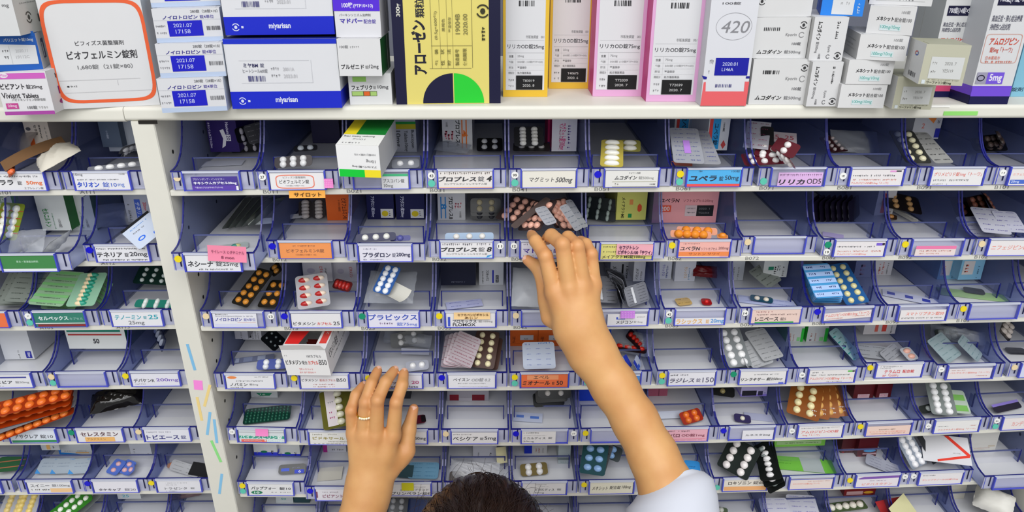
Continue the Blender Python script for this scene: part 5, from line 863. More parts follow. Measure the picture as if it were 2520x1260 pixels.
bx('B', 3, 10, 'sky blue carton, by the wall', 2305, 2352, 688, .073, .09, '#86bcd8', [('r', .1, .1, .6, .8, '#dcd4d2'), Gv(.2, .34, '#e07a6a', .3, .75), Gv(.74, .84, '#2c4a62')])
bx('B', 3, 10, 'sky blue carton, inner one', 2357, 2413, 688, .073, .09, '#8cc4e2', [('r', .1, .1, .58, .75, '#dcd6d4'), Gv(.2, .36, '#e07a6a', .25, .7), Gv(.76, .84, '#2c4a62')])
slip('B', 3, 10, 'light green sheet on the floor', (2400, 735, .001), (2385, 716, .001), .085, '#a4c88c')
st('B', 3, 10, 'dark chip on the green sheet', (2400, 723, .003), (2394, 709, .005), .026, 0, 0, '#3c3f4c', None, pr(2, '#6a6e80'), metal=.3)
# --- fourth row
bx('B', 4, 0, 'white carton with black date square', 597, 643, 836, .072, .07, '#d2d2da', [('r', .26, .4, .46, .84, '#26262a'), Gv(.5, .58, '#77777a'), Gv(.66, .74, '#9a9a9c'), Gv(.8, .88, '#b5b5b5')])
bx('B', 4, 0, 'grey carton by the wall', 560, 592, 834, .072, .07, '#a9a9b4', [Gv(.4, .6, '#8a8a92')])
st('B', 4, 0, 'dark pack of pale dots', (690, 852, .012), (655, 820, .03), .03, 3, 2, '#16191c', '#8a9498', shape=(.0018, .0018, .002))
st('B', 4, 0, 'blue and white pack of tablets', (668, 909, .008), (672, 884, .016), .042, 2, 2, '#4a58a0', '#eef0f4')
slip('B', 4, 0, 'silver-blue strip along the floor', (620, 890, .001), (622, 877, .003), .06, '#6a7290', [('r', .1, .1, .2, .9, '#a9b4cc'), ('r', .3, .1, .5, .9, '#8490b0'), ('r', .62, .1, .8, .9, '#a5b0c8')])
def opened():
    """big white carton jutting out, its lid torn open"""
    fq = ((688, 860), (808, 852), (818, 916), (708, 923)); Y = -.0150; P = [onY(*fq[0], Y - .0055), onY(*fq[1], Y - .0055), onY(*fq[2], Y), onY(*fq[3], Y)]
    bl, br = P[3], P[2]; x = br - bl; w_ = x.length; x.normalize(); wz = (P[0] + P[1]) / 2 - (bl + br) / 2; h = wz.length; zz = (wz.normalized()); zz = (zz - x * zz.dot(x)).normalized(); y = zz.cross(x)
    R = Matrix.Rotation(math.radians(-6), 3, zz); x = R @ x; y = R @ y; d = .085; t = .0007
    k = MB(); wm = mat('#ececec', .5, noise=.03); im = mat('#8a3030', .6)
    k.box(0, 0, 0, w_, t, h, wm); k.box(0, d - t, 0, w_, d, h, wm); k.box(0, t, 0, t, d - t, h, wm); k.box(w_ - t, t, 0, w_, d - t, h, wm); k.box(t, t, 0, w_ - t, d - t, t, wm)
    k.box(0, d * .5, h - t, w_, d, h, wm); k.box(0, 0, h - t, w_ * .34, d * .5, h, wm); k.box(w_ * .74, 0, h - t, w_, d * .5, h, wm); k.box(w_ * .34, 0, h - t, w_ * .74, d * .12, h, wm)
    f = Face(k, (0, 0, h), (w_, 0, 0), (0, 0, -h)); f.k = 3
    f.draw([('g', .04, .22, .16, .28, '#b5b5b5'), ('t', '100カプセル', .55, .2, .88, .3, '#55555a'), ('t', 'ビタメジン', .04, .4, .4, .58, '#26262a', .012), ('t', '配合', .42, .43, .53, .57, '#3c3c40'), ('t', 'カプセル', .55, .42, .78, .57, '#d8402e', .012), ('t', 'B50', .8, .38, .97, .58, '#4a4a4e'), ('g', .3, .72, .68, .8, '#eab0b0'), ('g', .3, .84, .68, .92, '#eab0b0')])
    f = Face(k, (0, d, h), (w_, 0, 0), (0, -d, 0)); f.k = 3; f.draw([('poly', ((.06, .1), (.6, .1), (.34, .88), (.02, .88)), '#e22a28'), ('t', 'B50', .66, .1, .76, .46, '#26262a', .01, 90), ('r', .8, .5, .96, .86, '#e04a44'), ('g', .83, .58, .93, .66, '#f8e0dc')])
    f = Face(k, (w_, 0, h), (0, d, 0), (0, 0, -h)); f.k = 3; f.draw([('t', 'ビタメジン配合', .1, .2, .5, .5, '#3c3c40'), ('g', .2, .6, .9, .68, '#8a8a8c'), ('g', .55, .2, .9, .34, '#55555a')])
    o = k.build('medicine_carton', None, frame(bl, x, y, zz)); tag(o, lab('opened white carton with red lid', 'B', 4, 1), 'carton', 'cartons kept in the trays')
    q = MB(); q.add([(0, 0, 0), (w_, 0, 0), (w_ * .96, -.006, .012), (w_ * .55, -.007, .014), (w_ * .04, -.006, .012)], ((0, 1, 2, 3, 4),), wm); fl = q.build('flap', o, Matrix.Translation((0, 0, h)))
    for i in range(5): # dark packs standing inside
        s_ = MB(); s_.box(0, 0, 0, w_ * .44, .0012, h * .8, mat('#4a1210', .3, key='pk')); put(s_.build('pack_tmp').data, 'inner_pack', o, Matrix.Translation((w_ * .42, .008 + .005 * i, .001))); bpy.data.objects.remove(bpy.data.objects['pack_tmp'])
opened()
crumple('B', 4, 2, 'clear bag of dark tablets', (1000, 850, .008), (1005, 818, .024), .075, BAGM, .006, seed=21, thick=.008)
st('B', 4, 2, 'dark pack of white tablets in a bag', (1005, 850, .012), (1000, 815, .03), .05, 2, 2, '#33363a', '#d8d8d6')
st('B', 4, 2, 'clear chip of two white tablets', (1028, 912, .008), (1026, 888, .014), .032, 1, 2, '#a9acb8', '#f2f2f2', shape=(.0046, .0046, .005))
slip('B', 4, 2, 'empty clear blister end', (1022, 872, .01), (1022, 858, .02), .04, '#b9bcc8')
for i in range(4): st('B', 4, 3, 'pinkish foil pack ' + ('lowest', 'second', 'third', 'topmost')[i] + ' of the fan', (1116 + 5 * i, 905 - 3 * i, .012 + .004 * i), (1128 + 10 * i, 824, .04 + .006 * i), .038, 0, 0, '#bfb2b8', None, [q for j in range(5) for q in (('g', .1, .06 + .2 * j, .9, .11 + .2 * j, '#9a5a6c'), ('r', 0, .17 + .2 * j, 1, .18 + .2 * j, '#8a4a5a'))], roll=-6 + 4 * i, metal=.25)
st('B', 4, 3, 'brown pack of cream tablets', (1186, 906, .018), (1202, 815, .05), .034, 5, 2, '#4a342e', '#ece2b8', mg=(.06, .03))
st('B', 4, 3, 'brown pack beneath the cream tablets', (1196, 908, .01), (1210, 830, .036), .034, 0, 0, '#5a4038', None, (), metal=.2)
for i, (a_, e_) in enumerate(((1252, 1320), (1324, 1396))): bx('B', 4, 4, 'orange carton with pale window, ' + ('by the wall', 'by the forearm')[i], a_, e_, 851, .073, .09, '#e86a22', [T('ミオナール', .08, .2, '#3a1c10', .3, .75), ('r', .36, .2, .84, .56, '#d8dade'), ('t', '50', .5, .42, .64, .52, '#55555a'), ('r', 0, .82, 1, .84, '#b84a16')])
st('B', 4, 4, 'white foil card with blue print', (1328, 908, .012), (1324, 842, .034), .046, 0, 0, '#ccd6e8', None, [('g', .08, .06, .24, .12, '#3a4ab0'), ('g', .5, .02, .88, .09, '#3a7ac8')] + [q for j in range(4) for i in range(3) for q in (('g', .12 + .3 * i, .24 + .2 * j, .26 + .3 * i, .27 + .2 * j, '#5a70c4'),)], metal=.1)
crumple('B', 4, 5, 'clear bag of red capsules', (1548, 870, .012), (1556, 816, .036), .06, BAGM, .006, seed=31, thick=.006)
st('B', 4, 5, 'black pack of red capsules, curled over', (1512, 850, .02), (1592, 862, .022), .02, 4, 1, '#1c0f10', '#e02c18', shape=(.005, .0032, .004), rot=1)
st('B', 4, 5, 'black pack of red capsules, standing', (1580, 852, .024), (1545, 818, .04), .024, 4, 1, '#1c0f10', '#c82414', shape=(.005, .0032, .004))
st('B', 4, 5, 'blue and white chip, inner one', (1545, 908, .006), (1530, 880, .02), .022, 0, 0, '#c9d2e8', None, [('r', .6, 0, 1, 1, '#2a3cb0')], metal=.1)
st('B', 4, 5, 'blue and white chip, outer one', (1575, 906, .006), (1562, 882, .02), .022, 0, 0, '#c9d2e8', None, [('r', 0, 0, .34, 1, '#2a3cb0'), ('r', 0, .6, .6, .9, '#3a5cc8')], metal=.1)
bx('B', 4, 5, 'blue carton behind the arm', 1470, 1503, 850, .073, .07, '#1f52c8', [])
st('B', 4, 7, 'grey pack of round white tablets', (1822, 903, .016), (1790, 808, .048), .036, 5, 2, '#7f8486', '#f2f2f2', mg=(.06, .02), shape=(.0052, .0052, .004))
for i, (xa, ya, xb, yb, w2) in enumerate(((1905, 884, 1855, 812, .036), (1880, 900, 1840, 838, .036), (1846, 905, 1830, 880, .03))): st('B', 4, 7, 'silver foil back ' + ('topmost', 'middle', 'lowest')[i] + ' of the heap', (xa, ya, .022 - .007 * i), (xb, yb, .042 - .008 * i), w2, 0, 0, '#c4c6c9', None, pr(7, '#77797d'), roll=-6 * i, metal=.35)
for i, (a_, e_) in enumerate(((1934, 1975), (1983, 2034))): bx('B', 4, 8, 'white carton with bright green edge, ' + ('by the wall', 'inner one')[i], a_, e_, 841, .072, .08, '#cfd2d2', [Gv(.16, .28, '#d8968a'), Gv(.38, .46, '#d8968a'), ('r', .62, .66, .8, .94, '#8ad08a'), ('r', .84, 0, 1, 1, '#2cc03c'), T('5', .14, .24, '#2a2c60', .8, .92)], side='#3ac84a')
st('B', 4, 8, 'teal foil pack along the wall', (2112, 882, .01), (2048, 812, .036), .024, 0, 0, '#a9d0d0', None, [q for j in range(5) for q in (('g', .3, .08 + .19 * j, .7, .13 + .19 * j, '#26383c'), ('r', 0, .17 + .19 * j, .3, .2 + .19 * j, '#3aa098'))], metal=.2)
bx('B', 4, 9, 'white carton with two red marks', 2126, 2204, 822, .07, .08, '#d6d2d2', [('r', .34, .2, .44, .8, '#d86a5a'), ('r', .56, .2, .7, .8, '#d84a40'), Gv(.84, .9, '#9a9a9c')])
st('B', 4, 9, 'grey foil pack with dark print', (2150, 882, .006), (2142, 850, .014), .046, 0, 0, '#bdc0c6', None, pr(3, '#5a5c62'), metal=.3)
st('B', 4, 9, 'grey foil pack askew', (2205, 880, .006), (2180, 856, .014), .044, 0, 0, '#c4c6cc', None, pr(3, '#6a6c72'), metal=.3)
st('B', 4, 9, 'strip of two pink tablets', (2250, 886, .008), (2224, 856, .016), .02, 2, 1, '#b9bcc2', '#ecb4a0', shape=(.006, .004, .0035))
crumple('B', 4, 10, 'grey-green clear bag', (2357, 840, .014), (2357, 808, .028), .070, BAGM, .009, seed=41, thick=.012)
st('B', 4, 10, 'dark pack inside the bag', (2335, 838, .012), (2325, 808, .026), .046, 2, 3, '#2c3430', '#8a9690', roll=8)
for i, (xa, ya, xb, yb, w2) in enumerate(((2350, 884, 2298, 828, .044), (2412, 882, 2362, 832, .03))): st('B', 4, 10, 'pale teal foil pack ' + ('by the wall', 'inner one')[i], (xa, ya, .01), (xb, yb, .03), w2, 0, 0, '#b4c8cc', None, pr(5, '#7a9ea4'), metal=.3)
st('B', 4, 11, 'dark pack of large white tablets', (2490, 822, .022), (2466, 796, .034), .06, 2, 3, '#1a1416', '#cfc4bc', shape=(.005, .005, .004))
st('B', 4, 11, 'small dark chip', (2508, 872, .002), (2494, 856, .004), .028, 0, 0, '#33343c', None, pr(2, '#6a6c78'))
# --- fifth row
bx('B', 5, 0, 'white carton with green emblem', 617, 682, 978, .072, .07, '#cdd2d4', [('poly', ((.2, .44), (.8, .4), (.7, .74), (.34, .78)), '#1f8a62'), ('t', '16', .34, .5, .54, .68, '#dfeee6'), ('g', .1, .84, .5, .92, '#8a8a8c')])
st('B', 5, 0, 'dark green waffle pack', (655, 1039, .003), (662, 1001, .008), .066, 5, 12, '#123a30', '#1a5a46', shape=(.002, .0026, .0025), mg=(.03, .04))
st('B', 5, 1, 'olive-edged pack of silvery tablets', (842, 1050, .028), (828, 958, .05), .05, 5, 1, '#5c5a1c', '#d8d6c0', [('r', .14, .0, .42, .94, '#d4ccd0'), ('g', .2, .56, .36, .62, '#b04a7a'), ('g', .2, .7, .36, .76, '#b04a7a'), ('g', .2, .3, .36, .36, '#77777a')], shape=(.0058, .0045, .005), mg=(.0, .04))
bx('B', 5, 1, 'white carton by the divider', 786, 812, 968, .07, .06, '#c9ccd4', [])
st('B', 5, 2, 'dark red chip', (1035, 1042, .003), (1032, 1022, .005), .017, 0, 0, '#5c1426', None, [('r', .6, .1, 1, .9, '#1a1218')])
bx('B', 5, 2, 'dark grey carton behind the hand', 950, 1010, 980, .07, .06, '#3c4048', [])
bx('B', 5, 3, 'dim white and red carton', 1098, 1200, 986, .06, .06, '#a9a5ae', [('r', .06, 0, .28, .9, '#8a1a2c'), ('r', .6, 0, .9, .9, '#7a1426'), ('r', .28, .5, .6, 1, '#bcb8c0')])
for i in range(3): st('B', 5, 4, 'black folded pack ' + ('lowest', 'middle', 'topmost')[i] + ' of a pile', (1352 + 6 * i, 1000 - 10 * i, .02 + .006 * i), (1348 + 8 * i, 966 - 6 * i, .034 + .006 * i), .05, 1 if i == 2 else 0, 2, '#15171a', '#d2cec8', roll=12 - 4 * i)
slip('B', 5, 4, 'small white slip with two blue marks', (1298, 1038, .002), (1300, 1016, .003), .044, '#ccd4ea', [('r', .1, .3, .36, .6, '#5a82d8'), ('r', .58, .36, .88, .64, '#5a82d8')])
bx('B', 5, 5, 'royal blue carton', 1424, 1476, 986, .07, .06, '#1440c8', [])
bx('B', 5, 6, 'pink box at the back', 1592, 1642, 974, .065, .05, '#b05a72', [('r', .55, 0, .6, 1, '#8a4058')])
slip('B', 5, 6, 'white folded slip', (1645, 1030, .004), (1640, 1012, .008), .05, '#d4dae8')
st('B', 5, 6, 'red pack of four orange tablets', (1708, 1040, .006), (1694, 1010, .016), .036, 2, 2, '#a02a12', '#f0782a', shape=(.0048, .0048, .004))
st('B', 5, 7, 'dark pack with gold tablet', (1778, 975, .016), (1778, 950, .024), .036, 1, 1, '#1c1d1c', '#a99a62')
bx('B', 5, 7, 'lilac carton with black panel', 1824, 1888, 975, .07, .06, '#b9b0d8', [('r', .05, .1, .6, .88, '#1c1a24'), ('r', .66, .2, .84, .88, '#33304a'), ('e', .92, .5, .04, .05, '#5a52a8')], bands=[(0, .004, '#8a7ad0')])
st('B', 5, 7, 'small violet chip with one tablet', (1828, 1040, .003), (1826, 1020, .006), .024, 1, 1, '#37305a', '#e9e4d0', shape=(.0036, .0036, .003))
slip('B', 5, 7, 'pale slip', (1868, 1035, .001), (1864, 1018, .002), .04, '#b9bdd6')
for i in range(4): st('B', 5, 8, 'amber tablet pack ' + ('rear', 'third', 'second', 'front')[i] + ' of the fan', (2055 - 27 * i, 1026 + (i > 0), .016 + .003 * i), (2030 - 14 * i, 945, .044 + .003 * i), .044, 4, 2, '#8a4c16', '#e8dca8' if i == 3 else '#d8a45a', [('g', .7, .7, .9, .75, '#d8d8d8'), ('g', .7, .82, .9, .87, '#d8d8d8')], roll=-8 + 3 * i, metal=.2, shape=(.0052, .0052, .004))
for i, (a_, e_) in enumerate(((2098, 2148), (2156, 2192))): bx('B', 5, 9, 'dark red pack with white label, ' + ('broad', 'narrow')[i], a_, e_, 981 - 3 * i, .06, .04, '#5c0f18', [('r', .22, .34, .8, .94, '#d8b4bc'), ('g', .3, .44, .7, .54, '#d8486a'), ('g', .3, .62, .7, .72, '#d8486a')], flap=False)
st('B', 5, 10, 'grey pack of round white tablets', (2325, 1022, .014), (2306, 940, .044), .036, 5, 2, '#6a7270', '#f0f0f0', mg=(.08, .03), shape=(.0052, .0052, .004))
st('B', 5, 10, 'green and white foil back', (2368, 1018, .012), (2348, 960, .03), .026, 0, 0, '#c4d4c4', None, [('r', .1, .2, .9, .45, '#7ab85a'), ('r', .1, .65, .9, .9, '#7ab85a')], metal=.2)
st('B', 5, 10, 'dark pack edge beneath', (2290, 1015, .008), (2278, 996, .014), .03, 1, 1, '#2c302e', '#b9c0bc')
st('B', 5, 11, 'violet and black strip', (2485, 1010, .006), (2470, 990, .012), .05, 0, 0, '#2c2838', None, [('r', 0, 0, 1, .3, '#8a7ac8')])
# --- sixth row
for i, (a_, e_) in enumerate(((625, 682), (685, 739))): bx('B', 6, 0, 'green-badged white carton, blue foot, ' + ('by wall', 'inner')[i], a_, e_, 1121 + i * 2, .07, .06, '#d8dad8', [('ring', .44, .54, .14, .14, .0028, '#157a52'), ('e', .46, .56, .1, .08, '#157a52'), Gv(.74, .86, '#26262a', .4, .84), Gv(.12, .18, '#8a8a8c', .5, .8)], bands=[(0, .0065, '#2c3ad0')])
st('B', 6, 0, 'black chip with blue marks', (718, 1166, .003), (720, 1142, .012), .04, 0, 0, '#15161a', None, [('r', .1, .4, .4, .7, '#4a62d0'), ('r', .6, .6, .95, 1, '#3a4cc8'), ('t', '6', .74, .66, .84, .92, '#dfe4f4'), ('g', .5, .3, .8, .46, '#8a8fa5')])
slip('B', 6, 1, 'beige torn slip on the floor', (810, 1182, .001), (815, 1150, .004), .036, '#cfccc0')
bx('B', 6, 1, 'white carton with magenta end', 796, 852, 1112, .066, .05, '#cfd0d8', [('r', 0, 0, .18, 1, '#b02a8a'), ('g', .3, .6, .9, .8, '#8a8a92')])
st('B', 6, 2, 'pale blue foil pack', (1040, 1178, .004), (1045, 1138, .012), .046, 0, 0, '#7fb4d4', None, pr(4, '#3c7aa4'), metal=.2)
slip('B', 6, 2, 'dark teal sheet with white rim', (995, 1176, .004), (1000, 1144, .014), .024, '#2c4a52')
bx('B', 6, 3, 'white carton with sideways print', 1164, 1222, 1126, .07, .06, '#cfd0d8', [Gv(.2, .28, '#77777a'), Gv(.7, .8, '#33333a')])
slip('B', 6, 3, 'cream folded leaflet on edge', (1236, 1140, .012), (1232, 1100, .03), .016, '#ddd6a8')
crumple('B', 6, 3, 'crinkled clear bag', (1165, 1185, .006), (1170, 1135, .022), .075, plastic('crinkle_film', (.9, .91, .93), (.8, .81, .84), .42, .08), .007, seed=51, thick=.01, n=20)
st('B', 6, 3, 'dark brown strip in the bag', (1125, 1200, .004), (1128, 1160, .016), .026, 0, 0, '#2c2220', None, pr(3, '#77706c'))
bx('B', 6, 4, 'white carton with blue end', 1290, 1346, 1115, .068, .06, '#cfcfd0', [('r', 0, 0, .34, 1, '#1230c0'), Gv(.5, .56, '#c87a6a'), Gv(.62, .68, '#c84a40'), Gv(.8, .86, '#9a9a9c')])
bx('B', 6, 4, 'small grey and teal carton', 1373, 1403, 1141, .05, .03, '#b4c0c0', [('r', 0, 0, 1, .4, '#6a7878'), ('g', .2, .66, .8, .8, '#2a7a70')])
st('B', 6, 4, 'olive pack of four white tablets', (1316, 1170, .004), (1312, 1140, .012), .042, 2, 2, '#75663a', '#f0eeec', shape=(.0052, .0052, .0045))
st('B', 6, 5, 'teal pack of pale blue caplets', (1456, 1168, .027), (1468, 1090, .052), .040, 3, 2, '#1d4a50', '#8fb8e8', roll=-14, shape=(.0062, .0048, .004))
st('B', 6, 5, 'silver-edged pack behind it', (1478, 1162, .016), (1500, 1092, .044), .016, 0, 0, '#8a8d90', None, pr(4, '#33383c'), metal=.4, roll=-20)
st('B', 6, 5, 'dark pack with one blue caplet', (1500, 1130, .026), (1512, 1096, .04), .03, 2, 1, '#2c383c', '#8fb8e8', shape=(.0062, .0048, .004))
st('B', 6, 6, 'bright blue chip', (1704, 1162, .006), (1702, 1134, .012), .024, 0, 0, '#3a9ae4', None, [('g', .3, .5, .7, .6, '#1a4a82')])
st('B', 6, 7, 'black pack of large white tablets', (1800, 1164, .022), (1836, 1090, .052), .05, 4, 2, '#1f2725', '#eee8e6', roll=-6, shape=(.0058, .0058, .0048), mg=(.04, .03))
for i in range(3): st('B', 6, 7, 'black foil-edged pack hanging over the front, ' + ('first', 'second', 'third')[i], (1914 - 8 * i, 1206 - 12 * i, .020 + .006 * i), (1868 + 6 * i, 1092, .04), .03, 6, 1, '#111514', '#e6e4e4' if i else '#8a9492', roll=-50 + 14 * i, shape=(.0055, .0038, .004))
bx('B', 6, 8, 'light green carton with dark print', 1908, 2032, 1098, .06, .05, '#7fc44c', [('r', .04, .2, .92, .7, '#a4c48a'), ('g', .2, .4, .86, .56, '#4a5a3a')])
slip('B', 6, 8, 'bright green leaflet with grey panel', (1978, 1160, .002), (1966, 1126, .004), .098, '#7cca4c', [('r', .5, 0, .82, 1, '#b9c0c4'), ('g', .08, .3, .36, .36, '#55a03a'), ('g', .08, .5, .34, .56, '#55a03a')])
bx('B', 6, 9, 'dark red bottle-shaped pack, rear', 2068, 2104, 1115, .062, .03, '#4c0c14', [('r', .1, .4, .9, .66, '#c8a0a6'), ('e', .16, .85, .07, .05, '#c81a2a'), ('g', .34, .82, .8, .9, '#a06a70')], flap=False)
bx('B', 6, 9, 'dark red pack with blue round seal', 2112, 2160, 1131, .06, .03, '#560e18', [('e', .62, .2, .32, .18, '#4aa4e0'), ('r', .28, .5, .98, .72, '#cfa6ac'), ('e', .16, .9, .07, .05, '#c81a2a'), ('g', .34, .84, .9, .92, '#a06a70')], flap=False)
st('B', 6, 9, 'torn silver foil with dark print', (2172, 1158, .004), (2176, 1132, .012), .05, 0, 0, '#a9acbc', None, pr(4, '#5a5c78'), metal=.4, roll=8)
st('B', 6, 10, 'grey pack of round white tablets', (2264, 1148, .012), (2222, 1070, .044), .036, 5, 2, '#8a93a0', '#f2f2f4', mg=(.08, .02), shape=(.0052, .0052, .004))
slip('B', 6, 10, 'large white leaflet with red border', (2332, 1140, .026), (2322, 1072, .046), .062, '#dcdce0', [('poly', ((.5, .0), (.6, 0), (1.0, .62), (.94, .68)), '#e8402e'), ('poly', ((1.0, .62), (.98, .72), (.3, .98), (.3, .9)), '#e8402e'), ('g', .6, .6, .8, .64, '#b5b5b5')], roll=-14)
slip('B', 6, 10, 'dark card edge by the tablets', (2302, 1140, .014), (2262, 1072, .042), .012, '#26282c')
bx('B', 6, 11, 'white carton with faint red print', 2380, 2448, 1112, .062, .05, '#d6d4cc', [('g', .2, .5, .8, .58, '#e09a8a'), ('r', .7, .24, .94, .36, '#c9b9a0'), ('g', .2, .7, .6, .76, '#c9c2b5')])
# --- bottom row
bx('B', 7, 0, 'teal and white carton', 680, 722, 1237, .06, .05, '#cfd6d6', [('t', '50', .3, .4, .6, .6, '#3aa096')], side='#1f5a5c')
bx('B', 7, 0, 'dark teal carton', 724, 762, 1235, .06, .05, '#2c4a50', [])
st('B', 7, 2, 'dark pack of grey-white tablets', (974, 1275, .016), (980, 1222, .036), .034, 3, 2, '#3a3f46', '#c4c8cc')
st('B', 7, 2, 'deep blue wrapper', (1025, 1275, .01), (1030, 1228, .03), .034, 0, 0, '#1f3c78', None, ())
st('B', 7, 7, 'small green-grey tablet strip', (1775, 1262, .004), (1775, 1248, .006), .02, 1, 1, '#5a6a50', '#cfd0c4')
bx('B', 7, 8, 'white carton with grey print', 1884, 1958, 1222, .06, .05, '#cfcdca', [('g', .35, .7, .7, .78, '#9a9a98')])
for i, (xa, xb) in enumerate(((1915, 1900), (1985, 1968))): st('B', 7, 8, 'violet printed foil pack, ' + ('by the wall', 'inner one')[i], (xa, 1280, .01), (xb, 1226 - 8 * i, .024), .046, 0, 0, '#cfd0de', None, pr(5, '#6a62b8'), metal=.2)
bx('B', 7, 9, 'dark red carton with amber seal', 2076, 2152, 1219, .06, .04, '#7a1a1e', [('r', .08, .5, .6, .9, '#c8a0a2'), ('e', .78, .66, .16, .14, '#d8a02c')])
st('B', 7, 9, 'green pack of pearl tablets in a row', (2032, 1252, .012), (2130, 1240, .014), .018, 5, 1, '#4a5c3c', '#e9e4d6', shape=(.0055, .0055, .005))
slip('B', 7, 10, 'cream slip over a red one', (2240, 1282, .016), (2205, 1232, .036), .05, '#d8d4a4')
slip('B', 7, 10, 'red slip under the cream one', (2218, 1286, .006), (2186, 1228, .022), .05, '#b02a2c')
bx('B', 7, 11, 'cream paper bundle', 2345, 2385, 1244, .055, .04, '#ddd9c8', [])
crumple('B', 7, 11, 'folded white paper pack', (2440, 1262, .026), (2452, 1205, .046), .05, mat('#e2e0d8', .6, key='paper2'), .006, 'paper pack', 'paper_pack', seed=61, thick=.014)
# --- narrow bay
bx('A', 1, -2, 'cream carton with orange tab, by the wall', 70, 130, 366, .073, .09, '#d9cdbf', [('e', .16, .42, .1, .05, '#55555a'), ('r', .1, .68, .3, 1, '#ee6a24'), T('セララ', .4, .5, '#3c3c40', .3, .6), T('50mg', .58, .66, '#3c3c40', .3, .7), Gv(.82, .88, '#9a9a98')])
bx('A', 1, -2, 'cream carton with orange tab, inner one', 138, 194, 360, .073, .09, '#d6cabc', [('e', .16, .42, .1, .05, '#55555a'), ('r', .1, .7, .3, 1, '#ee6a24'), T('セララ', .42, .54, '#3c3c40', .3, .6), T('50mg', .64, .74, '#3c3c40', .3, .7)])
slip('A', 1, -2, 'brown paper wrapper', (2, 405, .030), (154, 340, .050), .022, '#7a5a3c', roll=18, curl=-.004)
crumple('A', 1, -2, 'crumpled white tissue', (95, 412, .024), (190, 360, .042), .05, mat('#d8d2c4', .7, key='tissue'), .006, 'tissue', 'tissue', seed=71, thick=.008)
st('A', 1, -2, 'orange tablet strip under the paper', (20, 418, .02), (36, 404, .026), .05, 1, 4, '#8a3a1c', '#e8703c', roll=10)
crumple('A', 1, -2, 'dusty clear bag', (32, 370, .02), (62, 318, .044), .06, plastic('dusty_film', (.82, .8, .78), (.5, .44, .4), .4, .3), .003, seed=72, thick=.006)
bx('A', 1, -1, 'white carton with sideways blue lettering', 270, 342, 372, .073, .09, '#bcc4d2', [T('10mg', .04, .18, '#3a5ab8', .3, .66), T('タリオン錠', .34, .52, '#2a4ac0', .26, .88), Gv(.6, .66, '#9aa5b8')])
bx('A', 1, -1, 'grey-blue carton at the wall', 212, 260, 362, .073, .06, '#5c6a80', [T('10錠', .3, .42, '#aab4c8', .5, .75)])
for i in range(3): st('A', 1, -1, 'silver pack of oval tablets, ' + ('front', 'middle', 'rear')[i], (306 + 8 * i, 384 - 7 * i, .012 + .006 * i), (318 + 8 * i, 364 - 6 * i, .022 + .006 * i), .05, 1, 4, '#55575e', '#e4e4e6', roll=-8, shape=(.0052, .0038, .003), metal=.4)
st('A', 1, -1, 'white tablets behind the lip', (285, 416, .018), (285, 404, .022), .06, 1, 4, '#7a7c84', '#ececec', shape=(.0048, .0036, .003))
st('A', 2, -3, 'olive pack of white tablets', (10, 590, .02), (34, 500, .06), .036, 5, 2, '#7a8a1c', '#f0f0e6', [('r', 0, .2, 1, .22, '#b03a2a'), ('r', 0, .4, 1, .42, '#b03a2a'), ('r', 0, .6, 1, .62, '#b03a2a'), ('r', 0, .8, 1, .82, '#b03a2a')], shape=(.0048, .0048, .004))
bx('A', 2, -3, 'white carton with green side', -6, 54, 520, .073, .07, '#d2d6d2', [T('セルニルトン', .2, .4, '#2a8a4a', .3, .9), ('r', .7, 0, 1, 1, '#1c6a34')])
for i, (a_, e_) in enumerate(((105, 176), (180, 240))): bx('A', 2, -2, 'white carton with sideways green lettering, ' + ('by the wall', 'inner one')[i], a_, e_, 567, .074, .09, '#dce0de', [T('セルニルトン', .16, .36, '#1f8a3c', .24, .88, .02), T('100錠', .6, .72, '#8a8a8c', .6, .9), Gv(.44, .5, '#8ab59a')], side='#1c6a2e')
for i, (xa, ya, xb, yb, w2) in enumerate(((62, 622, 72, 566, .04), (120, 618, 150, 580, .04))): crumple('A', 2, -2, ('folded clear wrapper', 'white torn wrapper')[i], (xa, ya, .008), (xb, yb, .03), w2, FILM if i == 0 else mat('#d9dcdc', .5, key='wrapper'), .005, 'wrapper', 'wrapper', seed=81 + i)
bx('A', 2, -1, 'white carton with blue and red lettering', 313, 372, 546, .074, .09, '#c4c8d4', [Gv(.1, .22, '#77777a'), ('r', .42, .2, .66, 1, '#4a6ad0'), T('テネリア', .46, .62, '#dfe6f6', .3, .9), T('20mg', .72, .9, '#d0606a', .3, .6)])
st('A', 2, -1, 'white pack with blue rings, leaning', (378, 588, .03), (330, 545, .044), .04, 0, 0, '#c8d2e4', None, [('r', 0, 0, 1, .1, '#15161a'), ('ring', .3, .7, .12, .08, .0016, '#2a6ae0'), ('ring', .75, .85, .12, .08, .0016, '#2a6ae0'), ('g', .2, .2, .8, .26, '#6aa0e0'), ('g', .2, .36, .6, .42, '#8a8a8c')], roll=-30)
crumple('A', 2, -1, 'dim clear bag at the back', (290, 556, .004), (285, 500, .034), .06, BAGM, .005, seed=85)
for i in range(3): st('A', 3, -3, 'grey-green foil pack, ' + ('lowest', 'middle', 'topmost')[i], (20 + 16 * i, 752 - 4 * i, .012 + .006 * i), (62 + 14 * i, 668, .04 + .004 * i), .042, 0, 0, '#8c948e', None, pr(6, '#3c443e'), metal=.35, roll=4 * i)
st('A', 3, -3, 'brown pack with two tablets', (58, 742, .012), (80, 690, .03), .034, 2, 2, '#2c2418', '#c8bc9c', skip=((1, 0), (1, 1)))
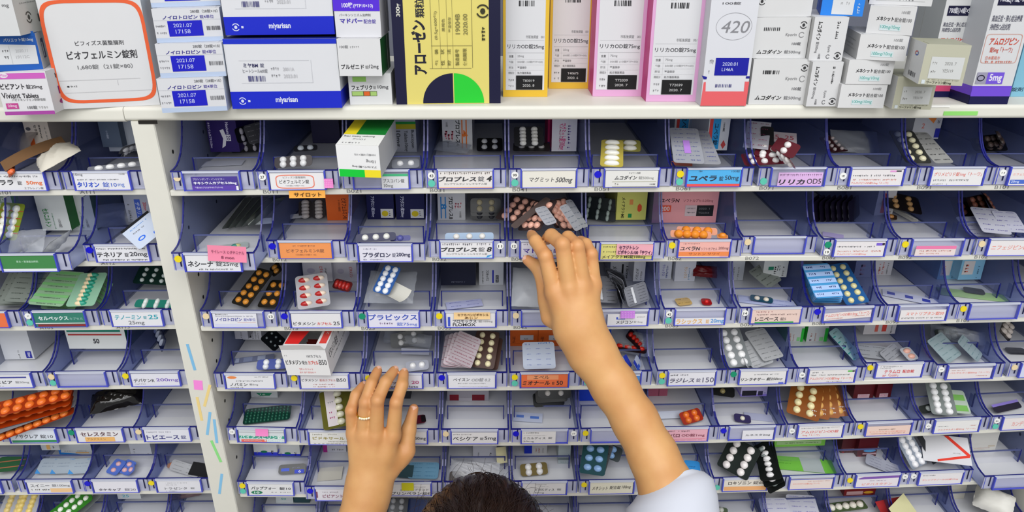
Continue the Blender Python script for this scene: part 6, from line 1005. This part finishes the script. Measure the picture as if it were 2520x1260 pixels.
for i, (p0, p1, fr) in enumerate((((110, 752, .026), (170, 668, .05), 0), ((196, 754, .029), (232, 672, .053), 1), ((240, 746, .014), (270, 690, .04), 0), ((140, 762, .008), (185, 690, .03), 0))):
    nm = ('green foil back, broad', 'green pack of cream capsules', 'green foil back, by the partition', 'green foil back, lowest')[i]
    if fr: st('A', 3, -2, nm, p0, p1, .036, 8, 1, '#8ab59a', '#f0dcb4', shape=(.0075, .0034, .004), pill2='#2a9a80', mg=(.1, .02))
    else: st('A', 3, -2, nm, p0, p1, .05 if i != 2 else .026, 0, 0, '#9fc4a0', None, [q for j in range(6) for q in (('r', 0, .03 + .165 * j, 1, .1 + .165 * j, '#7fc07a'), ('g', .2, .115 + .165 * j, .8, .145 + .165 * j, '#4a6a4c'))], metal=.2)
st('A', 3, -1, 'dark green pack of white tablets', (370, 700, .02), (390, 656, .036), .055, 3, 3, '#0f2e26', '#dce6e2', shape=(.003, .003, .003))
st('A', 3, -1, 'teal and white capsule pack', (382, 757, .008), (390, 738, .014), .06, 2, 3, '#1f7a6a', '#e6ece8', shape=(.0055, .003, .003), rot=1)
bx('A', 4, -3, 'white carton with navy dose panel', -36, 38, 888, .074, .1, '#d8dade', [('r', .74, .42, .94, .9, '#2a2fa0'), T('50mg', .78, .9, '#e4e6f6', .5, .84), Gv(.5, .56, '#9a9a9c')], side='#cfd2d8', z=.0)
bx('A', 4, -2, 'white carton with teal panel and red line', 171, 316, 858, .056, .05, '#dfe2e0', [('r', .03, .0, .93, .5, '#10806a'), ('t', '胃炎・胃潰瘍治療剤', .2, .12, .78, .22, '#a5d8c8'), ('t', 'セルベックス', .2, .3, .56, .42, '#eaf4f0', .02), ('t', 'カプセル50mg', .58, .32, .8, .42, '#cfe6de'), ('r', .04, .56, .94, .6, '#b02a2a'), ('t', '50', .44, .7, .54, .84, '#33333a', .015)], z=.0285, side='#0f6a58', free=1)
st('A', 4, -1, 'navy pack of silver capsules', (388, 842, .01), (398, 812, .028), .068, 1, 4, '#141c44', '#b4bcd0', shape=(.0022, .006, .004))
for i in range(3): st('A', 5, -3, 'orange softgel pack ' + ('lowest', 'middle', 'topmost')[i] + ' of the pile', (-40 + 6 * i, 1048 - 17 * i, .040 + .012 * i), (178, 990 - 14 * i, .052 + .012 * i), .028, 7, 2 if i == 2 else 1, '#a03408', '#f0782a', roll=12, shape=(.0058, .0058, .004), mg=(.06 if i == 2 else .3, .0))
st('A', 5, -3, 'grey foil side of the orange pile', (-42, 1074, .034), (186, 992, .050), .012, 0, 0, '#9a9ea6', None, (), roll=10, metal=.3)
st('A', 5, -3, 'orange softgel strip at the front', (-46, 1094, .020), (182, 1009, .038), .014, 9, 1, '#9a3208', '#f08030', roll=12, shape=(.0055, .0055, .004))
bx('A', 5, -3, 'white carton behind the orange pile', 95, 130, 975, .06, .05, '#cfd0d6', [])
crumple('A', 5, -2, 'black plastic bundle', (288, 1006, .026), (292, 958, .036), .07, mat('#14110f', .12, 0, .7, key='blk'), .009, 'plastic bundle', 'plastic_bundle', seed=91, thick=.014, n=18)
bx('A', 6, -3, 'white carton with orange sideways band', 97, 142, 1112, .066, .05, '#cfd2d2', [('r', .3, .2, .5, .9, '#e8b46a'), Gv(.64, .74, '#77777a')])
bx('A', 6, -3, 'white carton with blue wave and orange bar', 148, 228, 1119, .066, .05, '#d8dcde', [('poly', ((0, .62), (.5, .8), (.8, 1), (0, 1)), '#2a8ae0'), ('t', 'スイニー', .16, .42, .44, .54, '#55555a'), ('t', '100mg', .56, .42, .84, .54, '#77777a'), ('r', .5, .62, .9, .76, '#f0b86a'), ('poly', ((0, .3), (.08, .3), (.04, .8), (0, .8)), '#2a7ad8')], side='#1a3f8c')
for i, (xa, xb) in enumerate(((110, 128), (148, 164), (192, 206))): st('A', 6, -3, 'pale blue-cornered foil pack, ' + ('by the wall', 'middle', 'inner one')[i], (xa, 1166, .006), (xb, 1128, .016), .03, 0, 0, '#b9c6d2', None, [('poly', ((0, 1), (.3, 1), (0, .7)), '#4a9ae0'), ('g', .2, .3, .8, .36, '#8a9ab0'), ('g', .2, .5, .8, .56, '#8a9ab0'), ('g', .7, .05, 1, .12, '#4a9ae0')], metal=.2)
bx('A', 6, -2, 'white carton with tiny black mark', 323, 374, 1119, .066, .05, '#cdd0d8', [('e', .2, .26, .05, .03, '#26262a'), Gv(.16, .22, '#8a8a8c', .5, .8), Gv(.8, .86, '#8a8a8c', .7, .95)])
for i, (xa, ya, xb, yb) in enumerate(((272, 1167, 300, 1132), (300, 1166, 326, 1134), (314, 1164, 332, 1148))): st('A', 6, -2, 'blue pack of pink tablets, ' + ('first', 'second', 'short third')[i], (xa, ya, .004), (xb, yb, .012), .022 - .004 * (i == 2), 2 if i < 2 else 1, 1, '#5a78d0', '#e8b8bc', shape=(.0042, .0036, .003))
st('A', 6, -1, 'crinkled silver strip', (450, 1166, .004), (462, 1140, .014), .05, 0, 0, '#b5b6ba', None, pr(3, '#8a8b90'), metal=.5, roll=10)
slip('A', 6, -1, 'black card corner', (488, 1172, .006), (502, 1140, .016), .036, '#141417')
st('A', 6, -1, 'copper tablet', (424, 1150, .006), (424, 1138, .008), .014, 1, 1, '#a07a68', '#c8805a')
st('A', 6, -4, 'dark green pack', (20, 1160, .01), (34, 1122, .02), .04, 0, 0, '#2a5a38', None, [('r', 0, .3, 1, .36, '#b06a4a'), ('r', 0, .7, 1, .76, '#b06a4a')])
for i in range(2): st('A', 7, -4, 'pack of yellow tablets, ' + ('front', 'rear')[i], (52 - 30 * i, 1278, .02), (78 - 30 * i, 1210, .046), .038, 5, 2, '#a4a5ac', '#ead07a' if not i else '#e0c880', roll=6, shape=(.0048, .0048, .004))
st('A', 7, -3, 'bright green pack of white tablets', (125, 1284, .030), (222, 1208, .056), .036, 6, 2, '#2c7a1c', '#eef0e6', roll=12, shape=(.004, .004, .0035))
st('A', 7, -3, 'foil edge under the green pack', (165, 1290, .016), (248, 1212, .044), .014, 0, 0, '#a9adb0', None, (), metal=.4, roll=10)
bx('A', 7, -2, 'white carton with teal figures', 283, 340, 1228, .06, .05, '#d4d8da', [('t', '25', .2, .5, .5, .8, '#5ab4c8')])
crumple('A', 7, -1, 'dusky wrapper', (455, 1226, .012), (455, 1208, .02), .05, mat('#7a6468', .4, key='w'), .004, 'wrapper', 'wrapper', seed=95)
for w_ in WARN: print('WARN', w_)
# ------------------------------------------------------------------ the person reaching into the trays, seen from behind and above
import numpy as np
def smin(a, b, k): h = np.clip(.5 + .5 * (b - a) / k, 0, 1); return b * (1 - h) + a * h - k * h * (1 - h)
def cone(P, a, b, ra, rb):
    """distance to a limb segment that tapers from radius ra to rb"""
    a = np.array(a, np.float32); b = np.array(b, np.float32); ba = b - a; h = np.clip(((P - a) @ ba) / float(ba @ ba + 1e-12), 0, 1)
    return np.linalg.norm(P - a - h[..., None] * ba, axis=-1) - (ra + (rb - ra) * h)
def ell(P, c, r, R=None):
    q = P - np.array(c, np.float32)
    if R is not None: q = q @ np.array(R, np.float32)
    q = q / np.array(r, np.float32); n = np.linalg.norm(q, axis=-1)
    return (n - 1) * min(r)
def surface(fn, lo, hi, h):
    """polygonise fn = 0 on a grid: one vertex per crossed cell, one quad per crossed edge"""
    n = [int(math.ceil((hi[i] - lo[i]) / h)) + 1 for i in range(3)]
    ax = [np.float32(lo[i]) + np.arange(n[i], dtype=np.float32) * np.float32(h) for i in range(3)]
    D = np.empty(n, np.float32)
    for i in range(0, n[0], 16):
        P = np.stack(np.meshgrid(ax[0][i:i + 16], ax[1], ax[2], indexing='ij'), -1); D[i:i + 16] = fn(P)
    S = D < 0; cs = [S[i:n[0] - 1 + i, j:n[1] - 1 + j, k:n[2] - 1 + k] for i in (0, 1) for j in (0, 1) for k in (0, 1)]
    tot = sum(c.astype(np.int8) for c in cs); act = (tot > 0) & (tot < 8); idx = -np.ones(act.shape, np.int64); w_ = np.argwhere(act); idx[act] = np.arange(len(w_))
    acc = np.zeros((len(w_), 3)); cnt = np.zeros(len(w_))
    cor = [(i, j, k) for i in (0, 1) for j in (0, 1) for k in (0, 1)]
    val = {c: D[w_[:, 0] + c[0], w_[:, 1] + c[1], w_[:, 2] + c[2]] for c in cor}
    for c in cor:
        for d in range(3):
            if c[d]: continue
            e = list(c); e[d] = 1; e = tuple(e); va, vb = val[c], val[e]; m = (va < 0) != (vb < 0); t = va[m] / (va[m] - vb[m])
            p = np.zeros((m.sum(), 3)); p[:] = c; p[:, d] += t; acc[m] += p; cnt[m] += 1
    verts = (w_ + acc / cnt[:, None]) * h + np.array(lo); F = []
    for d in range(3):
        sl = [slice(0, n[i] - 1) if i == d else slice(1, n[i] - 1) for i in range(3)]; s2 = list(sl); s2[d] = slice(1, n[d])
        a, b = S[tuple(sl)], S[tuple(s2)]; o = [0 if i == d else 1 for i in range(3)]; u, v = (d + 1) % 3, (d + 2) % 3
        for flip, m in ((0, a & ~b), (1, ~a & b)):
            q = np.argwhere(m) + o; f = []
            for du, dv in ((1, 1), (0, 1), (0, 0), (1, 0)): r = q.copy(); r[:, u] -= du; r[:, v] -= dv; f.append(idx[r[:, 0], r[:, 1], r[:, 2]])
            f = np.stack(f, 1); F.append(f[:, ::-1] if flip else f)
    return verts, np.concatenate(F)
def skin_mat():
    m = bpy.data.materials.new('skin'); m.use_nodes = True; nt = m.node_tree; b = nt.nodes['Principled BSDF']
    tc = nt.nodes.new('ShaderNodeTexCoord'); n1 = nt.nodes.new('ShaderNodeTexNoise'); n1.inputs['Scale'].default_value = 28; n1.inputs['Detail'].default_value = 3
    rp = nt.nodes.new('ShaderNodeValToRGB'); rp.color_ramp.elements[0].position = .35; rp.color_ramp.elements[1].position = .7
    rp.color_ramp.elements[0].color = rgb('#d8a46a'); rp.color_ramp.elements[1].color = rgb('#cd945c')
    n2 = nt.nodes.new('ShaderNodeTexNoise'); n2.inputs['Scale'].default_value = 900; bp = nt.nodes.new('ShaderNodeBump'); bp.inputs['Strength'].default_value = .12; bp.inputs['Distance'].default_value = .0006
    L = nt.links.new; L(tc.outputs['Object'], n1.inputs['Vector']); L(tc.outputs['Object'], n2.inputs['Vector']); L(n1.outputs['Fac'], rp.inputs[0]); L(rp.outputs[0], b.inputs['Base Color']); L(n2.outputs['Fac'], bp.inputs['Height']); L(bp.outputs[0], b.inputs['Normal'])
    at = nt.nodes.new('ShaderNodeAttribute'); at.attribute_name = 'flush'; mx = nt.nodes.new('ShaderNodeMix'); mx.data_type = 'RGBA'; mx.inputs[7].default_value = rgb('#cf7f58'); L(at.outputs['Fac'], mx.inputs[0]); L(rp.outputs[0], mx.inputs[6]); L(mx.outputs[2], b.inputs['Base Color'])
    b.inputs['Roughness'].default_value = .5; b.inputs['Subsurface Weight'].default_value = .12; b.inputs['Subsurface Radius'].default_value = (.006, .0025, .0012); b.inputs['Subsurface Scale'].default_value = 1.0
    return m
SKIN = skin_mat(); NAIL = mat('#e6b49c', .25, 0, .5, key='nail')
def hand(D, J, wrist, fore, sgn):
    """J: finger -> joints (photo x, y, depth offset, radius); returns sdf, nails, bounds"""
    W = {f: [(onD(x, y, D + dz), r) for x, y, dz, r in js] for f, js in J.items()}
    wp = [(onD(x, y, D + dz), r, hw) for x, y, dz, r, hw in [wrist] + fore]
    def side(i):
        a = wp[max(0, i - 1)][0]; b = wp[min(len(wp) - 1, i + 1)][0]; ax = (b - a).normalized(); v = ax.cross((wp[i][0] - CAM).normalized()); return v.normalized()
    arm = []
    for i, (p, r, hw) in enumerate(wp): s = side(i) * max(0, hw - r); arm.append((p - s, p + s, r))
    mets = [W[f][0] for f in ('index', 'middle', 'ring', 'pinky')]
    w0, w1, wr = arm[0]
    lat = w1 - w0
    if (mets[3][0] - mets[0][0]).dot(lat) < 0: w0, w1 = w1, w0
    wb = [w0.lerp(w1, t) for t in (.1, .38, .66, .92)]
    thumb = W['thumb']
    tow = (CAM - mets[1][0]).normalized()
    def fn(P):
        palm = None
        for k, (m, r) in enumerate(mets):
            c = cone(P, wb[k], m, wr * .8, r); palm = c if palm is None else smin(palm, c, .014)
        inner = cone(P, (wb[1] + wb[2]) / 2 - tow * .010, (mets[1][0] + mets[2][0]) / 2 - tow * .010, wr * .7, .011); palm = smin(palm, inner, .012)
        a = None
        for i in range(len(arm) - 1):
            for q in (0, 1):
                c = cone(P, arm[i][q], arm[i + 1][q], arm[i][2], arm[i + 1][2]); a = c if a is None else smin(a, c, .012)
            c = cone(P, (arm[i][0] + arm[i][1]) / 2, (arm[i + 1][0] + arm[i + 1][1]) / 2, arm[i][2], arm[i + 1][2]); a = smin(a, c, .012)
        palm = smin(palm, a, .018)
        for f in ('index', 'middle', 'ring', 'pinky'): # tendons and knuckles stand out a little on the back of the hand
            m, r = W[f][0]; k = ('index', 'middle', 'ring', 'pinky').index(f)
            palm = smin(palm, cone(P, m.lerp(wb[k], .62) + tow * (r - .0012), m + tow * (r - .0034), .0020, .0044), .005)
        out = palm
        th = None
        for i in range(len(thumb) - 1): c = cone(P, thumb[i][0], thumb[i + 1][0], thumb[i][1], thumb[i + 1][1]); th = c if th is None else smin(th, c, .004)
        out = smin(out, th, .011)
        web = cone(P, thumb[0][0].lerp(thumb[1][0], .6), mets[0][0].lerp(wb[0], .35), .008, .008); out = smin(out, web, .012)
        res = out
        for f in ('index', 'middle', 'ring', 'pinky'):
            js = W[f]; d = None
            for i in range(len(js) - 1): c = cone(P, js[i][0], js[i + 1][0], js[i][1], js[i + 1][1]); d = c if d is None else smin(d, c, .0025)
            kn = js[1][0] + tow * (js[1][1] * .35); d = smin(d, np.linalg.norm(P - np.array(kn, np.float32), axis=-1) - js[1][1] * .78, .003)
            res = np.minimum(res, smin(out, d, .0042))
        return res
    pts = [p for js in W.values() for p, r in js] + [q for a_ in arm for q in a_[:2]]
    lo = [min(p[i] for p in pts) - .04 for i in range(3)]; hi = [max(p[i] for p in pts) + .04 for i in range(3)]
    nails = []
    for f, js in W.items():
        t, r = js[-1]; d = (t - js[-2][0]).normalized(); up = tow - d * tow.dot(d)
        nails.append((t, d, up.normalized() if up.length > .2 else None, r))
    return fn, lo, hi, nails, W
DL = (onY(971, 908, -.0165) - CAM).dot(FW); DR = (onZ(1309, 574, fz('B', 2, 4) + .036) - CAM).dot(FW) - .006
LH = dict(pinky=[(870, 1066, -.016, .0092), (864, 1010, -.026, .0076), (876, 972, -.016, .0072), (893, 950, -.004, .0062)],
          ring=[(894, 1068, -.022, .0100), (899, 990, -.032, .0081), (914, 944, -.020, .0076), (929, 913, -.004, .0064)],
          middle=[(925, 1073, -.024, .0103), (929, 985, -.036, .0084), (949, 940, -.022, .0079), (969, 913, -.004, .0066)],
          index=[(967, 1071, -.020, .0103), (975, 990, -.030, .0083), (990, 947, -.018, .0078), (994, 919, -.004, .0065)],
          thumb=[(965, 1150, -.004, .0130), (1001, 1110, -.002, .0108), (1006, 1057, .004, .0096), (1018, 1006, .006, .0066)])
RH = dict(index=[(1365, 720, -.040, .0108), (1342, 630, -.044, .0084), (1318, 593, -.026, .0076), (1309, 579, -.006, .0066)],
          middle=[(1401, 710, -.044, .0108), (1384, 601, -.054, .0086), (1357, 580, -.034, .0082), (1347, 588, -.010, .0072)],
          ring=[(1434, 706, -.040, .0102), (1421, 605, -.048, .0081), (1398, 584, -.030, .0076), (1388, 592, -.010, .0068)],
          pinky=[(1461, 702, -.030, .0092), (1455, 625, -.036, .0074), (1442, 600, -.024, .0068), (1430, 592, -.010, .0060)],
          thumb=[(1358, 778, -.020, .0135), (1346, 712, -.020, .0112), (1329, 662, -.012, .0092), (1298, 640, -.004, .0064)])
fl = hand(DL, LH, (909, 1196, -.012, .0185, .0290), [(900, 1236, -.016, .0190, .0272), (885, 1285, -.022, .0205, .0270), (858, 1440, -.06, .028, .034)], -1)
fr = hand(DR, RH, (1424, 806, -.040, .0195, .0275), [(1456, 866, -.042, .0195, .0262), (1511, 950, -.048, .0195, .0238), (1562, 1034, -.058, .0198, .0226), (1606, 1118, -.070, .0212, .0236), (1643, 1206, -.088, .0245, .0265), (1658, 1290, -.10, .032, .034)], 1)
AV, AF, AM = [], [], []; off = 0; NAILS = []
for fn, lo, hi, nails, W in (fl, fr):
    v, f = surface(fn, lo, hi, .0016); c = v[f].mean(1); mi = np.zeros(len(f), np.int32)
    AV.append(v); AF.append(f + off); AM.append(mi); off += len(v); NAILS.append(nails)
# head, torso and legs, under the coat and hair
HC = onD(1186, 1428, .72); hx, hy, hz = HC
NB = V((hx, hy - .085, hz - .145)); SL, SR = V((hx - .165, hy - .125, hz - .185)), V((hx + .165, hy - .125, hz - .185))
EL = onD(846, 1500, DL - .085); ER = onD(1664, 1330, DR - .110); PEL = V((hx, hy - .20, .78))
def bodyfn(P):
    d = ell(P, (hx, hy, hz), (.073, .094, .104)); d = smin(d, ell(P, (hx, hy + .03, hz - .06), (.052, .06, .062)), .03)
    d = smin(d, cone(P, (hx, hy + .086, hz + .002), (hx, hy + .104, hz - .026), .007, .011), .01)                     # nose
    for s in (-1, 1):
        d = smin(d, ell(P, (hx + s * .076, hy - .004, hz - .015), (.009, .018, .031)), .006)                           # ears
        d = np.maximum(d, -(ell(P, (hx + s * .031, hy + .092, hz + .004), (.016, .014, .009))))                        # eye sockets
        d = np.minimum(d, ell(P, (hx + s * .031, hy + .078, hz + .004), (.0125, .0125, .0115)))                        # eyes
    d = smin(d, ell(P, (hx, hy + .083, hz - .062), (.022, .010, .007)), .006)                                          # lips
    d = smin(d, cone(P, NB, (hx, hy - .02, hz - .07), .054, .050), .03)
    d = smin(d, cone(P, SL, SR, .056, .056), .04); ch = NB.lerp(PEL, .35)
    d = smin(d, ell(P, tuple(ch), (.155, .105, .2)), .06); d = smin(d, ell(P, tuple(NB.lerp(PEL, .72)), (.125, .09, .16)), .06); d = smin(d, ell(P, tuple(PEL), (.16, .11, .13)), .06)
    for s, S_, E_, W_ in ((-1, SL, EL, onD(858, 1440, DL - .06)), (1, SR, ER, onD(1658, 1290, DR - .10))):
        d = smin(d, cone(P, S_, E_, .046, .037), .03); d = smin(d, cone(P, E_, W_, .036, .033), .02)
        hip = PEL + V((s * .085, 0, -.06)); kn = V((hx + s * .09, hy - .19, .44)); an = V((hx + s * .09, hy - .22, .08))
        d = smin(d, cone(P, hip, kn, .08, .055), .04); d = smin(d, cone(P, kn, an, .053, .036), .02); d = smin(d, ell(P, (an.x, an.y + .06, .036), (.04, .115, .036)), .02)
    return d
v, f = surface(bodyfn, (min(hx - .3, EL.x - .08), hy - .36, -.002), (max(hx + .3, ER.x + .08), hy + .2, hz + .13), .0065)
AV.append(v); AF.append(f + off); AM.append(np.zeros(len(f), np.int32))
bm_ = bpy.data.meshes.new('person'); bm_.from_pydata(np.concatenate(AV).tolist(), [], np.concatenate(AF).tolist()); bm_.materials.append(SKIN)
bm_.polygons.foreach_set('use_smooth', [True] * len(bm_.polygons)); bm_.update()
JT = [(js[i][0], (.0075, .0065, .005, .007)[i] + .002, (.34, .42, .2, .5)[i]) for h_ in (fl, fr) for js in h_[4].values() for i in range(4)]   # knuckles and fingertips are pinker skin
VV = np.concatenate(AV); fl_ = np.zeros(len(VV))
for p_, r_, k_ in JT: fl_ = np.maximum(fl_, k_ * np.exp(-((VV - np.array(p_)) ** 2).sum(1) / (2 * (r_ * 1.0) ** 2)))
at_ = bm_.attributes.new('flush', 'FLOAT', 'POINT'); at_.data.foreach_set('value', fl_.astype(np.float32))
PERSON = tag(put(bm_, 'person'), 'dark-haired person in white coat reaching both bare forearms into the trays', 'person')
md = PERSON.modifiers.new('soften', 'SMOOTH'); md.factor = .5; md.iterations = 3
for nails in NAILS:
    for t, d, up, r in nails:
        if up is None: continue
        k = MB(); vs_ = []; fs = []; nu, nv = 6, 6
        for i in range(nu + 1):
            for j in range(nv + 1):
                a = -1 + 2 * i / nu; b_ = -1 + 2 * j / nv; s = max(0, 1 - abs(b_) ** 4 * .25); vs_.append((a * r * .68 * s, b_ * r * .85, r * .985 - r * .42 * (a * s) ** 2 - r * .10 * (b_ > 0) * b_ ** 2))
        for i in range(nu):
            for j in range(nv): q = i * (nv + 1) + j; fs.append((q, q + nv + 1, q + nv + 2, q + 1))
        k.add(vs_, fs, NAIL, True); k.build('fingernail', PERSON, frame(t - d * r * .12, d.cross(up), d, up))
# gold ring with small stones on the ring finger
W = fl[4]; a, b_ = W['ring'][0], W['ring'][1]; p = a[0].lerp(b_[0], .62); d = (b_[0] - a[0]).normalized(); up = (CAM - p).normalized(); up = (up - d * up.dot(d)).normalized(); sx = d.cross(up); R_ = .0096
k = MB(); gold = mat('#e0b84a', .2, 1.0, .5, key='gold'); n = 32; vs_ = []; fs = []
for i in range(n):
    q = i / n * 6.2832
    for j in range(8): w2 = j / 8 * 6.2832; rr = R_ + .0009 * math.cos(w2); vs_.append((rr * math.cos(q), .0016 * math.sin(w2), rr * math.sin(q)))
for i in range(n):
    for j in range(8): i2 = (i + 1) % n; j2 = (j + 1) % 8; fs.append((i * 8 + j, i * 8 + j2, i2 * 8 + j2, i2 * 8 + j))
k.add(vs_, fs, gold, True); rg = k.build('gold_ring', PERSON, frame(p, sx, d, up))
for q in (-34, -17, 0, 17, 34):
    k = MB(); k.dome(0, 0, 0, .0017, .0017, .0014, mat('#f6ecd0', .08, 0, .9, key='gem'), 8, 2); ang = math.radians(90 + q); k.build('stone', rg, Matrix.Rotation(-math.radians(q), 4, 'Y') @ Matrix.Translation((0, 0, R_ + .0006)))
# hair: a full cap with combed strands and loose flyaways
def hair_mat():
    m = bpy.data.materials.new('brown_hair'); m.use_nodes = True; nt = m.node_tree; b = nt.nodes['Principled BSDF']; b.inputs['Roughness'].default_value = .3
    at = nt.nodes.new('ShaderNodeTexCoord'); n = nt.nodes.new('ShaderNodeTexNoise'); n.inputs['Scale'].default_value = 120; rp = nt.nodes.new('ShaderNodeValToRGB'); rp.color_ramp.elements[0].color = rgb('#100806'); rp.color_ramp.elements[1].color = rgb('#33201a')
    nt.links.new(at.outputs['Object'], n.inputs['Vector']); nt.links.new(n.outputs['Fac'], rp.inputs[0]); nt.links.new(rp.outputs[0], b.inputs['Base Color']); return m
HAIR = hair_mat(); HR = (.088, .108, .112); HO = V((hx, hy - .006, hz + .004)); q = random.Random(5)
def hp(th, ph, k=1.0): y_, z_ = math.sin(th) * math.sin(ph), math.cos(th); return HO + V((HR[0] * k * math.sin(th) * math.cos(ph), HR[1] * k * (.731 * y_ - .682 * z_), HR[2] * k * (.682 * y_ + .731 * z_)))   # the crown sits towards the back of the head
k = MB(); vs_ = []; fs = []; NT, NP = 28, 120
for i in range(NT + 1):
    for j in range(NP):
        ph = j / NP * 6.2832; fr_ = max(0, math.sin(ph)); lim = 1.95 - .22 * fr_; th = lim * i / NT
        vs_.append(tuple(hp(th, ph, 1 + .012 * math.sin(j * 2.1 + 3 * math.sin(th * 2)) * min(1, th * 2) + .006 * math.sin(j * 5.3))))
for i in range(NT):
    for j in range(NP): j2 = (j + 1) % NP; fs.append((i * NP + j, (i + 1) * NP + j, (i + 1) * NP + j2, i * NP + j2))
k.add(vs_, fs, HAIR, True); hair = k.build('hair', PERSON)
def strands(name, n, fly):
    cu = bpy.data.curves.new(name, 'CURVE'); cu.dimensions = '3D'; cu.bevel_depth = .00016 if fly else .00042; cu.bevel_resolution = 0
    for _ in range(n):
        ph = q.uniform(0, 6.2832); th0 = q.uniform(.02, .9); ln = q.uniform(.5, .9); sp = cu.splines.new('POLY'); m = 9; sp.points.add(m); tw = q.uniform(-.5, .5); lift = q.uniform(.03, .20) if fly else q.uniform(.004, .02); w2 = q.uniform(0, 6.28)
        for i in range(m + 1):
            t = i / m; th = th0 + ln * t; kk = 1 + (.004 if fly else lift * math.sin(t * 3.14)) + (lift * t ** 1.4 if fly else 0); p_ = hp(th, ph + tw * t + (.06 * math.sin(6 * t + w2) if fly else 0), kk); sp.points[i].co = (*p_, 1)
    o = bpy.data.objects.new(name, cu); me = bpy.data.meshes.new_from_object(o); bpy.data.objects.remove(o); bpy.data.curves.remove(cu); me.materials.clear(); me.materials.append(HAIR); return put(me, name, PERSON)
strands('combed_strands', 900, 0); strands('flyaway_strands', 260, 1)
# white coat: body, sleeves with folded cuffs
COAT = mat('#cdd0da', .75, noise=.03)
def tube(name, rings, m, n=36, wob=.03, seed=0, thick=.0016, parent=PERSON):
    """cloth tube through (centre, side vector, depth vector) rings, with soft folds"""
    qq = random.Random(seed); k = MB(); vs_ = []; fs = []; ph = [qq.uniform(0, 6.28) for _ in range(6)]; N = len(rings)
    for lay in (0, 1):
        for i, (c, sx_, sy_) in enumerate(rings):
            for j in range(n):
                a = j / n * 6.2832; w2 = 1 + wob * (math.sin(2 * a + ph[0] + i * .7) + .6 * math.sin(3 * a + ph[1] - i * .9)) - (thick / sx_.length if lay else 0)
                vs_.append(tuple(c + sx_ * (math.cos(a) * w2) + sy_ * (math.sin(a) * w2)))
    for lay in (0, 1):
        for i in range(N - 1):
            for j in range(n): j2 = (j + 1) % n; b0 = lay * N * n; f_ = (b0 + i * n + j, b0 + i * n + j2, b0 + (i + 1) * n + j2, b0 + (i + 1) * n + j); fs.append(f_ if not lay else f_[::-1])
    for i in (0, N - 1):
        for j in range(n): j2 = (j + 1) % n; fs.append((i * n + j, i * n + j2, N * n + i * n + j2, N * n + i * n + j))
    k.add(vs_, fs, m, True); return k.build(name, parent)
def arm_rings(pts, end, r_end):
    """rings from the cuff (photo x, y, depth, half width px, direction) down to the shoulder"""
    out = []
    for (x, y, D, hw, ddx, ddy, sq) in pts:
        c = onD(x, y, D); e = onD(x + ddx * hw, y + ddy * hw, D) - c; ax = FW * .85 + UP * -.1; g = (ax - e.normalized() * ax.dot(e.normalized())).normalized(); out.append((c, e, (g + UP * sq).normalized() * e.length * .95))
    c0, e0, g0 = out[-1]
    for t in (.33, .66, 1): c = c0.lerp(end, t); out.append((c, e0.normalized() * (e0.length + (r_end - e0.length) * t), g0.normalized() * (g0.length + (r_end - g0.length) * t)))
    return out
tube('coat_sleeve', arm_rings([(1640, 1182, DR - .080, 68, .93, -.36, -.55), (1648, 1192, DR - .082, 86, .94, -.33, -.5), (1654, 1208, DR - .086, 101, .96, -.27, -.45), (1652, 1236, DR - .09, 112, .99, -.14, -.4), (1652, 1300, DR - .10, 122, 1, 0, -.3)], SR, .085), COAT, 44, .018, 3)
tube('coat_sleeve', arm_rings([(862, 1420, DL - .05, 100, 1, 0, -.4), (858, 1470, DL - .065, 112, 1, 0, -.3), (848, 1540, DL - .10, 118, 1, 0, -.2)], SL, .085), COAT, 44, .02, 4)
bd = []
for z, rx, ry, yo in ((hz - .145, .07, .06, -.10), (hz - .165, .13, .075, -.115), (hz - .2, .205, .095, -.13), (hz - .28, .20, .125, -.15), (hz - .42, .185, .125, -.17), (.85, .19, .14, -.19), (.65, .215, .16, -.2), (.45, .23, .17, -.2)):
    bd.append((V((hx, hy + yo, z)), V((rx, 0, 0)), V((0, ry, 0))))
tube('white_coat', bd, COAT, 48, .012, 6)
